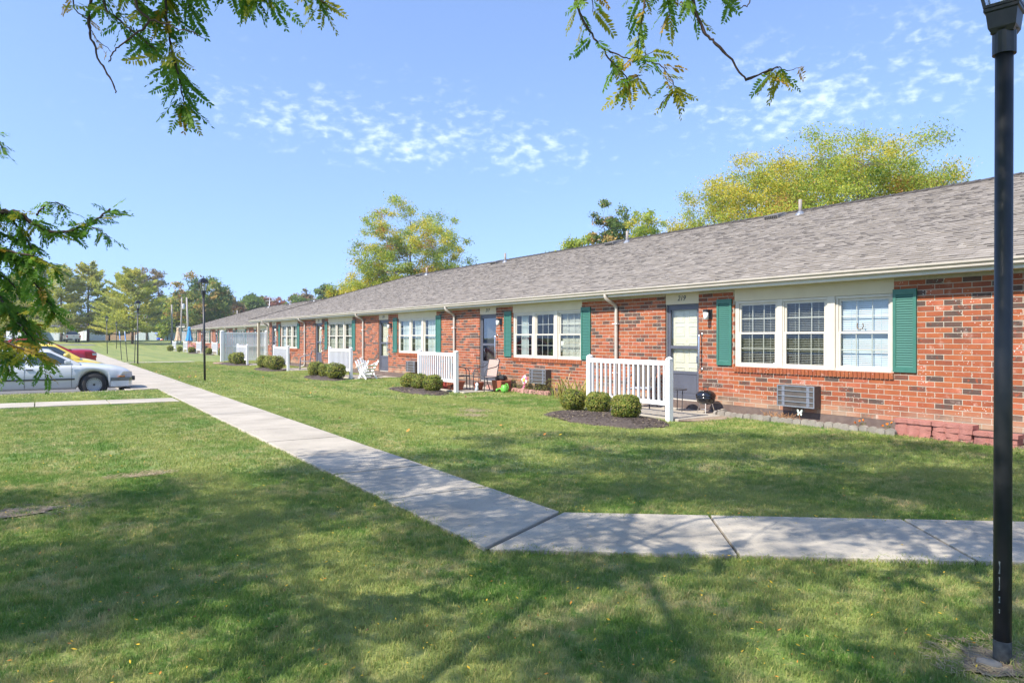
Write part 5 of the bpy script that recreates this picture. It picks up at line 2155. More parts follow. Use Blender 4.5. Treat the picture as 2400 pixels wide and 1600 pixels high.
# wraparound bumper
b = MB()
for z0, z1, mt, pr_ in ((.27, .44, 0, .0), (.44, .535, 1, .02)):
    pts = []
    for y in np.linspace(-.90, .90, 25):
        f = abs(y) / .90
        pts.append((.06 - .16 * f ** 3 + pr_, y * (1.0 + pr_ * .3)))
    pts = [(-.58, -.93 - pr_ * .5)] + pts + [(-.58, .93 + pr_ * .5)]
    inner = [(-.58, -.84), (-.25, -.80), (-.08, -.6), (-.02, 0), (-.08, .6), (-.25, .8), (-.58, .84)]
    k = len(pts)
    for p, q in zip(pts[:-1], pts[1:]):
        b.face([(p[0], p[1], z0), (q[0], q[1], z0), (q[0], q[1], z1), (p[0], p[1], z1)], mt)
    b.face([(x, y, z1) for x, y in pts] + [(-.6, .8, z1), (-.6, -.8, z1)], mt)
    b.face([(x, y, z0) for x, y in pts[::-1]] + [(-.6, -.8, z0), (-.6, .8, z0)], mt)
b.obj('bumper', [PW, mk('bumper_chrome', (.16, .17, .18), (.10, .11, .12), 4, .25, metal=.6)], wc)
b = MB()
for s in (-1, 1):
    b.box(.03, .115, s * .45 - .05, s * .45 + .05, .42, .56)
b.obj('bumper_guard', TRIMD, wc, bevel=.02)
for s in (-1, 1):
    h = MB()
    h.hexa([(-.36, s * .865, .56), (-.02, s * .66, .56), (-.04, s * .66, .70), (-.25, s * .855, .71)] +
           [(-.36, s * .905, .56), (.025, s * .70, .56), (.0, s * .70, .71), (-.25, s * .895, .72)])
    h.obj('headlight', LENS, wc, fixn=True)
    a = MB()
    a.hexa([(-.38, s * .865, .55), (-.20, s * .79, .55), (-.20, s * .79, .59), (-.36, s * .865, .59)] + [(-.38, s * .915, .55), (-.19, s * .845, .55), (-.19, s * .845, .59), (-.36, s * .912, .59)])
    a.obj('turn_signal', AMBER, wc, fixn=True)
    m_ = MB()
    m_.box(-1.78, -1.62, s * .93, s * 1.07, .98, 1.08)
    m_.obj('mirror', PW, wc, bevel=.02)
    d = MB()
    for x in (-1.60, -2.76, -3.75):
        d.hexa([(x - .004, s * .90, .27), (x + .004, s * .90, .27), (x + .004, s * .924, .62), (x - .004, s * .924, .62), (x - .004, s * .89, .29), (x + .004, s * .89, .29), (x + .004, s * .905, .93), (x - .004, s * .905, .93)])
    d.obj('door_seam', TRIMD, wc)
    hd = MB()
    hd.box(-2.72, -2.55, s * .90, s * .925, .80, .83)
    hd.obj('door_handle', TRIMD, wc)
b = MB()
b.path([(-.02, -.32, .62), (-.02, .32, .62)], .07, 8)
b.obj('radiator_grille', CHROME, wc)

PY = paint('yellow_paint', (.78, .58, .10))
yw = [(-4.1, .55), (-3.8, .72), (-3.0, .86), (-1.0, .86), (-.4, .74), (-.12, .60), (0, .42)]
yt = [(-4.1, .55), (-3.9, .80), (-3.3, 1.0), (-2.4, 1.0), (-1.2, .98), (-.8, .93), (-.4, .82), (-.12, .66), (0, .50)]
yc = car('bright yellow rounded compact car parked beyond the white sedan', (2.30, 30.7, -.12), 0, PY, yt, yw, .24,
         dict(xa0=-1.02, xa1=-1.75, xc1=-2.9, xc0=-3.75, zb=.97, zr=1.47, sides=((-2.62, -1.34), (-3.3, -2.70)), round=True), (-.82, -3.30), hw=.86, wr=.325, arch=.39)
yc.scale = (1.04, 1.04, 1.03)
for s in (-1, 1):
    f = MB()
    # bulging front fender arch
    n = 22
    prof = []
    for k in range(n + 1):
        a = math.pi * k / n
        prof.append((-.82 + .60 * math.cos(a), .30 + .55 * math.sin(a)))
    for k in range(n):
        (x0, z0), (x1, z1) = prof[k], prof[k + 1]
        xi0, zi0, xi1, zi1 = -.82 + (x0 + .82) * .62, .30 + (z0 - .30) * .68, -.82 + (x1 + .82) * .62, .30 + (z1 - .30) * .68
        f.face([(x0, s * .62, z0), (x1, s * .62, z1), (-.82 + (x1 + .82) * .93, s * .86, .3 + (z1 - .3) * .93), (-.82 + (x0 + .82) * .93, s * .86, .3 + (z0 - .3) * .93)])
        f.face([(-.82 + (x0 + .82) * .93, s * .86, .3 + (z0 - .3) * .93), (-.82 + (x1 + .82) * .93, s * .86, .3 + (z1 - .3) * .93), (xi1, s * .92, zi1), (xi0, s * .92, zi0)])
    f.obj('fender', PY, yc, smooth=True, fixn=True)
    h = MB()
    h.lathe([(.003, .03), (.08, .02), (.11, -.02), (.11, -.06)], 18, axis='x')
    h.obj('headlight', mk('blue_grey_lens', (.16, .20, .32), (.28, .34, .46), 30, .08, coat=.6), yc, (-.33, s * .70, .69), (0, R(-38), s * R(18)), smooth=True)
    m_ = MB()
    m_.lathe([(.004, -.09), (.06, -.07), (.075, 0), (.06, .08), (.004, .1)], 12, axis='x')
    m_.obj('mirror', PY, yc, (-1.42, s * .97, 1.07), smooth=True)

PR = paint('red_paint', (.33, .015, .03))
rw = [(-4.7, .62), (-4.4, .82), (-3.0, .89), (-1.2, .89), (-.4, .85), (-.1, .78), (0, .70)]
rt = [(-4.7, .62), (-4.5, .78), (-3.4, .98), (-3.0, 1.02), (-1.2, 1.08), (-.75, 1.12), (-.08, 1.10), (0, .98)]
rc_ = car('dark red sedan backed into its bay, tail towards the sidewalk', (1.98, 34.9, -.12), 0, PR, rt, rw, .25,
          dict(xa0=-.78, xa1=-1.75, xc1=-2.7, xc0=-3.6, zb=1.04, zr=1.52, sides=((-2.15, -1.25), (-3.2, -2.25)), round=True), (-.95, -3.7), hw=.89, wr=.34, arch=.40)
for s in (-1, 1):
    h = MB()
    h.hexa([(-.34, s * .84, .80), (-.01, s * .66, .80), (-.03, s * .66, 1.0), (-.38, s * .845, 1.02)] + [(-.34, s * .895, .80), (.02, s * .71, .80), (.0, s * .71, 1.0), (-.40, s * .89, 1.02)])
    h.obj('taillight', REDLENS, rc_, fixn=True)
    h = MB()
    h.hexa([(-.13, s * .80, .88), (.0, s * .72, .88), (-.005, s * .72, .96), (-.14, s * .80, .96)] + [(-.13, s * .83, .88), (.026, s * .725, .88), (.02, s * .725, .96), (-.14, s * .83, .96)])
    h.obj('reversing_light', LENS, rc_, fixn=True)
rc_.scale = (1.05, 1.05, 1.13)
PS = paint('pale_silver_paint', (.62, .64, .66))
sw = [(-4.8, .86), (-4.6, .92), (-1.0, .92), (-.3, .86), (0, .74)]
stp = [(-4.8, 1.0), (-4.6, 1.06), (-1.2, 1.08), (-.9, 1.05), (-.25, .98), (0, .80)]
sv = car('silver-white estate car with dark windows and a roof rack, behind the red sedan', (1.55, 38.2, -.12), 0, PS, stp, sw, .30,
         dict(xa0=-1.15, xa1=-1.85, xc1=-4.35, xc0=-4.75, zb=1.06, zr=1.66, wr=.78, sides=((-2.45, -1.5), (-3.5, -2.55), (-4.4, -3.6))), (-.95, -3.8), hw=.92, wr=.36, arch=.43)
for s in (-1, 1):
    b = MB()
    b.path([(-1.9, s * .62, 1.67), (-2.0, s * .62, 1.73), (-4.1, s * .62, 1.74), (-4.25, s * .62, 1.66)], .02, 6)
    b.obj('roof_rail', GREYM, sv, smooth=True)
for k in range(5):
    b = MB()
    b.path([(-2.15 - .42 * k, -.62, 1.745), (-2.15 - .42 * k, .62, 1.745)], .016, 6)
    b.obj('rack_bar', GREYM, sv, smooth=True)
dkp = paint('dark_blue_paint', (.03, .045, .07))
dk = car('dark blue estate car farthest in the row of parked cars', (.2, 41.0, -.12), 0, dkp, stp, sw, .30,
         dict(xa0=-1.15, xa1=-1.85, xc1=-4.35, xc0=-4.75, zb=1.06, zr=1.66, wr=.78, sides=((-2.45, -1.5), (-3.5, -2.55), (-4.4, -3.6))), (-.95, -3.8), hw=.92, wr=.36, arch=.43)

# pickup in the far driveway, seen from behind
px_, py_ = at(172.5, 113)
tk = thing('pickup_truck', 'silver pickup truck seen from behind in the far driveway', 'pickup truck', (px_, py_, gz(py_) + .02), R(4))
PT = paint('silver_paint', (.55, .54, .52))
b = MB()
b.hexa([(-.98, 0, .55), (.98, 0, .55), (.98, 5.3, .55), (-.98, 5.3, .55), (-.95, 0, 1.18), (.95, 0, 1.18), (.95, 5.3, 1.12), (-.95, 5.3, 1.12)])
b.obj('body', PT, tk, bevel=.06)
b = MB()
b.hexa([(-.92, 2.0, 1.18), (.92, 2.0, 1.18), (.92, 4.3, 1.16), (-.92, 4.3, 1.16), (-.74, 2.15, 1.78), (.74, 2.15, 1.78), (.74, 3.6, 1.78), (-.74, 3.6, 1.78)])
b.obj('cab', PT, tk, bevel=.06)
b = MB()
b.hexa([(-.80, 2.0, 1.22), (.80, 2.0, 1.22), (.80, 2.05, 1.22), (-.80, 2.05, 1.22), (-.66, 2.12, 1.70), (.66, 2.12, 1.70), (.66, 2.16, 1.70), (-.66, 2.16, 1.70)])
b.obj('rear_window', CARGL, tk)
b = MB()
b.box(-.78, .78, -.03, 0, .60, 1.15)
b.obj('tailgate', PT, tk, bevel=.02)
b = MB()
b.box(-.12, .12, -.045, -.029, 1.0, 1.06)
b.obj('tailgate_handle', BLACKP, tk)
b = MB()
b.box(-.95, .95, -.14, -.001, .42, .56)
b.obj('bumper', TRIMD, tk, bevel=.02)
b = MB()
b.box(-.15, .15, -.155, -.141, .45, .54)
b.obj('number_plate', WHITE, tk)
for s in (-1, 1):
    b = MB()
    b.box(s * .88 - .085, s * .88 + .085, -.04, .02, .78, 1.12)
    b.obj('taillight', REDLENS, tk)
    b = MB()
    b.box(s * 1.12 - .12, s * 1.12 + .12, 3.5, 3.6, 1.22, 1.42)
    b.obj('mirror', BLACKP, tk)
    for yw_ in (1.1, 4.4):
        b = MB()
        b.lathe([(.003, -.12), (.37, -.11), (.38, 0), (.37, .11), (.003, .12)], 20, (s * .82, yw_, .38), axis='x')
        b.obj('wheel', TYRE, tk, smooth=False)
bx_, by_ = at(152.5, 118)
bn = MB()
bn.hexa([(-.28, -.3, 0), (.28, -.3, 0), (.28, .3, 0), (-.28, .3, 0), (-.34, -.36, 1.0), (.34, -.36, 1.0), (.34, .36, 1.0), (-.34, .36, 1.0)])
bn.hexa([(-.36, -.38, 1.0), (.36, -.38, 1.0), (.36, .38, 1.0), (-.36, .38, 1.0), (-.3, -.3, 1.1), (.3, -.3, 1.1), (.3, .36, 1.1), (-.3, .36, 1.1)])
tag(bn.obj('wheelie_bin', mk('green_plastic', (.03, .15, .08), (.04, .18, .1), 6, .5), loc=(bx_, by_, gz(by_))), 'green wheelie bin standing left of the pickup truck', 'bin')

# ------------------------------------------------------------------ far yard
def gable(mb, x0, x1, y0, y1, z0, ze, zr, along='x', mw=0, mr=1, ov=.3):
    """little gabled volume: walls material mw, roof material mr"""
    if along == 'x':
        ym = (y0 + y1) / 2
        mb.box(x0, x1, y0, y1, z0, ze, mw, skip=(1,))
        for x in (x0, x1):
            mb.face([(x, y0, ze), (x, y1, ze), (x, ym, zr)], mw)
        for s, y in ((-1, y0), (1, y1)):
            k = (zr - ze) / (ym - y0)
            yy, zz = y + s * ov, ze - ov * k
            mb.hexa([(x0 - ov, yy, zz), (x1 + ov, yy, zz), (x1 + ov, ym, zr), (x0 - ov, ym, zr), (x0 - ov, yy, zz + .12), (x1 + ov, yy, zz + .12), (x1 + ov, ym, zr + .12), (x0 - ov, ym, zr + .12)], mr)
    else:
        xm = (x0 + x1) / 2
        mb.box(x0, x1, y0, y1, z0, ze, mw, skip=(1,))
        for y in (y0, y1):
            mb.face([(x0, y, ze), (x1, y, ze), (xm, y, zr)], mw)
        for s, x in ((-1, x0), (1, x1)):
            k = (zr - ze) / (xm - x0)
            xx, zz = x + s * ov, ze - ov * k
            mb.hexa([(xx, y0 - ov, zz), (xx, y1 + ov, zz), (xm, y1 + ov, zr), (xm, y0 - ov, zr), (xx, y0 - ov, zz + .12), (xx, y1 + ov, zz + .12), (xm, y1 + ov, zr + .12), (xm, y0 - ov, zr + .12)], mr)


SIDE_B = mk('blue_siding', (.36, .50, .68), (.32, .46, .63), 3, .7)
SIDE_W = mk('white_siding', (.70, .74, .78), (.64, .68, .73), 3, .7)
ROOF_D = mk('dark_shingle', (.065, .068, .08), (.09, .09, .10), 5, .9)
hx, hy = at(437, 140)
h = thing('house', 'pale blue house with white gable end and dark roof behind the umbrellas', 'house', (hx, hy, gz(hy) - .2), -YAW)
b = MB()
b.box(-4.2, 12, 0, 7, 0, 2.9, 0)
b.obj('wall', SIDE_B, h)
b = MB()
for s in (0,):
    b.prism([(-.02, 0), (7.02, 0), (7.02, 2.9), (3.5, 4.75), (-.02, 2.9)], 'x', -4.22, -4.1)
b.obj('gable_wall', SIDE_W, h)
b = MB()
for s, yb in ((-1, -.4), (1, 7.4)):
    b.hexa([(-4.6, yb, 2.72), (12.3, yb, 2.72), (12.3, 3.5, 4.78), (-4.6, 3.5, 4.78), (-4.6, yb, 2.88), (12.3, yb, 2.88), (12.3, 3.5, 4.95), (-4.6, 3.5, 4.95)])
b.obj('roof', ROOF_D, h)
b = MB()
b.box(-4.5, 12.2, -.46, -.38, 2.66, 2.9)
for s, yb in ((-1, -.45), (1, 7.45)):
    b.hexa([(-4.72, yb, 2.60), (-4.6, yb, 2.60), (-4.6, 3.5, 4.70), (-4.72, 3.5, 4.70), (-4.72, yb, 2.90), (-4.6, yb, 2.90), (-4.6, 3.5, 5.0), (-4.72, 3.5, 5.0)])
b.obj('fascia', WHITE, h)
b = MB()
b.box(-4.35, -4.2, -.02, .25, 0, 2.7)
b.box(-2.2, -2.02, -.03, 0, .05, 2.7)
b.obj('corner_board', WHITE, h)
b = MB()
b.path([(3.2, 1.4, 3.6), (3.2, 1.4, 4.4)], .16, 8)
b.obj('vent_pipe', mk('cream_pipe', (.7, .55, .4), (.65, .5, .38), 5, .7), h)
b = MB()
b.box(6.3, 6.9, 1.5, 1.9, 3.7, 4.05)
b.obj('roof_vent', GREYM, h)

WIN_D = mk('dark_window', (.045, .055, .065), (.07, .085, .10), 3, .15, coat=.2)
for i, (p0, p1, Zd, lb, wins) in enumerate(((15, 55, 128, 'pale house with light siding at the left edge, behind the leaves', (.55,)), (62, 150, 132, 'long pale blue-grey house with dark windows behind the parked cars', (.12, .3, .36)))):
    x0 = -(p1 - p0) / 2 / 1700 * Zd
    hx, hy = at((p0 + p1) / 2, Zd)
    h = thing('house', lb, 'house', (hx, hy, gz(hy)), -YAW)
    b = MB()
    b.box(x0, -x0, 0, 6, 0, 2.5)
    b.obj('wall', SIDE_W if i == 0 else mk('grey_blue_siding', (.48, .58, .66), (.43, .53, .61), 3, .7), h)
    b = MB()
    for s, yb in ((-1, -.4), (1, 6.4)):
        b.hexa([(x0 - .4, yb, 2.35), (-x0 + .4, yb, 2.35), (-x0 + .4, 3, 3.7), (x0 - .4, 3, 3.7), (x0 - .4, yb, 2.5), (-x0 + .4, yb, 2.5), (-x0 + .4, 3, 3.85), (x0 - .4, 3, 3.85)])
    b.obj('roof', ROOF_D, h)
    for w in wins:
        xx = x0 + w * -2 * x0
        b = MB()
        b.box(xx - .55, xx + .55, -.05, -.001, .9, 2.0)
        wo = b.obj('window', WHITE, h)
        b = MB()
        b.box(xx - .46, xx + .46, -.06, -.051, .98, 1.92)
        b.obj('pane', WIN_D, wo)
    if i == 1:
        for w in (.42, .80):
            xx = x0 + w * -2 * x0
            b = MB()
            b.box(xx - .45, xx + .45, -.06, -.001, 0, 2.05)
            b.obj('door', mk('grey_door', (.55, .6, .64), (.5, .55, .6), 4, .6), h)
gx, gy = at(195, 133)
h = thing('garage', 'white garage right of the silver pickup truck', 'garage', (gx, gy, gz(gy)), -YAW)
b = MB()
gable(b, -1.3, .75, 0, 6, 0, 2.3, 3.2, 'x')
b.obj('wall', [SIDE_W, ROOF_D], h)
b = MB()
b.box(-1.1, .1, -.04, -.001, 0, 1.9)
for k in range(3):
    b.box(-1.1, .1, -.046, -.041, .45 * k + .44, .45 * k + .46)
b.obj('door', WHITE, h)

# plank fence, with each board proud of its neighbour
fx0, fy0 = at(206, 150)
fx1, fy1 = at(352, 152)
fl = math.hypot(fx1 - fx0, fy1 - fy0)
fa = math.atan2(fy1 - fy0, fx1 - fx0)
fn = thing('wooden_fence', 'tall brown plank fence across the far lawn behind the lamp posts', 'fence', (fx0, fy0, 1.0), fa)
n = int(fl / .15)
pl = []
for q in range(3):
    b = MB()
    b.box(.006, .142, -.012, .012, -.4, 1.85 + .03 * q)
    pl.append(b.mesh('plank', FENCEW if q else mk('fence_wood_grey', (.38, .28, .19), (.30, .21, .14), 3, .85, stretch=(5, 5, .5))))
for k in range(n):
    put('plank', random.choice(pl), fn, (k * .15, random.uniform(-.008, .008), random.uniform(-.03, .03)))
b = MB()
for z in (.35, 1.4):
    b.box(0, fl, .013, .06, z, z + .09)
b.obj('rail', FENCEW, fn)

SHEDM = mk('pale_green_metal', (.50, .56, .55), (.45, .51, .50), 3, .5)
sx, sy = at(344, 150)
s = thing('shed', 'pale grey-green metal shed with a low gable roof', 'shed', (sx, sy, .62), -YAW + R(6))
b = MB()
b.box(-2.0, 2.0, 0, 2.4, 0, 1.85)
b.obj('wall', SHEDM, s)
b = MB()
b.prism([(-2.0, 1.851), (2.0, 1.851), (1.3, 2.12), (.1, 2.36), (-1.2, 2.12)], 'y', .0, 2.4)
b.obj('roof', SHEDM, s)
b = MB()
for k in range(13):
    x = -1.95 + .32 * k
    b.box(x, x + .03, -.012, -.001, .03, 1.84)
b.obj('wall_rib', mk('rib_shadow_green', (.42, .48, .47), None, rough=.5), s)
b = MB()
b.box(-2.45, -2.01, .2, 2.2, 0, 1.3)
b.hexa([(-2.5, .1, 1.3), (-2.0, .1, 1.3), (-2.0, 2.3, 1.3), (-2.5, 2.3, 1.3), (-2.3, .1, 1.62), (-2.1, .1, 1.62), (-2.1, 2.3, 1.62), (-2.3, 2.3, 1.62)])
b.obj('lean_to', SIDE_W, s)
rx_, ry_ = at(304, 160)
b = MB()
b.prism([(-2.4, 0), (2.4, 0), (2.1, .25), (0, .95), (-2.1, .25)], 'y', 0, 5)
t = thing('low_roof', 'small pale roof showing behind the plank fence', 'roof', (rx_, ry_, 2.6), -YAW)
b.obj('roof_panel', mk('pale_roof', (.6, .66, .72), (.52, .58, .65), 3, .6), t)
b = MB()
b.box(-2.0, 2.0, .2, 4.8, -2.2, -.001)
b.obj('wall', SIDE_W, t)

BLUEP = mk('blue_plastic', (.015, .06, .50), (.02, .08, .55), 5, .35)
for i, (px, py, lb) in enumerate(((369, 783, 'upper blue kayak leaning beside the shed'), (372, 795, 'lower blue boat beside the red mower'))):
    p = at3(px, py, 148)
    t = thing('kayak', lb, 'boat', p, -YAW + R(15), 'blue boats beside the shed')
    b = MB()
    b.lathe([(.01, -.5), (.22, -.3), (.30, 0), (.22, .35), (.01, .55)], 12, axis='x')
    b.obj('hull', BLUEP, t, rot=(0, R(25), 0), smooth=True)
    b = MB()
    b.lathe([(.01, -.2), (.12, 0), (.01, .2)], 8, (0, -.24, .02), axis='x')
    b.obj('cockpit', WHITE if i == 0 else BLACKP, t)
p = at3(380, 801, 147)
t = thing('riding_mower', 'red and black riding mower parked right of the shed', 'mower', (p.x, p.y, .6), -YAW)
b = MB()
b.hexa([(-.5, 0, .35), (.1, 0, .35), (.1, .6, .35), (-.5, .6, .35), (-.45, .05, .75), (.05, .05, .8), (.05, .55, .8), (-.45, .55, .75)])
b.obj('hood', REDLENS, t, bevel=.04)
b = MB()
b.box(.15, .5, .1, .5, .5, .6)
b.box(.42, .52, .1, .5, .6, .95)
b.obj('seat', BLACKP, t, bevel=.03)
b = MB()
b.box(-.2, .7, .05, .55, .28, .42)
b.obj('chassis', REDLENS, t)
for x, r_ in ((-.4, .2), (.5, .28)):
    for y in (-.05, .6):
        b = MB()
        b.lathe([(.01, -.08), (r_, -.08), (r_, .08), (.01, .08)], 14, (x, y, r_), axis='y')
        b.obj('wheel', TYRE, t)

for i, (px, py0, py1, c, lb) in enumerate(((409.5, 769, 815, ('tan_canvas', (.68, .48, .32)), 'closed tan patio umbrella behind the farthest white railing'), (434.5, 769, 815, ('blue_canvas', (.06, .32, .62)), 'closed bright blue patio umbrella behind a far white railing'))):
    Y = (95.4, 87.6)[i] + 1.2
    X = Y * math.tan(YAW + math.atan((px - 1200) / 1700))
    X = max(X, 14.3)
    t = thing('patio_umbrella', lb, 'umbrella', (X, Y, 0), 0, 'closed patio umbrellas at the far wing')
    b = MB()
    b.path([(0, 0, 0), (0, 0, 2.85)], .03, 8)
    b.obj('pole', GREYM, t)
    b = MB()
    n = 16
    prof = [(.05, 2.85), (.15, 2.78), (.17, 2.62), (.14, 2.5), (.20, 2.1), (.27, 1.65), (.36, 1.28), (.30, 1.22), (.04, 1.3)]
    rings = []
    for r_, z in prof:
        q = len(b.v)
        for k in range(n):
            a = 2 * math.pi * k / n
            rr = r_ * (1 + (.18 if k % 2 else -.12) * min(1, (2.9 - z)))
            b.v.append((rr * math.cos(a), rr * math.sin(a), z + (.05 if k % 2 else 0) * (z < 1.4)))
        rings.append(q)
    for a_, c_ in zip(rings[:-1], rings[1:]):
        for k in range(n):
            b.f.append((a_ + k, a_ + (k + 1) % n, c_ + (k + 1) % n, c_ + k))
            b.m.append(0)
    b.obj('canopy', mk(c[0], c[1], tuple(q * .85 for q in c[1]), 6, .8), t)
sling_chair('dark chair with a red cushion between the two closed umbrellas', (14.3, 91.5, .07), R(80), PTUBE, SLINGD, cushion=mk('red_pad', (.4, .05, .05), (.35, .04, .04), 8, .8))
FL = mk('bright_flowers', (.6, .06, .08), (.5, .3, .5), 14, .7)
t = thing('flower_box', 'box of mixed bright flowers right of the blue umbrella', 'planter', (14.2, 86.0, .07), 0)
b = MB()
b.box(-.25, .25, -1.0, 1.0, 0, .35)
b.obj('box', BLACKP, t)
b = MB()
for k in range(300):
    leaf_quad(b, Vector((random.uniform(-.35, .35), random.uniform(-1.1, 1.1), random.uniform(.3, .9))), Vector((-1, random.uniform(-1, 1), 1)), .06, .8, random.choices((0, 1, 2), (.3, .5, .2))[0])
b.obj('flowers', [FL, BUSHM[0], PINK], t)
fxx, fyy = at(421, 128)
t = thing('grey_fence', 'pale grey board fence in front of the blue house', 'fence', (fxx, fyy, gz(fyy) - .1), -YAW)
b = MB()
b.box(.005, .175, 0, .03, 0, 1.7)
me = b.mesh('board', mk('grey_boards', (.46, .47, .48), (.38, .39, .41), 3, .85, stretch=(6, 6, .6)))
for k in range(9):
    put('board', me, t, (k * .18, random.uniform(-.01, .01), random.uniform(-.03, .03)))
ux, uy = at(417.5, 120)
b = MB()
b.box(-.3, .3, 0, .5, 0, .85)
b.box(-.33, .33, -.03, .53, .85, .91)
tag(b.obj('utility_box', mk('green_cabinet', (.40, .50, .46), (.35, .45, .41), 4, .6), loc=(ux, uy, gz(uy)), rot=(0, 0, -YAW), bevel=.02), 'small grey-green utility cabinet left of the grey board fence', 'utility box')

# poles and wires
def pole(px0, py0, px1, py1, Z, r0, r1, label):
    p0, p1 = at3(px0, py0, Z), at3(px1, py1, Z)
    p0.z = gz(p0.y) - .3
    t = thing('utility_pole', label, 'utility pole', p0, 0, 'weathered utility poles')
    b = MB()
    d = p1 - p0
    b.path([(0, 0, 0), tuple(d)], [r0, r1], 10)
    b.obj('pole', WOODP, t, smooth=True)
    return t, d


pole(402.5, 796, 402.5, 714, 118, .16, .12, 'short pale utility pole, left of three')
t2, d2 = pole(423.5, 790, 426, 698, 122, .13, .10, 'utility pole carrying a grey transformer, middle of three')
b = MB()
b.lathe([(.02, -.55), (.2, -.5), (.22, 0), (.2, .3), (.06, .38)], 14, (.38, -.3, d2.z - 1.35))
b.obj('transformer', mk('transformer_grey', (.55, .58, .62), (.5, .53, .57), 5, .5), t2)
b = MB()
b.box(0, .3, -.3, -.22, d2.z - 1.5, d2.z - 1.42)
b.obj('bracket', GREYM, t2)
pole(442, 800, 437.5, 697, 112, .18, .12, 'tallest leaning utility pole, right of three, next to the far gutter')
for i, (px, yt, Z, lb) in enumerate(((632, 693, 175, 'thin pole with a crossarm above the far ridge'), (823, 650, 130, 'thin pale pole at the left edge of the yellowing tree'), (1321, 567, 62, 'short pole stub showing over the ridge before the green trees'), (556, 727, 130, 'stub of a pale pole over the far hip roof'))):
    p = at3(px, yt, Z)
    t = thing('utility_pole', lb, 'utility pole', (p.x, p.y, gz(p.y) - .3), 0, 'poles standing behind the buildings')
    b = MB()
    b.path([(0, 0, 0), (0, 0, p.z - gz(p.y) + .3)], .10 if i != 2 else .08, 8)
    b.obj('pole', WOODP if i else GREYM, t, smooth=True)
    if i == 0:
        b = MB()
        b.box(-1.1, 1.1, -.06, .06, p.z - gz(p.y) - 1.0, p.z - gz(p.y) - .85)
        b.obj('crossarm', WOODP, t, rot=(0, 0, -YAW))
pa, pb = at3(1321, 572, 62), at3(1480, 563, 58)
b = MB()
q = [pa.lerp(pb, k / 10) - Vector((0, 0, .12 * math.sin(math.pi * k / 10))) for k in range(11)]
b.path([tuple(v) for v in q], .012, 5)
tag(b.obj('overhead_wire', GREYM), 'thin overhead wire crossing in front of the green trees', 'wire')
# ------------------------------------------------------------------ trees
GREEN = {
    'yel': [leafmat('leaf_gold', (.58, .49, .05), (.64, .55, .08), .5, .8), leafmat('leaf_lime', (.33, .43, .06), (.46, .51, .075), .5, .8), leafmat('leaf_green', (.18, .28, .04), (.27, .35, .05), .5, .8), leafmat('leaf_rust', (.42, .20, .06), (.46, .26, .09), .4, .8)],
    'grn': [leafmat('leaf_mid', (.15, .235, .05), (.21, .29, .055), .45, .6), leafmat('leaf_deep', (.085, .155, .04), (.12, .19, .045), .4, .6), leafmat('leaf_pale', (.27, .33, .07), (.35, .37, .08), .4, .6), leafmat('leaf_fall', (.50, .31, .10), (.54, .38, .12), .4, .6)],  # paler and deeper leaf tones, picked at random for each clump
    'pin': [leafmat('needle_green', (.32, .37, .07), (.40, .42, .09), .55, .5), leafmat('needle_yellow', (.46, .50, .09), (.54, .55, .12), .55, .5), leafmat('needle_gold', (.60, .54, .09), (.58, .53, .13), .55, .5), leafmat('needle_pale', (.42, .46, .17), (.48, .49, .19), .5, .5)],
    'red': [leafmat('leaf_red', (.34, .10, .05), (.42, .16, .07), .4, .6), leafmat('leaf_brown', (.26, .17, .08), (.32, .22, .10), .35, .6), leafmat('leaf_olive', (.17, .18, .06), (.24, .22, .08), .4, .6), leafmat('leaf_rose', (.42, .18, .12), (.36, .15, .10), .4, .6)],
}


def curve(a, b, lift, n=6, wob=.0, rnd=random):
    out = []
    for k in range(n + 1):
        t = k / n
        p = a.lerp(b, t)
        p.z += lift * math.sin(math.pi * t) * .5
        if 0 < k < n and wob:
            p += Vector((rnd.uniform(-1, 1), rnd.uniform(-1, 1), rnd.uniform(-1, 1))) * wob
        out.append(p)
    return out


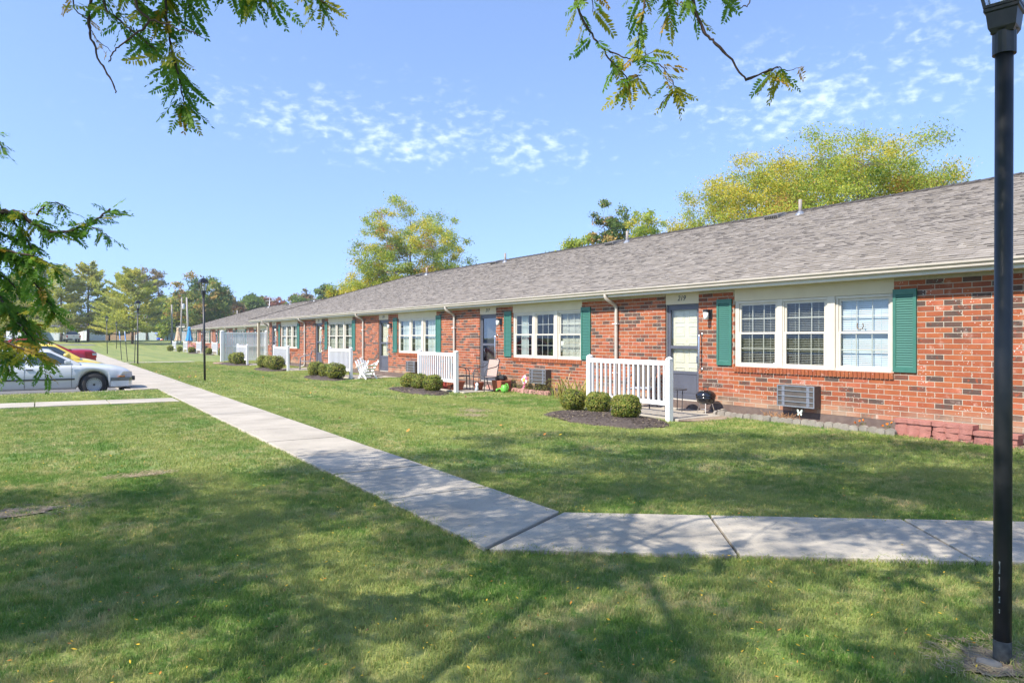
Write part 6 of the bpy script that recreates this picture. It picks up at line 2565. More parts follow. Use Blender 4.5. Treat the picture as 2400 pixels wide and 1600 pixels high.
def tree(label, pos, H, rad, base, nclump, per, size, pal, wts, seed, bark=None, rc=(.5, 1.1), tr=None, lean=(0, 0), stems=1, shell=.55, group=None, name='tree', top=1.0, limbs=8, thin=1.0):
    """trunk, limbs and a crown of leaf clumps gathered at the ends of the limbs"""
    rnd = random.Random(seed)
    x, y, z0 = pos
    t = thing(name, label, 'tree', (x, y, z0), 0, group)
    tr = tr or H * .018
    tb = MB()
    cz = (base + H) / 2
    hz = (H - base) / 2
    axis = [Vector((lean[0] * k / 8 + rnd.uniform(-.1, .1), lean[1] * k / 8 + rnd.uniform(-.1, .1), (H * .86) * k / 8 - .2 * (k == 0))) for k in range(9)]
    nodes = []
    for s in range(stems):
        off = Vector((rnd.uniform(-1, 1), rnd.uniform(-1, 1), 0)) * (rad * .3 if stems > 1 else 0)
        ax = [p + off * (i / 8) for i, p in enumerate(axis)]
        tb.path(ax, [tr * (1 - .88 * i / 8) for i in range(9)], 8)
        nodes += [(p, tr * (1 - .88 * i / 8)) for i, p in enumerate(ax) if p.z > base * .6]
    # main limbs
    for k in range(limbs):
        a = 2 * math.pi * k / limbs + rnd.uniform(-.4, .4)
        f = rnd.uniform(.35, .75)
        el = rnd.uniform(-.25, .9)
        q = Vector((rad * f * math.cos(a), rad * f * math.sin(a), cz + hz * el * .75))
        st = min((n for n in nodes if n[0].z < q.z), key=lambda n: abs(n[0].z - (q.z - rad * .35)), default=nodes[0])
        c = curve(st[0], q, .25 * rad * rnd.uniform(-.2, 1), 5, .12 * rad / 4, rnd)
        r0 = min(st[1] * .6, tr * .5)
        tb.path(c, [r0 * (1 - .75 * i / 5) for i in range(6)], 6)
        nodes += [(p, r0 * (1 - .75 * i / 5)) for i, p in enumerate(c)][2:]
    clumps = []
    for k in range(nclump):
        u, v = rnd.uniform(-1, 1), rnd.uniform(0, 6.283)
        q = math.sqrt(1 - u * u)
        r_ = rnd.uniform(shell, 1.0) ** .7
        c = Vector((q * math.cos(v) * rad * r_, q * math.sin(v) * rad * r_, cz + u * hz * r_ * (top if u > 0 else 1)))
        c.x += lean[0] * c.z / H
        c.y += lean[1] * c.z / H
        st = min(nodes, key=lambda n: (n[0] - c).length + (2 if n[0].z > c.z + .5 else 0))
        cv = curve(st[0], c, .2 * rnd.uniform(-1, 1.5), 4, .08, rnd)
        r0 = max(min(st[1] * .45, .05), .012)
        tb.path(cv, [r0 * (1 - .7 * i / 4) for i in range(5)], 4, cap=False)
        # a few bare twig ends stick out
        if rnd.random() < .5 * thin:
            d = (c - st[0]).normalized()
            tb.path([c, c + d * rnd.uniform(.4, .9) + Vector((0, 0, rnd.uniform(0, .4)))], [r0 * .3, .006], 3, cap=False)
        clumps.append((c, rnd.uniform(*rc), rnd.choices(range(len(wts)), wts)[0]))
    tb.obj('trunk', bark or BARKG, t, smooth=True)
    lb = MB()
    for c, r_, mi in clumps:
        for q in range(int(per * r_ / ((rc[0] + rc[1]) / 2))):
            d = Vector((rnd.gauss(0, .42), rnd.gauss(0, .42), rnd.gauss(0, .30)))
            p = c + d * r_
            m = mi if rnd.random() < .65 else rnd.choices(range(len(wts)), wts)[0]
            leaf_quad(lb, p, Vector((rnd.uniform(-1, 1), rnd.uniform(-1, 1), rnd.uniform(-.2, 1))), size * rnd.uniform(.6, 1.3), rnd.uniform(.35, .6), m, rnd)
    lb.obj('crown', GREEN[pal], t)
    return t


def pine(label, pos, H, rad, base, seed, wts, bark=None, dens=1.0, gapf=0.0, group='tall pines in the far lawn'):
    rnd = random.Random(seed)
    t = thing('pine_tree', label, 'tree', pos, 0, group)
    tb = MB()
    tb.path([Vector((rnd.uniform(-.06, .06), rnd.uniform(-.06, .06), H * k / 8 - .2 * (k == 0))) for k in range(9)], [H * .017 * (1 - .9 * k / 8) + .01 for k in range(9)], 8)
    lb = MB()
    z = base
    while z < H * .97:
        f = (z - base) / (H - base)
        rr = rad * (1 - f) ** .75 * (1.0 if f > .12 else .75 + 2 * f) + .35
        for k in range(rnd.choice((4, 5, 5, 6))):
            if rnd.random() < gapf:
                continue
            a = rnd.uniform(0, 6.283)
            L = rr * rnd.uniform(.6, 1.15)
            rise = (.10 + .55 * f) * L
            p0 = Vector((0, 0, z))
            p1 = Vector((L * math.cos(a), L * math.sin(a), z + rise + rnd.uniform(-.2, .2)))
            mid = p0.lerp(p1, .55) - Vector((0, 0, .08 * L))
            tb.path([p0, mid, p1], [.035 * (1 - f) + .012, .022, .008], 4, cap=False)
            n = int(190 * L / rad * dens) + 24
            mi0 = rnd.choices(range(4), wts)[0]
            for q in range(n):
                s = rnd.uniform(.28, 1.03) ** .8
                c = (p0.lerp(mid, s / .55) if s < .55 else mid.lerp(p1, (s - .55) / .45))
                w = .10 + .24 * L * (1 - abs(s - .65)) * .5
                sd = Vector((-math.sin(a), math.cos(a), 0)) * rnd.gauss(0, w)
                c = c + sd + Vector((0, 0, rnd.gauss(.05, .10)))
                d = (Vector((math.cos(a), math.sin(a), .5)) + sd * 1.2 + Vector((rnd.uniform(-.5, .5), rnd.uniform(-.5, .5), rnd.uniform(-.3, .5)))).normalized()
                up = d.orthogonal()
                up.rotate(Quaternion(d, rnd.uniform(0, 6.283)))
                l, wd = rnd.uniform(.20, .38), rnd.uniform(.05, .09)
                m = mi0 if rnd.random() < .7 else rnd.choices(range(4), wts)[0]
                lb.face([c - d * l * .3, c + up * wd, c + d * l, c - up * wd], m)
        z += rnd.uniform(.26, .42) * (1 + .4 * (1 - f))
    tb.obj('trunk', bark or BARK, t, smooth=True)
    lb.obj('crown', GREEN['pin'], t)
    return t


def gpos(px, Z):
    x, y = at(px, Z)
    return (x, y, gz(y))


BEH = 'trees rising behind the near roof'
tree('sparse yellow-green tree with bare twigs rising behind the ridge near the middle', gpos(972, 66), 14.2, 5.6, 3.0, 250, 250, .088, 'yel', (.30, .46, .20, .04), 11, BARKG, (.5, .95), .22, (-.4, .2), shell=.3, group=BEH, limbs=11)
tree('low spreading part of the yellow-green tree, leaning left along the ridge', gpos(880, 68), 7.6, 4.4, 2.2, 150, 260, .088, 'yel', (.38, .42, .18, .02), 12, BARKG, (.5, .9), .16, (-.5, 0), shell=.3, group=BEH)
tree('big golden-green honey locust, highest of the trees behind the roof at right', gpos(2010, 32), 11.0, 4.7, 3.2, 250, 480, .052, 'yel', (.34, .42, .20, .04), 13, BARKG, (.55, 1.0), .20, (0, 0), shell=.3, group=BEH, limbs=10)
tree('golden honey locust left of the highest one behind the roof', gpos(1765, 36.5), 10.7, 4.0, 3.2, 210, 480, .055, 'yel', (.42, .38, .15, .05), 14, BARKG, (.5, .95), .18, (.2, 0), shell=.3, group=BEH, limbs=9)
tree('yellowish tree at the right end of the golden group, thinning at its edge', gpos(2190, 31), 9.3, 2.3, 3.6, 64, 360, .052, 'yel', (.40, .34, .16, .10), 15, BARKG, (.45, .85), .14, shell=.3, group=BEH)
tree('small thin yellowing tree at the left end of the golden group', gpos(1620, 40), 8.6, 1.6, 3.6, 46, 280, .055, 'yel', (.40, .34, .16, .10), 16, BARKG, (.4, .7), .12, shell=.3, group=BEH)
tree('slender two-stemmed brownish-green tree, tall and narrow above the ridge', gpos(1432, 58), 13.0, 1.75, 4.5, 90, 200, .105, 'grn', (.36, .34, .08, .22), 17, BARKG, (.4, .75), .14, shell=.1, stems=2, group=BEH, limbs=6)
tree('loose yellow-green tree right of the slender two-stemmed tree', gpos(1512, 56), 11.6, 2.3, 4.5, 64, 170, .10, 'yel', (.16, .52, .32, .0), 18, BARKG, (.4, .8), .13, shell=.2, group=BEH)
tree('bushy lime-green tree left of the slender two-stemmed tree', gpos(1368, 60), 10.3, 2.9, 3.5, 110, 260, .12, 'yel', (.12, .62, .26, .0), 19, BARKG, (.55, 1.0), .16, shell=.2, group=BEH)
tree('low green tree at the left foot of the bushy lime-green tree', gpos(1312, 64), 8.2, 1.9, 3.2, 36, 170, .12, 'yel', (.10, .56, .34, .0), 20, BARKG, (.5, .8), .12, shell=.2, group=BEH)

pine('tall green-gold pine, middle of the three pines in the far lawn', gpos(207, 120), 12.9, 5.2, 2.2, 31, (.34, .30, .12, .24))
pine('golden pine behind the lamp posts, right of the three pines', gpos(311, 112), 11.4, 6.3, 2.0, 32, (.30, .42, .18, .10), dens=1.25)
pine('pale thin pine with a bare grey trunk, left of the three pines', gpos(143, 116), 12.3, 4.6, 1.6, 33, (.16, .28, .10, .46), BARKG, .7, .12)
pine('leafy yellow-green conifer behind the overhanging leaves at left', gpos(86, 122), 13.4, 5.2, 1.6, 34, (.26, .42, .20, .12))
pine('small green conifer filling the gap between two tall pines', gpos(256, 128), 8.6, 4.0, 1.2, 35, (.30, .40, .22, .08))
pine('bright yellow pine at the left edge behind the house', gpos(30, 120), 10.5, 4.6, 1.6, 36, (.20, .44, .28, .08))
FARG = 'trees beyond the far lawn'
tree('thinning grey-green tree standing behind the right pine', gpos(345, 150), 15.6, 3.4, 6, 70, 60, .26, 'red', (.0, .30, .70, .0), 41, BARKG, (.7, 1.2), .25, shell=.3, group=FARG)
tree('dark green tree right of the golden pine', gpos(378, 165), 9.5, 4.0, 1.0, 70, 110, .32, 'grn', (.45, .50, .05, .0), 42, BARK, (.9, 1.5), .3, shell=.2, group=FARG)
tree('orange-red maple behind the left utility pole', gpos(386, 185), 9.5, 3.0, 3.0, 40, 90, .32, 'red', (.55, .05, .05, .35), 43, BARK, (.9, 1.4), .25, shell=.3, group=FARG)
tree('large maple turning yellow and orange behind the lamp post', gpos(472, 138), 12.6, 5.4, 2.2, 130, 130, .27, 'grn', (.30, .22, .30, .18), 44, BARK, (.8, 1.5), .32, shell=.35, group=FARG, limbs=10)
tree('olive-yellow tree at the left foot of the large maple', gpos(422, 142), 9.0, 2.6, 2.0, 50, 100, .26, 'yel', (.26, .50, .16, .08), 45, BARK, (.7, 1.2), .2, shell=.3, group=FARG)
tree('brownish-olive tree right of the large maple', gpos(541, 160), 9.6, 3.0, 2.5, 60, 90, .28, 'red', (.10, .50, .40, .0), 46, BARK, (.8, 1.3), .22, shell=.3, group=FARG)
tree('dense dark green round tree above the far hip roof', gpos(588, 170), 11.3, 3.2, 2.5, 70, 150, .34, 'grn', (.50, .48, .02, .0), 47, BARK, (.9, 1.5), .25, shell=.2, group=FARG)
tree('rusty brown tree right of the dense green tree', gpos(624, 190), 11.2, 2.7, 4.5, 44, 80, .34, 'red', (.35, .40, .10, .15), 48, BARK, (.8, 1.3), .2, shell=.3, group=FARG)
tree('reddish tree around the pole with the crossarm', gpos(650, 200), 12.2, 3.0, 5, 40, 70, .34, 'red', (.50, .20, .0, .30), 49, BARK, (.8, 1.3), .2, shell=.3, group=FARG)
tree('bright green low tree above the middle of the far ridge', gpos(693, 170), 10.4, 2.8, 4, 46, 110, .32, 'grn', (.70, .20, .10, .0), 50, BARK, (.8, 1.3), .22, shell=.2, group=FARG)
tree('olive-gold tree left of the gap above the far ridge', gpos(712, 195), 14.2, 3.4, 6, 50, 80, .34, 'red', (.05, .35, .60, .0), 51, BARK, (.8, 1.4), .22, shell=.3, group=FARG)
tree('dark green tree peeping over the ridge left of the yellow tree', gpos(757, 170), 13.4, 2.6, 6, 46, 110, .32, 'grn', (.55, .35, .10, .0), 52, BARK, (.8, 1.3), .22, shell=.2, group=FARG)
tree('faded tan tree over the ridge, next to the yellow tree', gpos(800, 180), 13.2, 2.6, 6, 40, 70, .32, 'red', (.0, .55, .40, .05), 53, BARK, (.8, 1.3), .2, shell=.3, group=FARG)
tree('small bright green tree beside the shed', gpos(392, 140), 4.6, 2.2, .6, 34, 110, .22, 'yel', (.10, .50, .40, .0), 54, BARK, (.6, 1.0), .1, shell=.2, group=FARG)

# far wooded horizon that reads as one mass
rnd = random.Random(77)
wm_ = MB()
for k in range(540):
    px = rnd.uniform(-1100, 760) if k < 430 else rnd.uniform(760, 2600)
    Z = rnd.uniform(200, 235)
    x, y = at(px, Z)
    hh = rnd.uniform(3, 9.5)
    mi = rnd.choices((0, 1, 2, 3), (.42, .36, .12, .10))[0]
    for q in range(70):
        c = Vector((x + rnd.gauss(0, 2.6), y + rnd.gauss(0, 2.6), gz(y) + hh * abs(rnd.uniform(0, 1)) ** .8))
        leaf_quad(wm_, c, Vector((rnd.uniform(-1, 1), rnd.uniform(-1, .2), rnd.uniform(-.2, 1))), rnd.uniform(.5, .95), .6, mi if rnd.random() < .7 else rnd.randrange(4), rnd)
tag(wm_.obj('woods', [GREEN['grn'][0], GREEN['grn'][1], GREEN['red'][2], GREEN['red'][1]]), 'far wooded horizon', kind='stuff')

# ------------------------------------------------------------------ the honey locust the photographer stands under
LG = [leafmat('locust_green', (.15, .31, .035), (.22, .37, .05), .62, 6), leafmat('locust_dark', (.10, .24, .035), (.14, .28, .04), .62, 6),
      leafmat('locust_yellowing', (.33, .37, .04), (.44, .40, .045), .55, 9), leafmat('locust_gold', (.50, .34, .03), (.42, .26, .03), .5, 9)]


def compound(seed, pairs, L, ll, lw):
    """one pinnate leaf along +y"""
    rnd = random.Random(seed)
    m = MB()
    bend = rnd.uniform(-.25, .25)

    def P(t):
        return Vector((bend * L * t * t, L * t, -.12 * L * t * t))
    ks = [P(k / 6) for k in range(7)]
    for a, b in zip(ks[:-1], ks[1:]):
        m.face([a + Vector((-.0009, 0, 0)), a + Vector((.0009, 0, 0)), b + Vector((.0007, 0, 0)), b + Vector((-.0007, 0, 0))])
    for k in range(pairs):
        t = .12 + .86 * k / (pairs - 1)
        sc = (.72 + .5 * math.sin(math.pi * min(1, t * .9 + .1))) * rnd.uniform(.85, 1.1)
        for s in (-1, 1):
            if rnd.random() < .05:
                continue
            p = P(t + (.012 if s > 0 else 0))
            ang = R(rnd.uniform(48, 66) - 22 * (t > .9))
            d = Vector((s * math.sin(ang), math.cos(ang), rnd.uniform(-.5, .15))).normalized()
            w = d.cross(Vector((rnd.uniform(-.4, .4), rnd.uniform(-.4, .4), 1))).normalized()
            l, wd = ll * sc, lw * sc
            nrm = d.cross(w) * (.16 * wd)
            m.face([p + d * l * .06, p + d * l * .30 + w * wd * .46, p + d * l * .66 + w * wd * .44, p + d * l, p + d * l * .66 - w * wd * .44, p + d * l * .30 - w * wd * .46])
    return m


LEAFV = []
for k in range(9):
    m = compound(100 + k, (11, 12, 10, 9, 13, 11, 8, 12, 10)[k], (.15, .17, .14, .12, .18, .15, .11, .16, .13)[k], .030, .0125)
    LEAFV.append([m.mesh('leaf', g) for g in LG])
LEAFMB = [compound(100 + k, (11, 12, 10, 9, 13, 11, 8, 12, 10)[k], (.15, .17, .14, .12, .18, .15, .11, .16, .13)[k], .030, .0125) for k in range(9)]

TX, TY = -4.2, -1.2
loc_tree = thing('honey_locust_tree', 'large honey locust whose drooping leafy twigs hang into the top and left of the view', 'tree', (TX, TY, 0))
O = Vector((TX, TY, 0))
tb = MB()
tb.path([(0, 0, -.3), (.03, .02, 1.2), (.08, .0, 2.4), (.2, .1, 3.4), (.4, .2, 5.0), (.5, .1, 7.0), (.5, .2, 9.2)], [.22, .17, .15, .13, .08, .05, .02], 14)
tb.obj('trunk', BARK, loc_tree, smooth=True)
LIMBS = [[(.2, .1, 3.2), (1.2, 1.2, 4.0), (2.6, 2.3, 4.5), (4.4, 2.9, 4.75), (6.2, 2.0, 4.7), (7.4, 1.2, 4.55)],
         [(.15, .1, 3.0), (.9, 1.6, 3.5), (2.2, 2.6, 3.9), (3.4, 3.0, 3.95), (4.4, 3.3, 4.1)],
         [(.1, .05, 2.8), (.8, 1.3, 2.95), (2.2, 2.4, 2.85), (3.3, 2.75, 2.65), (3.95, 2.9, 2.5)],
         [(.4, .2, 4.8), (2.0, 2.6, 6.2), (3.6, 4.6, 7.0), (5.0, 6.0, 7.6)],
         [(.4, .2, 5.2), (2.6, .4, 6.6), (5.0, .2, 7.6), (7.2, .0, 8.2)],
         [(.4, .2, 5.0), (-.6, 2.4, 6.4), (-1.0, 4.6, 7.2)],
         [(.4, .1, 4.6), (-2.0, -.8, 6.0), (-4.0, -1.2, 7.0)],
         [(.4, .1, 5.6), (1.4, -2.4, 6.8), (2.6, -4.4, 7.6)],
         [(.5, .1, 6.8), (2.4, 2.0, 8.4), (3.8, 3.0, 9.4)],
         [(.5, .1, 6.4), (-1.4, -2.2, 7.6), (-2.6, -3.8, 8.4)]]
LIMBS = [[l[0]] + [(p[0], p[1] + 2.2, p[2]) for p in l[1:]] for l in LIMBS]
nodes = []
for i, l in enumerate(LIMBS):
    b = MB()
    pts = [Vector(p) for p in l]
    fine_ = []
    for a, c in zip(pts[:-1], pts[1:]):
        for q in range(5):
            fine_.append(a.lerp(c, q / 5) + Vector((random.uniform(-1, 1), random.uniform(-1, 1), random.uniform(-1, 1))) * .025)
    fine_.append(pts[-1])
    r0 = .045 if i in (1, 2) else (.038 if i == 0 else .042)
    n = len(fine_)
    b.path(fine_, [r0 * (1 - .8 * q / (n - 1)) for q in range(n)], 8)
    b.obj('limb', BARK, loc_tree, smooth=True)
    nodes += fine_[3:]
# high crown: gathered sprays, open enough to let flecks of sun through
rnd = random.Random(5)
cl_ = []
tries = 0
while len(cl_) < 560 and tries < 14000:
    tries += 1
    u = Vector((rnd.uniform(-1, 1), rnd.uniform(-1, 1), rnd.uniform(-1, 1)))
    if u.length > 1 or u.length < .25:
        continue
    c = Vector((1.0 + u.x * 7.6, 3.8 + u.y * 7.0, 7.3 + u.z * 2.9))
    w = c + O
    dep = w.x * math.sin(YAW) + w.y * math.cos(YAW)
    if c.z < 4.9 or (dep > 0 and w.z < 2.6 + .60 * dep):
        continue
    cl_.append(c)
tw = MB()
lv = np.zeros((0, 4, 3))
faces, mids = [], []
for c in cl_:
    st = min(nodes, key=lambda q: (q - c).length)
    cv = curve(st, c, .3, 4, .08, rnd)
    tw.path(cv, [.011, .009, .007, .005, .003], 4, cap=False)
    r_ = rnd.uniform(.38, .85)
    n = int(430 * r_)
    for q in range(n):
        p = c + Vector((rnd.gauss(0, .40), rnd.gauss(0, .40), rnd.gauss(0, .26))) * r_
        nn = Vector((rnd.uniform(-1, 1), rnd.uniform(-1, 1), rnd.uniform(.1, 1.4))).normalized()
        a = nn.orthogonal().normalized()
        a.rotate(Quaternion(nn, rnd.uniform(0, 6.283)))
        b = nn.cross(a)
        s = rnd.uniform(.035, .062)
        faces.append([p - a * s, p + b * s * .42, p + a * s, p - b * s * .42])
        mids.append(rnd.choices((0, 1, 2, 3), (.5, .25, .18, .07))[0])
tw.obj('twigs', TWIG, loc_tree)
va = np.array([[tuple(v) for v in f] for f in faces], dtype=np.float32).reshape(-1, 3)
nf = len(faces)
me = bpy.data.meshes.new('crown')
me.vertices.add(len(va))
me.vertices.foreach_set('co', va.ravel())
me.loops.add(nf * 4)
me.loops.foreach_set('vertex_index', np.arange(nf * 4, dtype=np.int32))
me.polygons.add(nf)
me.polygons.foreach_set('loop_start', np.arange(0, nf * 4, 4, dtype=np.int32))
me.polygons.foreach_set('material_index', np.array(mids, dtype=np.int32))
for g in LG:
    me.materials.append(g)
me.update(calc_edges=True)
put('crown', me, loc_tree)

# drooping branches that hang low enough to be seen; points are bearings (px, py) at a measured distance
BR = [
    # pts, distance, leaf spacing, leaf tone weights, leaf range along branch (0..1), reach of hanging sprays
    dict(p=[(300, -330), (222, -30), (207, 34), (212, 80), (235, 147), (265, 196), (273, 220)], Z=3.0, sp=0, r=.0075),
    dict(p=[(420, -320), (388, -40), (394, 61), (406, 129), (426, 211), (432, 240)], Z=3.1, sp=.0075, w=(.5, .24, .2, .06), rng=(.42, 1), r=.0085),
    dict(p=[(330, -320), (244, -20), (284, 49), (320, 80), (354, 107), (385, 140)], Z=3.0, sp=.013, w=(.55, .3, .12, .03), rng=(.45, 1), r=.006),
    dict(p=[(380, -320), (318, -20), (348, 46), (320, 80), (281, 107), (262, 130), (256, 145)], Z=2.9, sp=0, r=.007),
    dict(p=[(348, 46), (394, 58), (420, 70), (450, 76), (480, 90)], Z=2.9, sp=0, r=.004),
    dict(p=[(260, -300), (172, -20), (207, 49), (222, 86), (262, 122)], Z=4.4, sp=.045, w=(.05, .05, .3, .6), rng=(.5, 1), r=.005, sc=.62),
    dict(p=[(340, -300), (300, -60), (310, -10), (345, 30)], Z=3.0, sp=.010, w=(.6, .3, .1, 0), rng=(.6, 1), r=.006),
    dict(p=[(430, -250), (450, -90), (445, -30), (440, 20)], Z=3.1, sp=.010, w=(.55, .35, .1, 0), rng=(.5, 1), r=.006),
    dict(p=[(470, -300), (520, -90), (560, -30), (600, -8), (650, -5)], Z=3.1, sp=.0085, w=(.55, .35, .1, 0), rng=(.45, 1), r=.007, down=1.4),
    dict(p=[(600, -300), (690, -70), (730, -15), (765, 10)], Z=3.1, sp=.0095, w=(.35, .15, .4, .1), rng=(.45, 1), r=.007, down=1.3),
    # right-hand group
    dict(p=[(1290, -320), (1345, -20), (1370, 53), (1404, 105), (1438, 150), (1475, 190)], Z=3.0, sp=.026, w=(.45, .1, .35, .1), rng=(.40, 1), r=.0075),
    dict(p=[(1409, 111), (1445, 128), (1480, 137), (1512, 130), (1538, 116)], Z=3.0, sp=.022, w=(.3, .05, .45, .2), rng=(.2, 1), r=.004),
    dict(p=[(1495, 135), (1519, 145), (1546, 152), (1570, 180), (1580, 205)], Z=3.0, sp=.013, w=(.3, .05, .45, .2), rng=(.2, 1), r=.004),
    dict(p=[(1475, 188), (1495, 178), (1505, 176)], Z=3.0, sp=.009, w=(.3, .05, .5, .15), rng=(0, 1), r=.003, down=1.5),
    dict(p=[(1480, -320), (1509, -30), (1504, 47), (1497, 90), (1493, 135)], Z=3.05, sp=.016, w=(.45, .1, .35, .1), rng=(.40, 1), r=.006),
    dict(p=[(1540, -320), (1560, -60), (1565, 0), (1570, 40)], Z=3.1, sp=.009, w=(.5, .1, .3, .1), rng=(.5, 1), r=.006, down=1.2),
    dict(p=[(1600, -330), (1623, -20), (1646, 66), (1675, 100), (1715, 142), (1749, 187), (1789, 171), (1823, 158)], Z=3.0, sp=.017, w=(.5, .15, .27, .08), rng=(.40, .80), r=.008),
    dict(p=[(1749, 187), (1789, 171), (1823, 158), (1840, 165), (1875, 158)], Z=3.0, sp=.035, w=(.05, 0, .35, .6), rng=(.3, 1), r=.0035, sc=.75),
    dict(p=[(1640, -300), (1660, -70), (1690, -15), (1715, 5)], Z=3.1, sp=.011, w=(.55, .2, .2, .05), rng=(.5, 1), r=.006),
    dict(p=[(1800, -260), (1760, -10), (1745, 12), (1725, 18), (1718, 0)], Z=3.1, sp=0, r=.004),
    dict(p=[(1350, -260), (1375, -60), (1385, -10), (1390, 30)], Z=3.0, sp=.018, w=(.6, .15, .2, .05), rng=(.5, 1), r=.005),
    # left edge
    dict(p=[(-420, 380), (-160, 470), (0, 496), (39, 499), (86, 528), (114, 543), (152, 543), (196, 528), (232, 510), (259, 489)], Z=3.1, sp=.0062, w=(.52, .36, .09, .03), rng=(.42, 1), r=.012, sc=.58, down=.6),
    dict(p=[(86, 505), (100, 488), (114, 476), (140, 478), (161, 495)], Z=3.1, sp=.010, w=(.55, .35, .08, .02), rng=(0, 1), r=.004, sc=.52),
    dict(p=[(196, 528), (225, 535), (250, 550), (262, 560)], Z=3.1, sp=.011, w=(.55, .35, .08, .02), rng=(0, 1), r=.003, sc=.50),
    dict(p=[(-260, 450), (-80, 540), (0, 580), (60, 630), (100, 690), (128, 735)], Z=3.05, sp=.0048, w=(.50, .38, .09, .03), rng=(.40, 1), r=.008, sc=.62),
    dict(p=[(-260, 560), (-80, 640), (-10, 690), (30, 740), (62, 780), (80, 800)], Z=3.0, sp=.0052, w=(.50, .36, .10, .04), rng=(.40, 1), r=.008, sc=.62),
    dict(p=[(80, 800), (95, 840), (105, 870), (112, 890)], Z=3.0, sp=.012, w=(.55, .25, .18, .02), rng=(0, 1), r=.003, sc=.62, down=1.4),
    dict(p=[(-260, 600), (-100, 720), (-30, 770), (0, 800), (14, 840), (20, 870)], Z=2.95, sp=.0072, w=(.48, .34, .14, .04), rng=(.45, 1), r=.007, sc=.66, down=1.2),
    dict(p=[(-200, 480), (-60, 560), (30, 590), (90, 605), (130, 630)], Z=3.05, sp=.0062, w=(.52, .34, .10, .04), rng=(.35, 1), r=.006, sc=.58),
    dict(p=[(-240, 590), (-60, 680), (10, 710), (50, 740), (75, 770)], Z=3.05, sp=.0055, w=(.50, .36, .10, .04), rng=(.35, 1), r=.006, sc=.62),
    dict(p=[(-240, 660), (-60, 760), (10, 800), (70, 825), (110, 835)], Z=2.9, sp=.0105, w=(.35, .20, .32, .13), rng=(.40, 1), r=.006, sc=.66),
    dict(p=[(-200, 250), (-40, 310), (-5, 330), (5, 350)], Z=3.0, sp=.010, w=(.6, .3, .1, 0), rng=(.5, 1), r=.005, sc=.62),
    dict(p=[(-200, 440), (-60, 480), (20, 510), (60, 560), (85, 610)], Z=3.1, sp=.0052, w=(.52, .40, .06, .02), rng=(.35, 1), r=.006, sc=.6),
    dict(p=[(-200, 520), (-60, 600), (10, 650), (40, 680)], Z=3.15, sp=.0050, w=(.50, .42, .06, .02), rng=(.30, 1), r=.006, sc=.62),
    dict(p=[(-200, 420), (-80, 520), (0, 545), (40, 555)], Z=3.15, sp=.0052, w=(.50, .42, .06, .02), rng=(.40, 1), r=.006, sc=.6),
]
rnd = random.Random(3)
leaves = []
bobj = []
for bi, br in enumerate(BR):
    pts = [at3(px, py, br['Z']) - O for px, py in br['p']]
    if br['p'][0][1] < -200:
        st = min(nodes[:45], key=lambda q: (q - pts[0]).length)
        pts = [st] + pts
    # resample smoothly
    rs = []
    for i in range(len(pts) - 1):
        p0, p1, p2, p3 = pts[max(i - 1, 0)], pts[i], pts[i + 1], pts[min(i + 2, len(pts) - 1)]
        for q in range(6):
            t = q / 6
            rs.append(.5 * ((2 * p1) + (p2 - p0) * t + (2 * p0 - 5 * p1 + 4 * p2 - p3) * t * t + (3 * p1 - p0 - 3 * p2 + p3) * t ** 3))
    rs.append(pts[-1])
    n = len(rs)
    b = MB()
    kink = [p + Vector((rnd.uniform(-1, 1), rnd.uniform(-1, 1), rnd.uniform(-1, 1))) * .004 for p in rs]
    b.path(kink, [br['r'] * (1 - .72 * q / (n - 1)) * rnd.choice((1, 1, 1.25)) for q in range(n)], 6)
    o = b.obj('branch', TWIG, loc_tree, smooth=True)
    bobj.append(o)
    if not br['sp']:
        continue
    seg = [(rs[i + 1] - rs[i]).length for i in range(n - 1)]
    tot = sum(seg)
    a, c = br['rng'][0] * tot, br['rng'][1] * tot
    s = a
    while s < c:
        acc = 0
        for i in range(n - 1):
            if acc + seg[i] >= s:
                break
            acc += seg[i]
        p = rs[i].lerp(rs[i + 1], (s - acc) / max(seg[i], 1e-6))
        tan = (rs[i + 1] - rs[i]).normalized()
        h = Vector((rnd.gauss(0, 1), rnd.gauss(0, 1), rnd.gauss(0, .35)))
        d = (tan * .45 + h.normalized() * .95 + Vector((0, 0, -.42 * br.get('down', 1)))).normalized()
        leaves.append((bi, p, d, rnd.choices((0, 1, 2, 3), br['w'])[0], br.get('sc', .84) * rnd.uniform(.75, 1.1), rnd.randrange(9)))
        s += br['sp'] * (1.45 if br['p'][-1][0] > 1300 else 1.1) * rnd.uniform(.5, 1.5)
for bi in (1, 10, 12, 16):      # tufts at the branch ends
    for k in range(7):
        p = at3(*BR[bi]['p'][-1], BR[bi]['Z']) - O
        d = Vector((rnd.gauss(0, .6), rnd.gauss(0, .6), -1)).normalized()
        leaves.append((bi, p, d, rnd.choices((0, 1, 2, 3), (.3, .05, .5, .15))[0], rnd.uniform(.7, .9), rnd.randrange(9)))


def leaf_matrix(d, roll):
    q = d.to_track_quat('Y', 'Z')
    return q @ Quaternion((0, 1, 0), roll)


def seen(l):
    w = l[1] + O
    dep = w.x * math.sin(YAW) + w.y * math.cos(YAW)
    sx_ = 1200 + 1700 * (w.x * math.cos(YAW) - w.y * math.sin(YAW)) / dep
    sy_ = 792 - (w.z - EYE) * 1700 / dep
    return -20 < sx_ < 2420 and -60 < sy_ < 1000


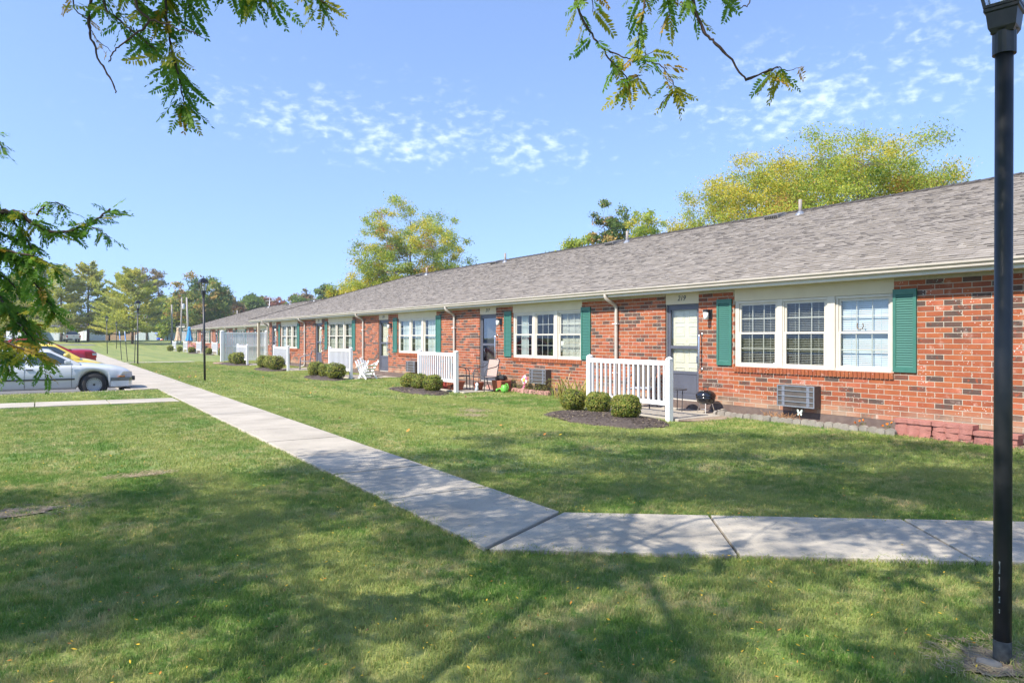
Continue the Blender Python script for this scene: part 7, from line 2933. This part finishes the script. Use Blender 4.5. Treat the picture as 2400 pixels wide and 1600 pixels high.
vis = [l for l in leaves if seen(l)]
rnd.shuffle(vis)
single = set(id(l) for l in vis[:300])
rest = {}
for l in leaves:
    bi, p, d, mi, sc, vi = l
    q = leaf_matrix(d, rnd.uniform(-1.2, 1.2))
    if id(l) in single:
        o = put('leaf', LEAFV[vi][mi], bobj[bi], p, q.to_euler())
        o.scale = (sc, sc, sc)
    else:
        mbx = rest.setdefault(bi, MB())
        M = Matrix.Translation(p) @ q.to_matrix().to_4x4() @ Matrix.Scale(sc, 4)
        src = LEAFMB[vi]
        base = len(mbx.v)
        mbx.v.extend([tuple(M @ Vector(v)) for v in src.v])
        mbx.f.extend([tuple(base + k for k in f) for f in src.f])
        mbx.m.extend([mi] * len(src.f))
for bi, mbx in rest.items():
    tag(mbx.obj('leaves', LG, bobj[bi]), kind='stuff')

# ------------------------------------------------------------------ grass
POLY_BRANCH = [(3.9, 5.18), (3.48 - .71, 4.62), tuple((Vector((2.77, 4.57)) + dv * 11)), tuple((Vector((3.9, 5.18)) + dv * 11))]
XY = []


def excluded(x, y, m=0.0):
    e = np.zeros_like(x, bool)
    lx = np.where(y < 24.55, 2.77 + .015 * (y - 5), PX1 + .17)
    rx = 3.9 + .015 * (y - 5.2)
    e |= (x > lx + m) & (x < rx - m) & (y > 4.6 + .52 * (x - 2.77)) & (y < 101)
    # diagonal branch
    u = (x - 3.9) * .785 - (y - 5.18) * .62
    w = (x - 3.9) * .62 + (y - 5.18) * .785
    e |= (w < -m) & (w > -1.16 + m) & (u > -.9 * 0 - .75 * (-w / 1.16)) & (u < 12)
    k = (2.93 - x) / 1.5
    e |= (x < 2.95) & (x > -10.6) & (y > 19.47 + .10 * k + m) & (y < 20.6 + .17 * k - m)
    e |= (x < PX1 + .17) & (y > PY0 - .16) & (y < PY1)
    e |= (x > 11.20) & (y < 9.66)
    e |= (x > 9.85) & (y > 9.28) & (y < 9.66)
    e |= (x > 11.45)
    for y0 in (9.62, 17.75, 25.95, 34.05, 42.1):
        e |= (x > 9.97) & (y > y0 - .02) & (y < y0 + 2.77)
    for cx, cy, rx_, ry_ in ((9.15, 10.75, .80, 1.62), (9.35, 19.35, .55, 1.75), (9.3, 27.6, .60, 1.9), (9.5, 36.3, .6, 2.1), (9.8, 45.0, .8, 3.4)):
        e |= ((x - cx) / rx_) ** 2 + ((y - cy) / ry_) ** 2 < .97
    e |= (x > 11.2) & (y > 15.2) & (y < 18.7)
    e |= ((x - NLX) / .07) ** 2 + ((y - NLY) / .07) ** 2 < 1
    return e


def band(d0, d1, step, kind):
    n = int(d1 * 1.6 / step)
    g = np.arange(-12, d1 * 1.25 + 1, step)
    X, Y = np.meshgrid(g, g)
    X = X.ravel() + RNG.uniform(-.5, .5, X.size) * step
    Y = Y.ravel() + RNG.uniform(-.5, .5, Y.size) * step
    dep = X * math.sin(YAW) + Y * math.cos(YAW)
    lat = X * math.cos(YAW) - Y * math.sin(YAW)
    ok = (dep > d0) & (dep <= d1) & (np.abs(lat) < dep * .72 + 3.2)
    X, Y = X[ok], Y[ok]
    ok = ~excluded(X, Y, .03)
    # thin, worn places
    X, Y = X[ok], Y[ok]
    bare = ((X + .15 - 1.0 * 0) * 0)
    return X, Y, np.full(X.size, kind)


parts = [band(2.2, 8.5, .088, 0), band(8.5, 19, .17, 1), band(19, 48, .36, 2)]
X = np.concatenate([p[0] for p in parts])
Y = np.concatenate([p[1] for p in parts])
K = np.concatenate([p[2] for p in parts])
bare = np.zeros(X.size, bool)
for (cx, cy, rx_, ry_) in ((-.25, 7.9, .60, .25), (1.0, 9.3, .28, .13), (NLX - .03, NLY + .02, .24, .18), (1.1, 3.05, .3, .15), (7.9, 13.6, .25, .35), (7.4, 12.8, .2, .3)):
    bare |= (((X - cx) / rx_) ** 2 + ((Y - cy) / ry_) ** 2 < 1) & (RNG.random(X.size) < .62)
X, Y, K = X[~bare], Y[~bare], K[~bare]
Z0 = np.interp(X, [8.8, 10, 11.2], [0, .025, .055])
V = K * 3 + RNG.integers(0, 3, X.size)


def tuft(seed, rad, n, h, w):
    rnd = random.Random(seed)
    m = MB()
    for k in range(n):
        a, r_ = rnd.uniform(0, 6.283), rad * math.sqrt(rnd.random())
        x, y = r_ * math.cos(a), r_ * math.sin(a)
        hh = h * rnd.uniform(.55, 1.15)
        la = rnd.uniform(0, 6.283)
        ln = hh * rnd.uniform(.1, 1.1)
        dx, dy = math.cos(la) * ln, math.sin(la) * ln
        fa_ = rnd.uniform(0, 6.283)
        sx_, sy_ = math.cos(fa_) * w / 2, math.sin(fa_) * w / 2
        b = len(m.v)
        m.v.extend([(x - sx_, y - sy_, -.004), (x + sx_, y + sy_, -.004), (x + dx * .4 + sx_ * .8, y + dy * .4 + sy_ * .8, hh * .6), (x + dx * .4 - sx_ * .8, y + dy * .4 - sy_ * .8, hh * .6), (x + dx, y + dy, hh)])
        m.f.extend([(b, b + 1, b + 2, b + 3), (b + 3, b + 2, b + 4)])
        mi = 1 if rnd.random() < .17 else 0
        m.m.extend([mi, mi])
    me = m.mesh('tuft', [BLADE, BLADE2])
    return bpy.data.objects.new('tuft', me)


TUFTS = []
for kind, (rad, n, h, w) in enumerate(((.078, 80, .031, .0036), (.14, 84, .034, .0062), (.29, 84, .040, .014))):
    for s in range(3):
        TUFTS.append(tuft(kind * 10 + s, rad, n, h, w))
gme = bpy.data.meshes.new('grass')
gme.vertices.add(X.size)
gme.vertices.foreach_set('co', np.stack([X, Y, Z0], 1).astype(np.float32).ravel())
at_ = gme.attributes.new('kind_id', 'INT', 'POINT')
at_.data.foreach_set('value', V.astype(np.int32))
ar = gme.attributes.new('spin', 'FLOAT_VECTOR', 'POINT')
ar.data.foreach_set('vector', np.stack([np.zeros(X.size), np.zeros(X.size), RNG.uniform(0, 6.283, X.size)], 1).astype(np.float32).ravel())
# longer, denser growth along the edges the mower misses
sc_ = RNG.uniform(.75, 1.25, X.size)
near_edge = excluded(X + .10, Y) | excluded(X - .10, Y) | excluded(X, Y + .10) | excluded(X, Y - .10)
sc_ = np.where(near_edge & (K == 0), sc_ * 1.35, sc_)
asx = gme.attributes.new('size', 'FLOAT', 'POINT')
asx.data.foreach_set('value', sc_.astype(np.float32))
gob = bpy.data.objects.new('grass', gme)
COL.objects.link(gob)
tag(gob, 'mown lawn grass blades', kind='stuff')
ng = bpy.data.node_groups.new('grass_blades', 'GeometryNodeTree')
ng.interface.new_socket('Geometry', in_out='INPUT', socket_type='NodeSocketGeometry')
ng.interface.new_socket('Geometry', in_out='OUTPUT', socket_type='NodeSocketGeometry')
gi = ng.nodes.new('NodeGroupInput')
go = ng.nodes.new('NodeGroupOutput')
jn = ng.nodes.new('GeometryNodeJoinGeometry')


def named(nm, ty):
    n = ng.nodes.new('GeometryNodeInputNamedAttribute')
    n.data_type = ty
    n.inputs[0].default_value = nm
    return n.outputs[0]


kid, spin, siz = named('kind_id', 'INT'), named('spin', 'FLOAT_VECTOR'), named('size', 'FLOAT')
for i, o in enumerate(TUFTS):
    oi = ng.nodes.new('GeometryNodeObjectInfo')
    oi.inputs[0].default_value = o
    oi.inputs[1].default_value = True
    cmpn = ng.nodes.new('FunctionNodeCompare')
    cmpn.data_type = 'INT'
    cmpn.operation = 'EQUAL'
    ng.links.new(kid, cmpn.inputs['A'] if cmpn.inputs['A'].type == 'INT' else cmpn.inputs[2])
    (cmpn.inputs[3]).default_value = i
    ip = ng.nodes.new('GeometryNodeInstanceOnPoints')
    ng.links.new(gi.outputs[0], ip.inputs['Points'])
    ng.links.new(cmpn.outputs[0], ip.inputs['Selection'])
    ng.links.new(oi.outputs['Geometry'], ip.inputs['Instance'])
    ng.links.new(spin, ip.inputs['Rotation'])
    ng.links.new(siz, ip.inputs['Scale'])
    ng.links.new(ip.outputs[0], jn.inputs[0])
ng.links.new(jn.outputs[0], go.inputs[0])
md = gob.modifiers.new('blades', 'NODES')
md.node_group = ng

# fallen leaves
fl_ = MB()
FLM = [mk('fallen_yellow', (.62, .42, .03), (.55, .34, .03), 30, .7), mk('fallen_amber', (.50, .22, .03), (.42, .16, .03), 30, .7), mk('fallen_brown', (.20, .09, .045), (.15, .07, .04), 30, .8)]
rnd = random.Random(9)
n = 0
while n < 1500:
    dep = 2.6 + 7.5 * rnd.random() ** 1.5
    lat = rnd.uniform(-.75, .75) * dep
    x, y = lat * math.cos(YAW) + dep * math.sin(YAW), -lat * math.sin(YAW) + dep * math.cos(YAW)
    if x > 11.2:
        continue
    on = bool(excluded(np.array([x]), np.array([y]))[0])
    if on and rnd.random() < .80:
        continue
    n += 1
    z = .042 if on else rnd.uniform(.025, .05)
    leaf_quad(fl_, Vector((x, y, z)), Vector((rnd.uniform(-.6, .6), rnd.uniform(-.6, .6), 1)) if not on else Vector((rnd.uniform(-.1, .1), rnd.uniform(-.1, .1), 1)), rnd.uniform(.007, .016), rnd.uniform(.3, .5), rnd.choices((0, 1, 2), (.70, .2, .10))[0], rnd)
for k in range(60):
    x, y = rnd.uniform(4.4, 9.6), rnd.uniform(9, 40)
    leaf_quad(fl_, Vector((x, y, .06)), Vector((rnd.uniform(-.9, .1), rnd.uniform(-.9, .9), 1)), rnd.uniform(.03, .055), .65, rnd.choices((0, 1, 2), (.15, .45, .4))[0], rnd)
for k in range(50):     # gathered along the sidewalk edge
    u = rnd.uniform(0, 5)
    x, y = 3.9 + .785 * u + rnd.uniform(-.03, .05), 5.18 - .62 * u + rnd.uniform(.0, .07)
    leaf_quad(fl_, Vector((x, y, .045)), Vector((rnd.uniform(-.5, .5), rnd.uniform(-.5, .5), 1)), rnd.uniform(.009, .018), .4, rnd.choices((0, 1), (.8, .2))[0], rnd)
tag(fl_.obj('fallen_leaves', FLM), 'small yellow and brown leaves scattered on the grass', kind='stuff')

# thin autumn haze that softens the far trees
hz = MB()
hz.box(-320, 420, -120, 420, -1.0, 21.0)
hm = bpy.data.materials.new('haze')
hm.use_nodes = True
hm.node_tree.nodes.clear()
_v = hm.node_tree.nodes.new('ShaderNodeVolumePrincipled')
_v.inputs['Color'].default_value = (.86, .92, 1.0, 1)
_v.inputs['Density'].default_value = .00045
_v.inputs['Anisotropy'].default_value = .2
_o = hm.node_tree.nodes.new('ShaderNodeOutputMaterial')
hm.node_tree.links.new(_v.outputs[0], _o.inputs['Volume'])
tag(hz.obj('haze', hm), 'thin pale haze over the far lawn', kind='stuff')
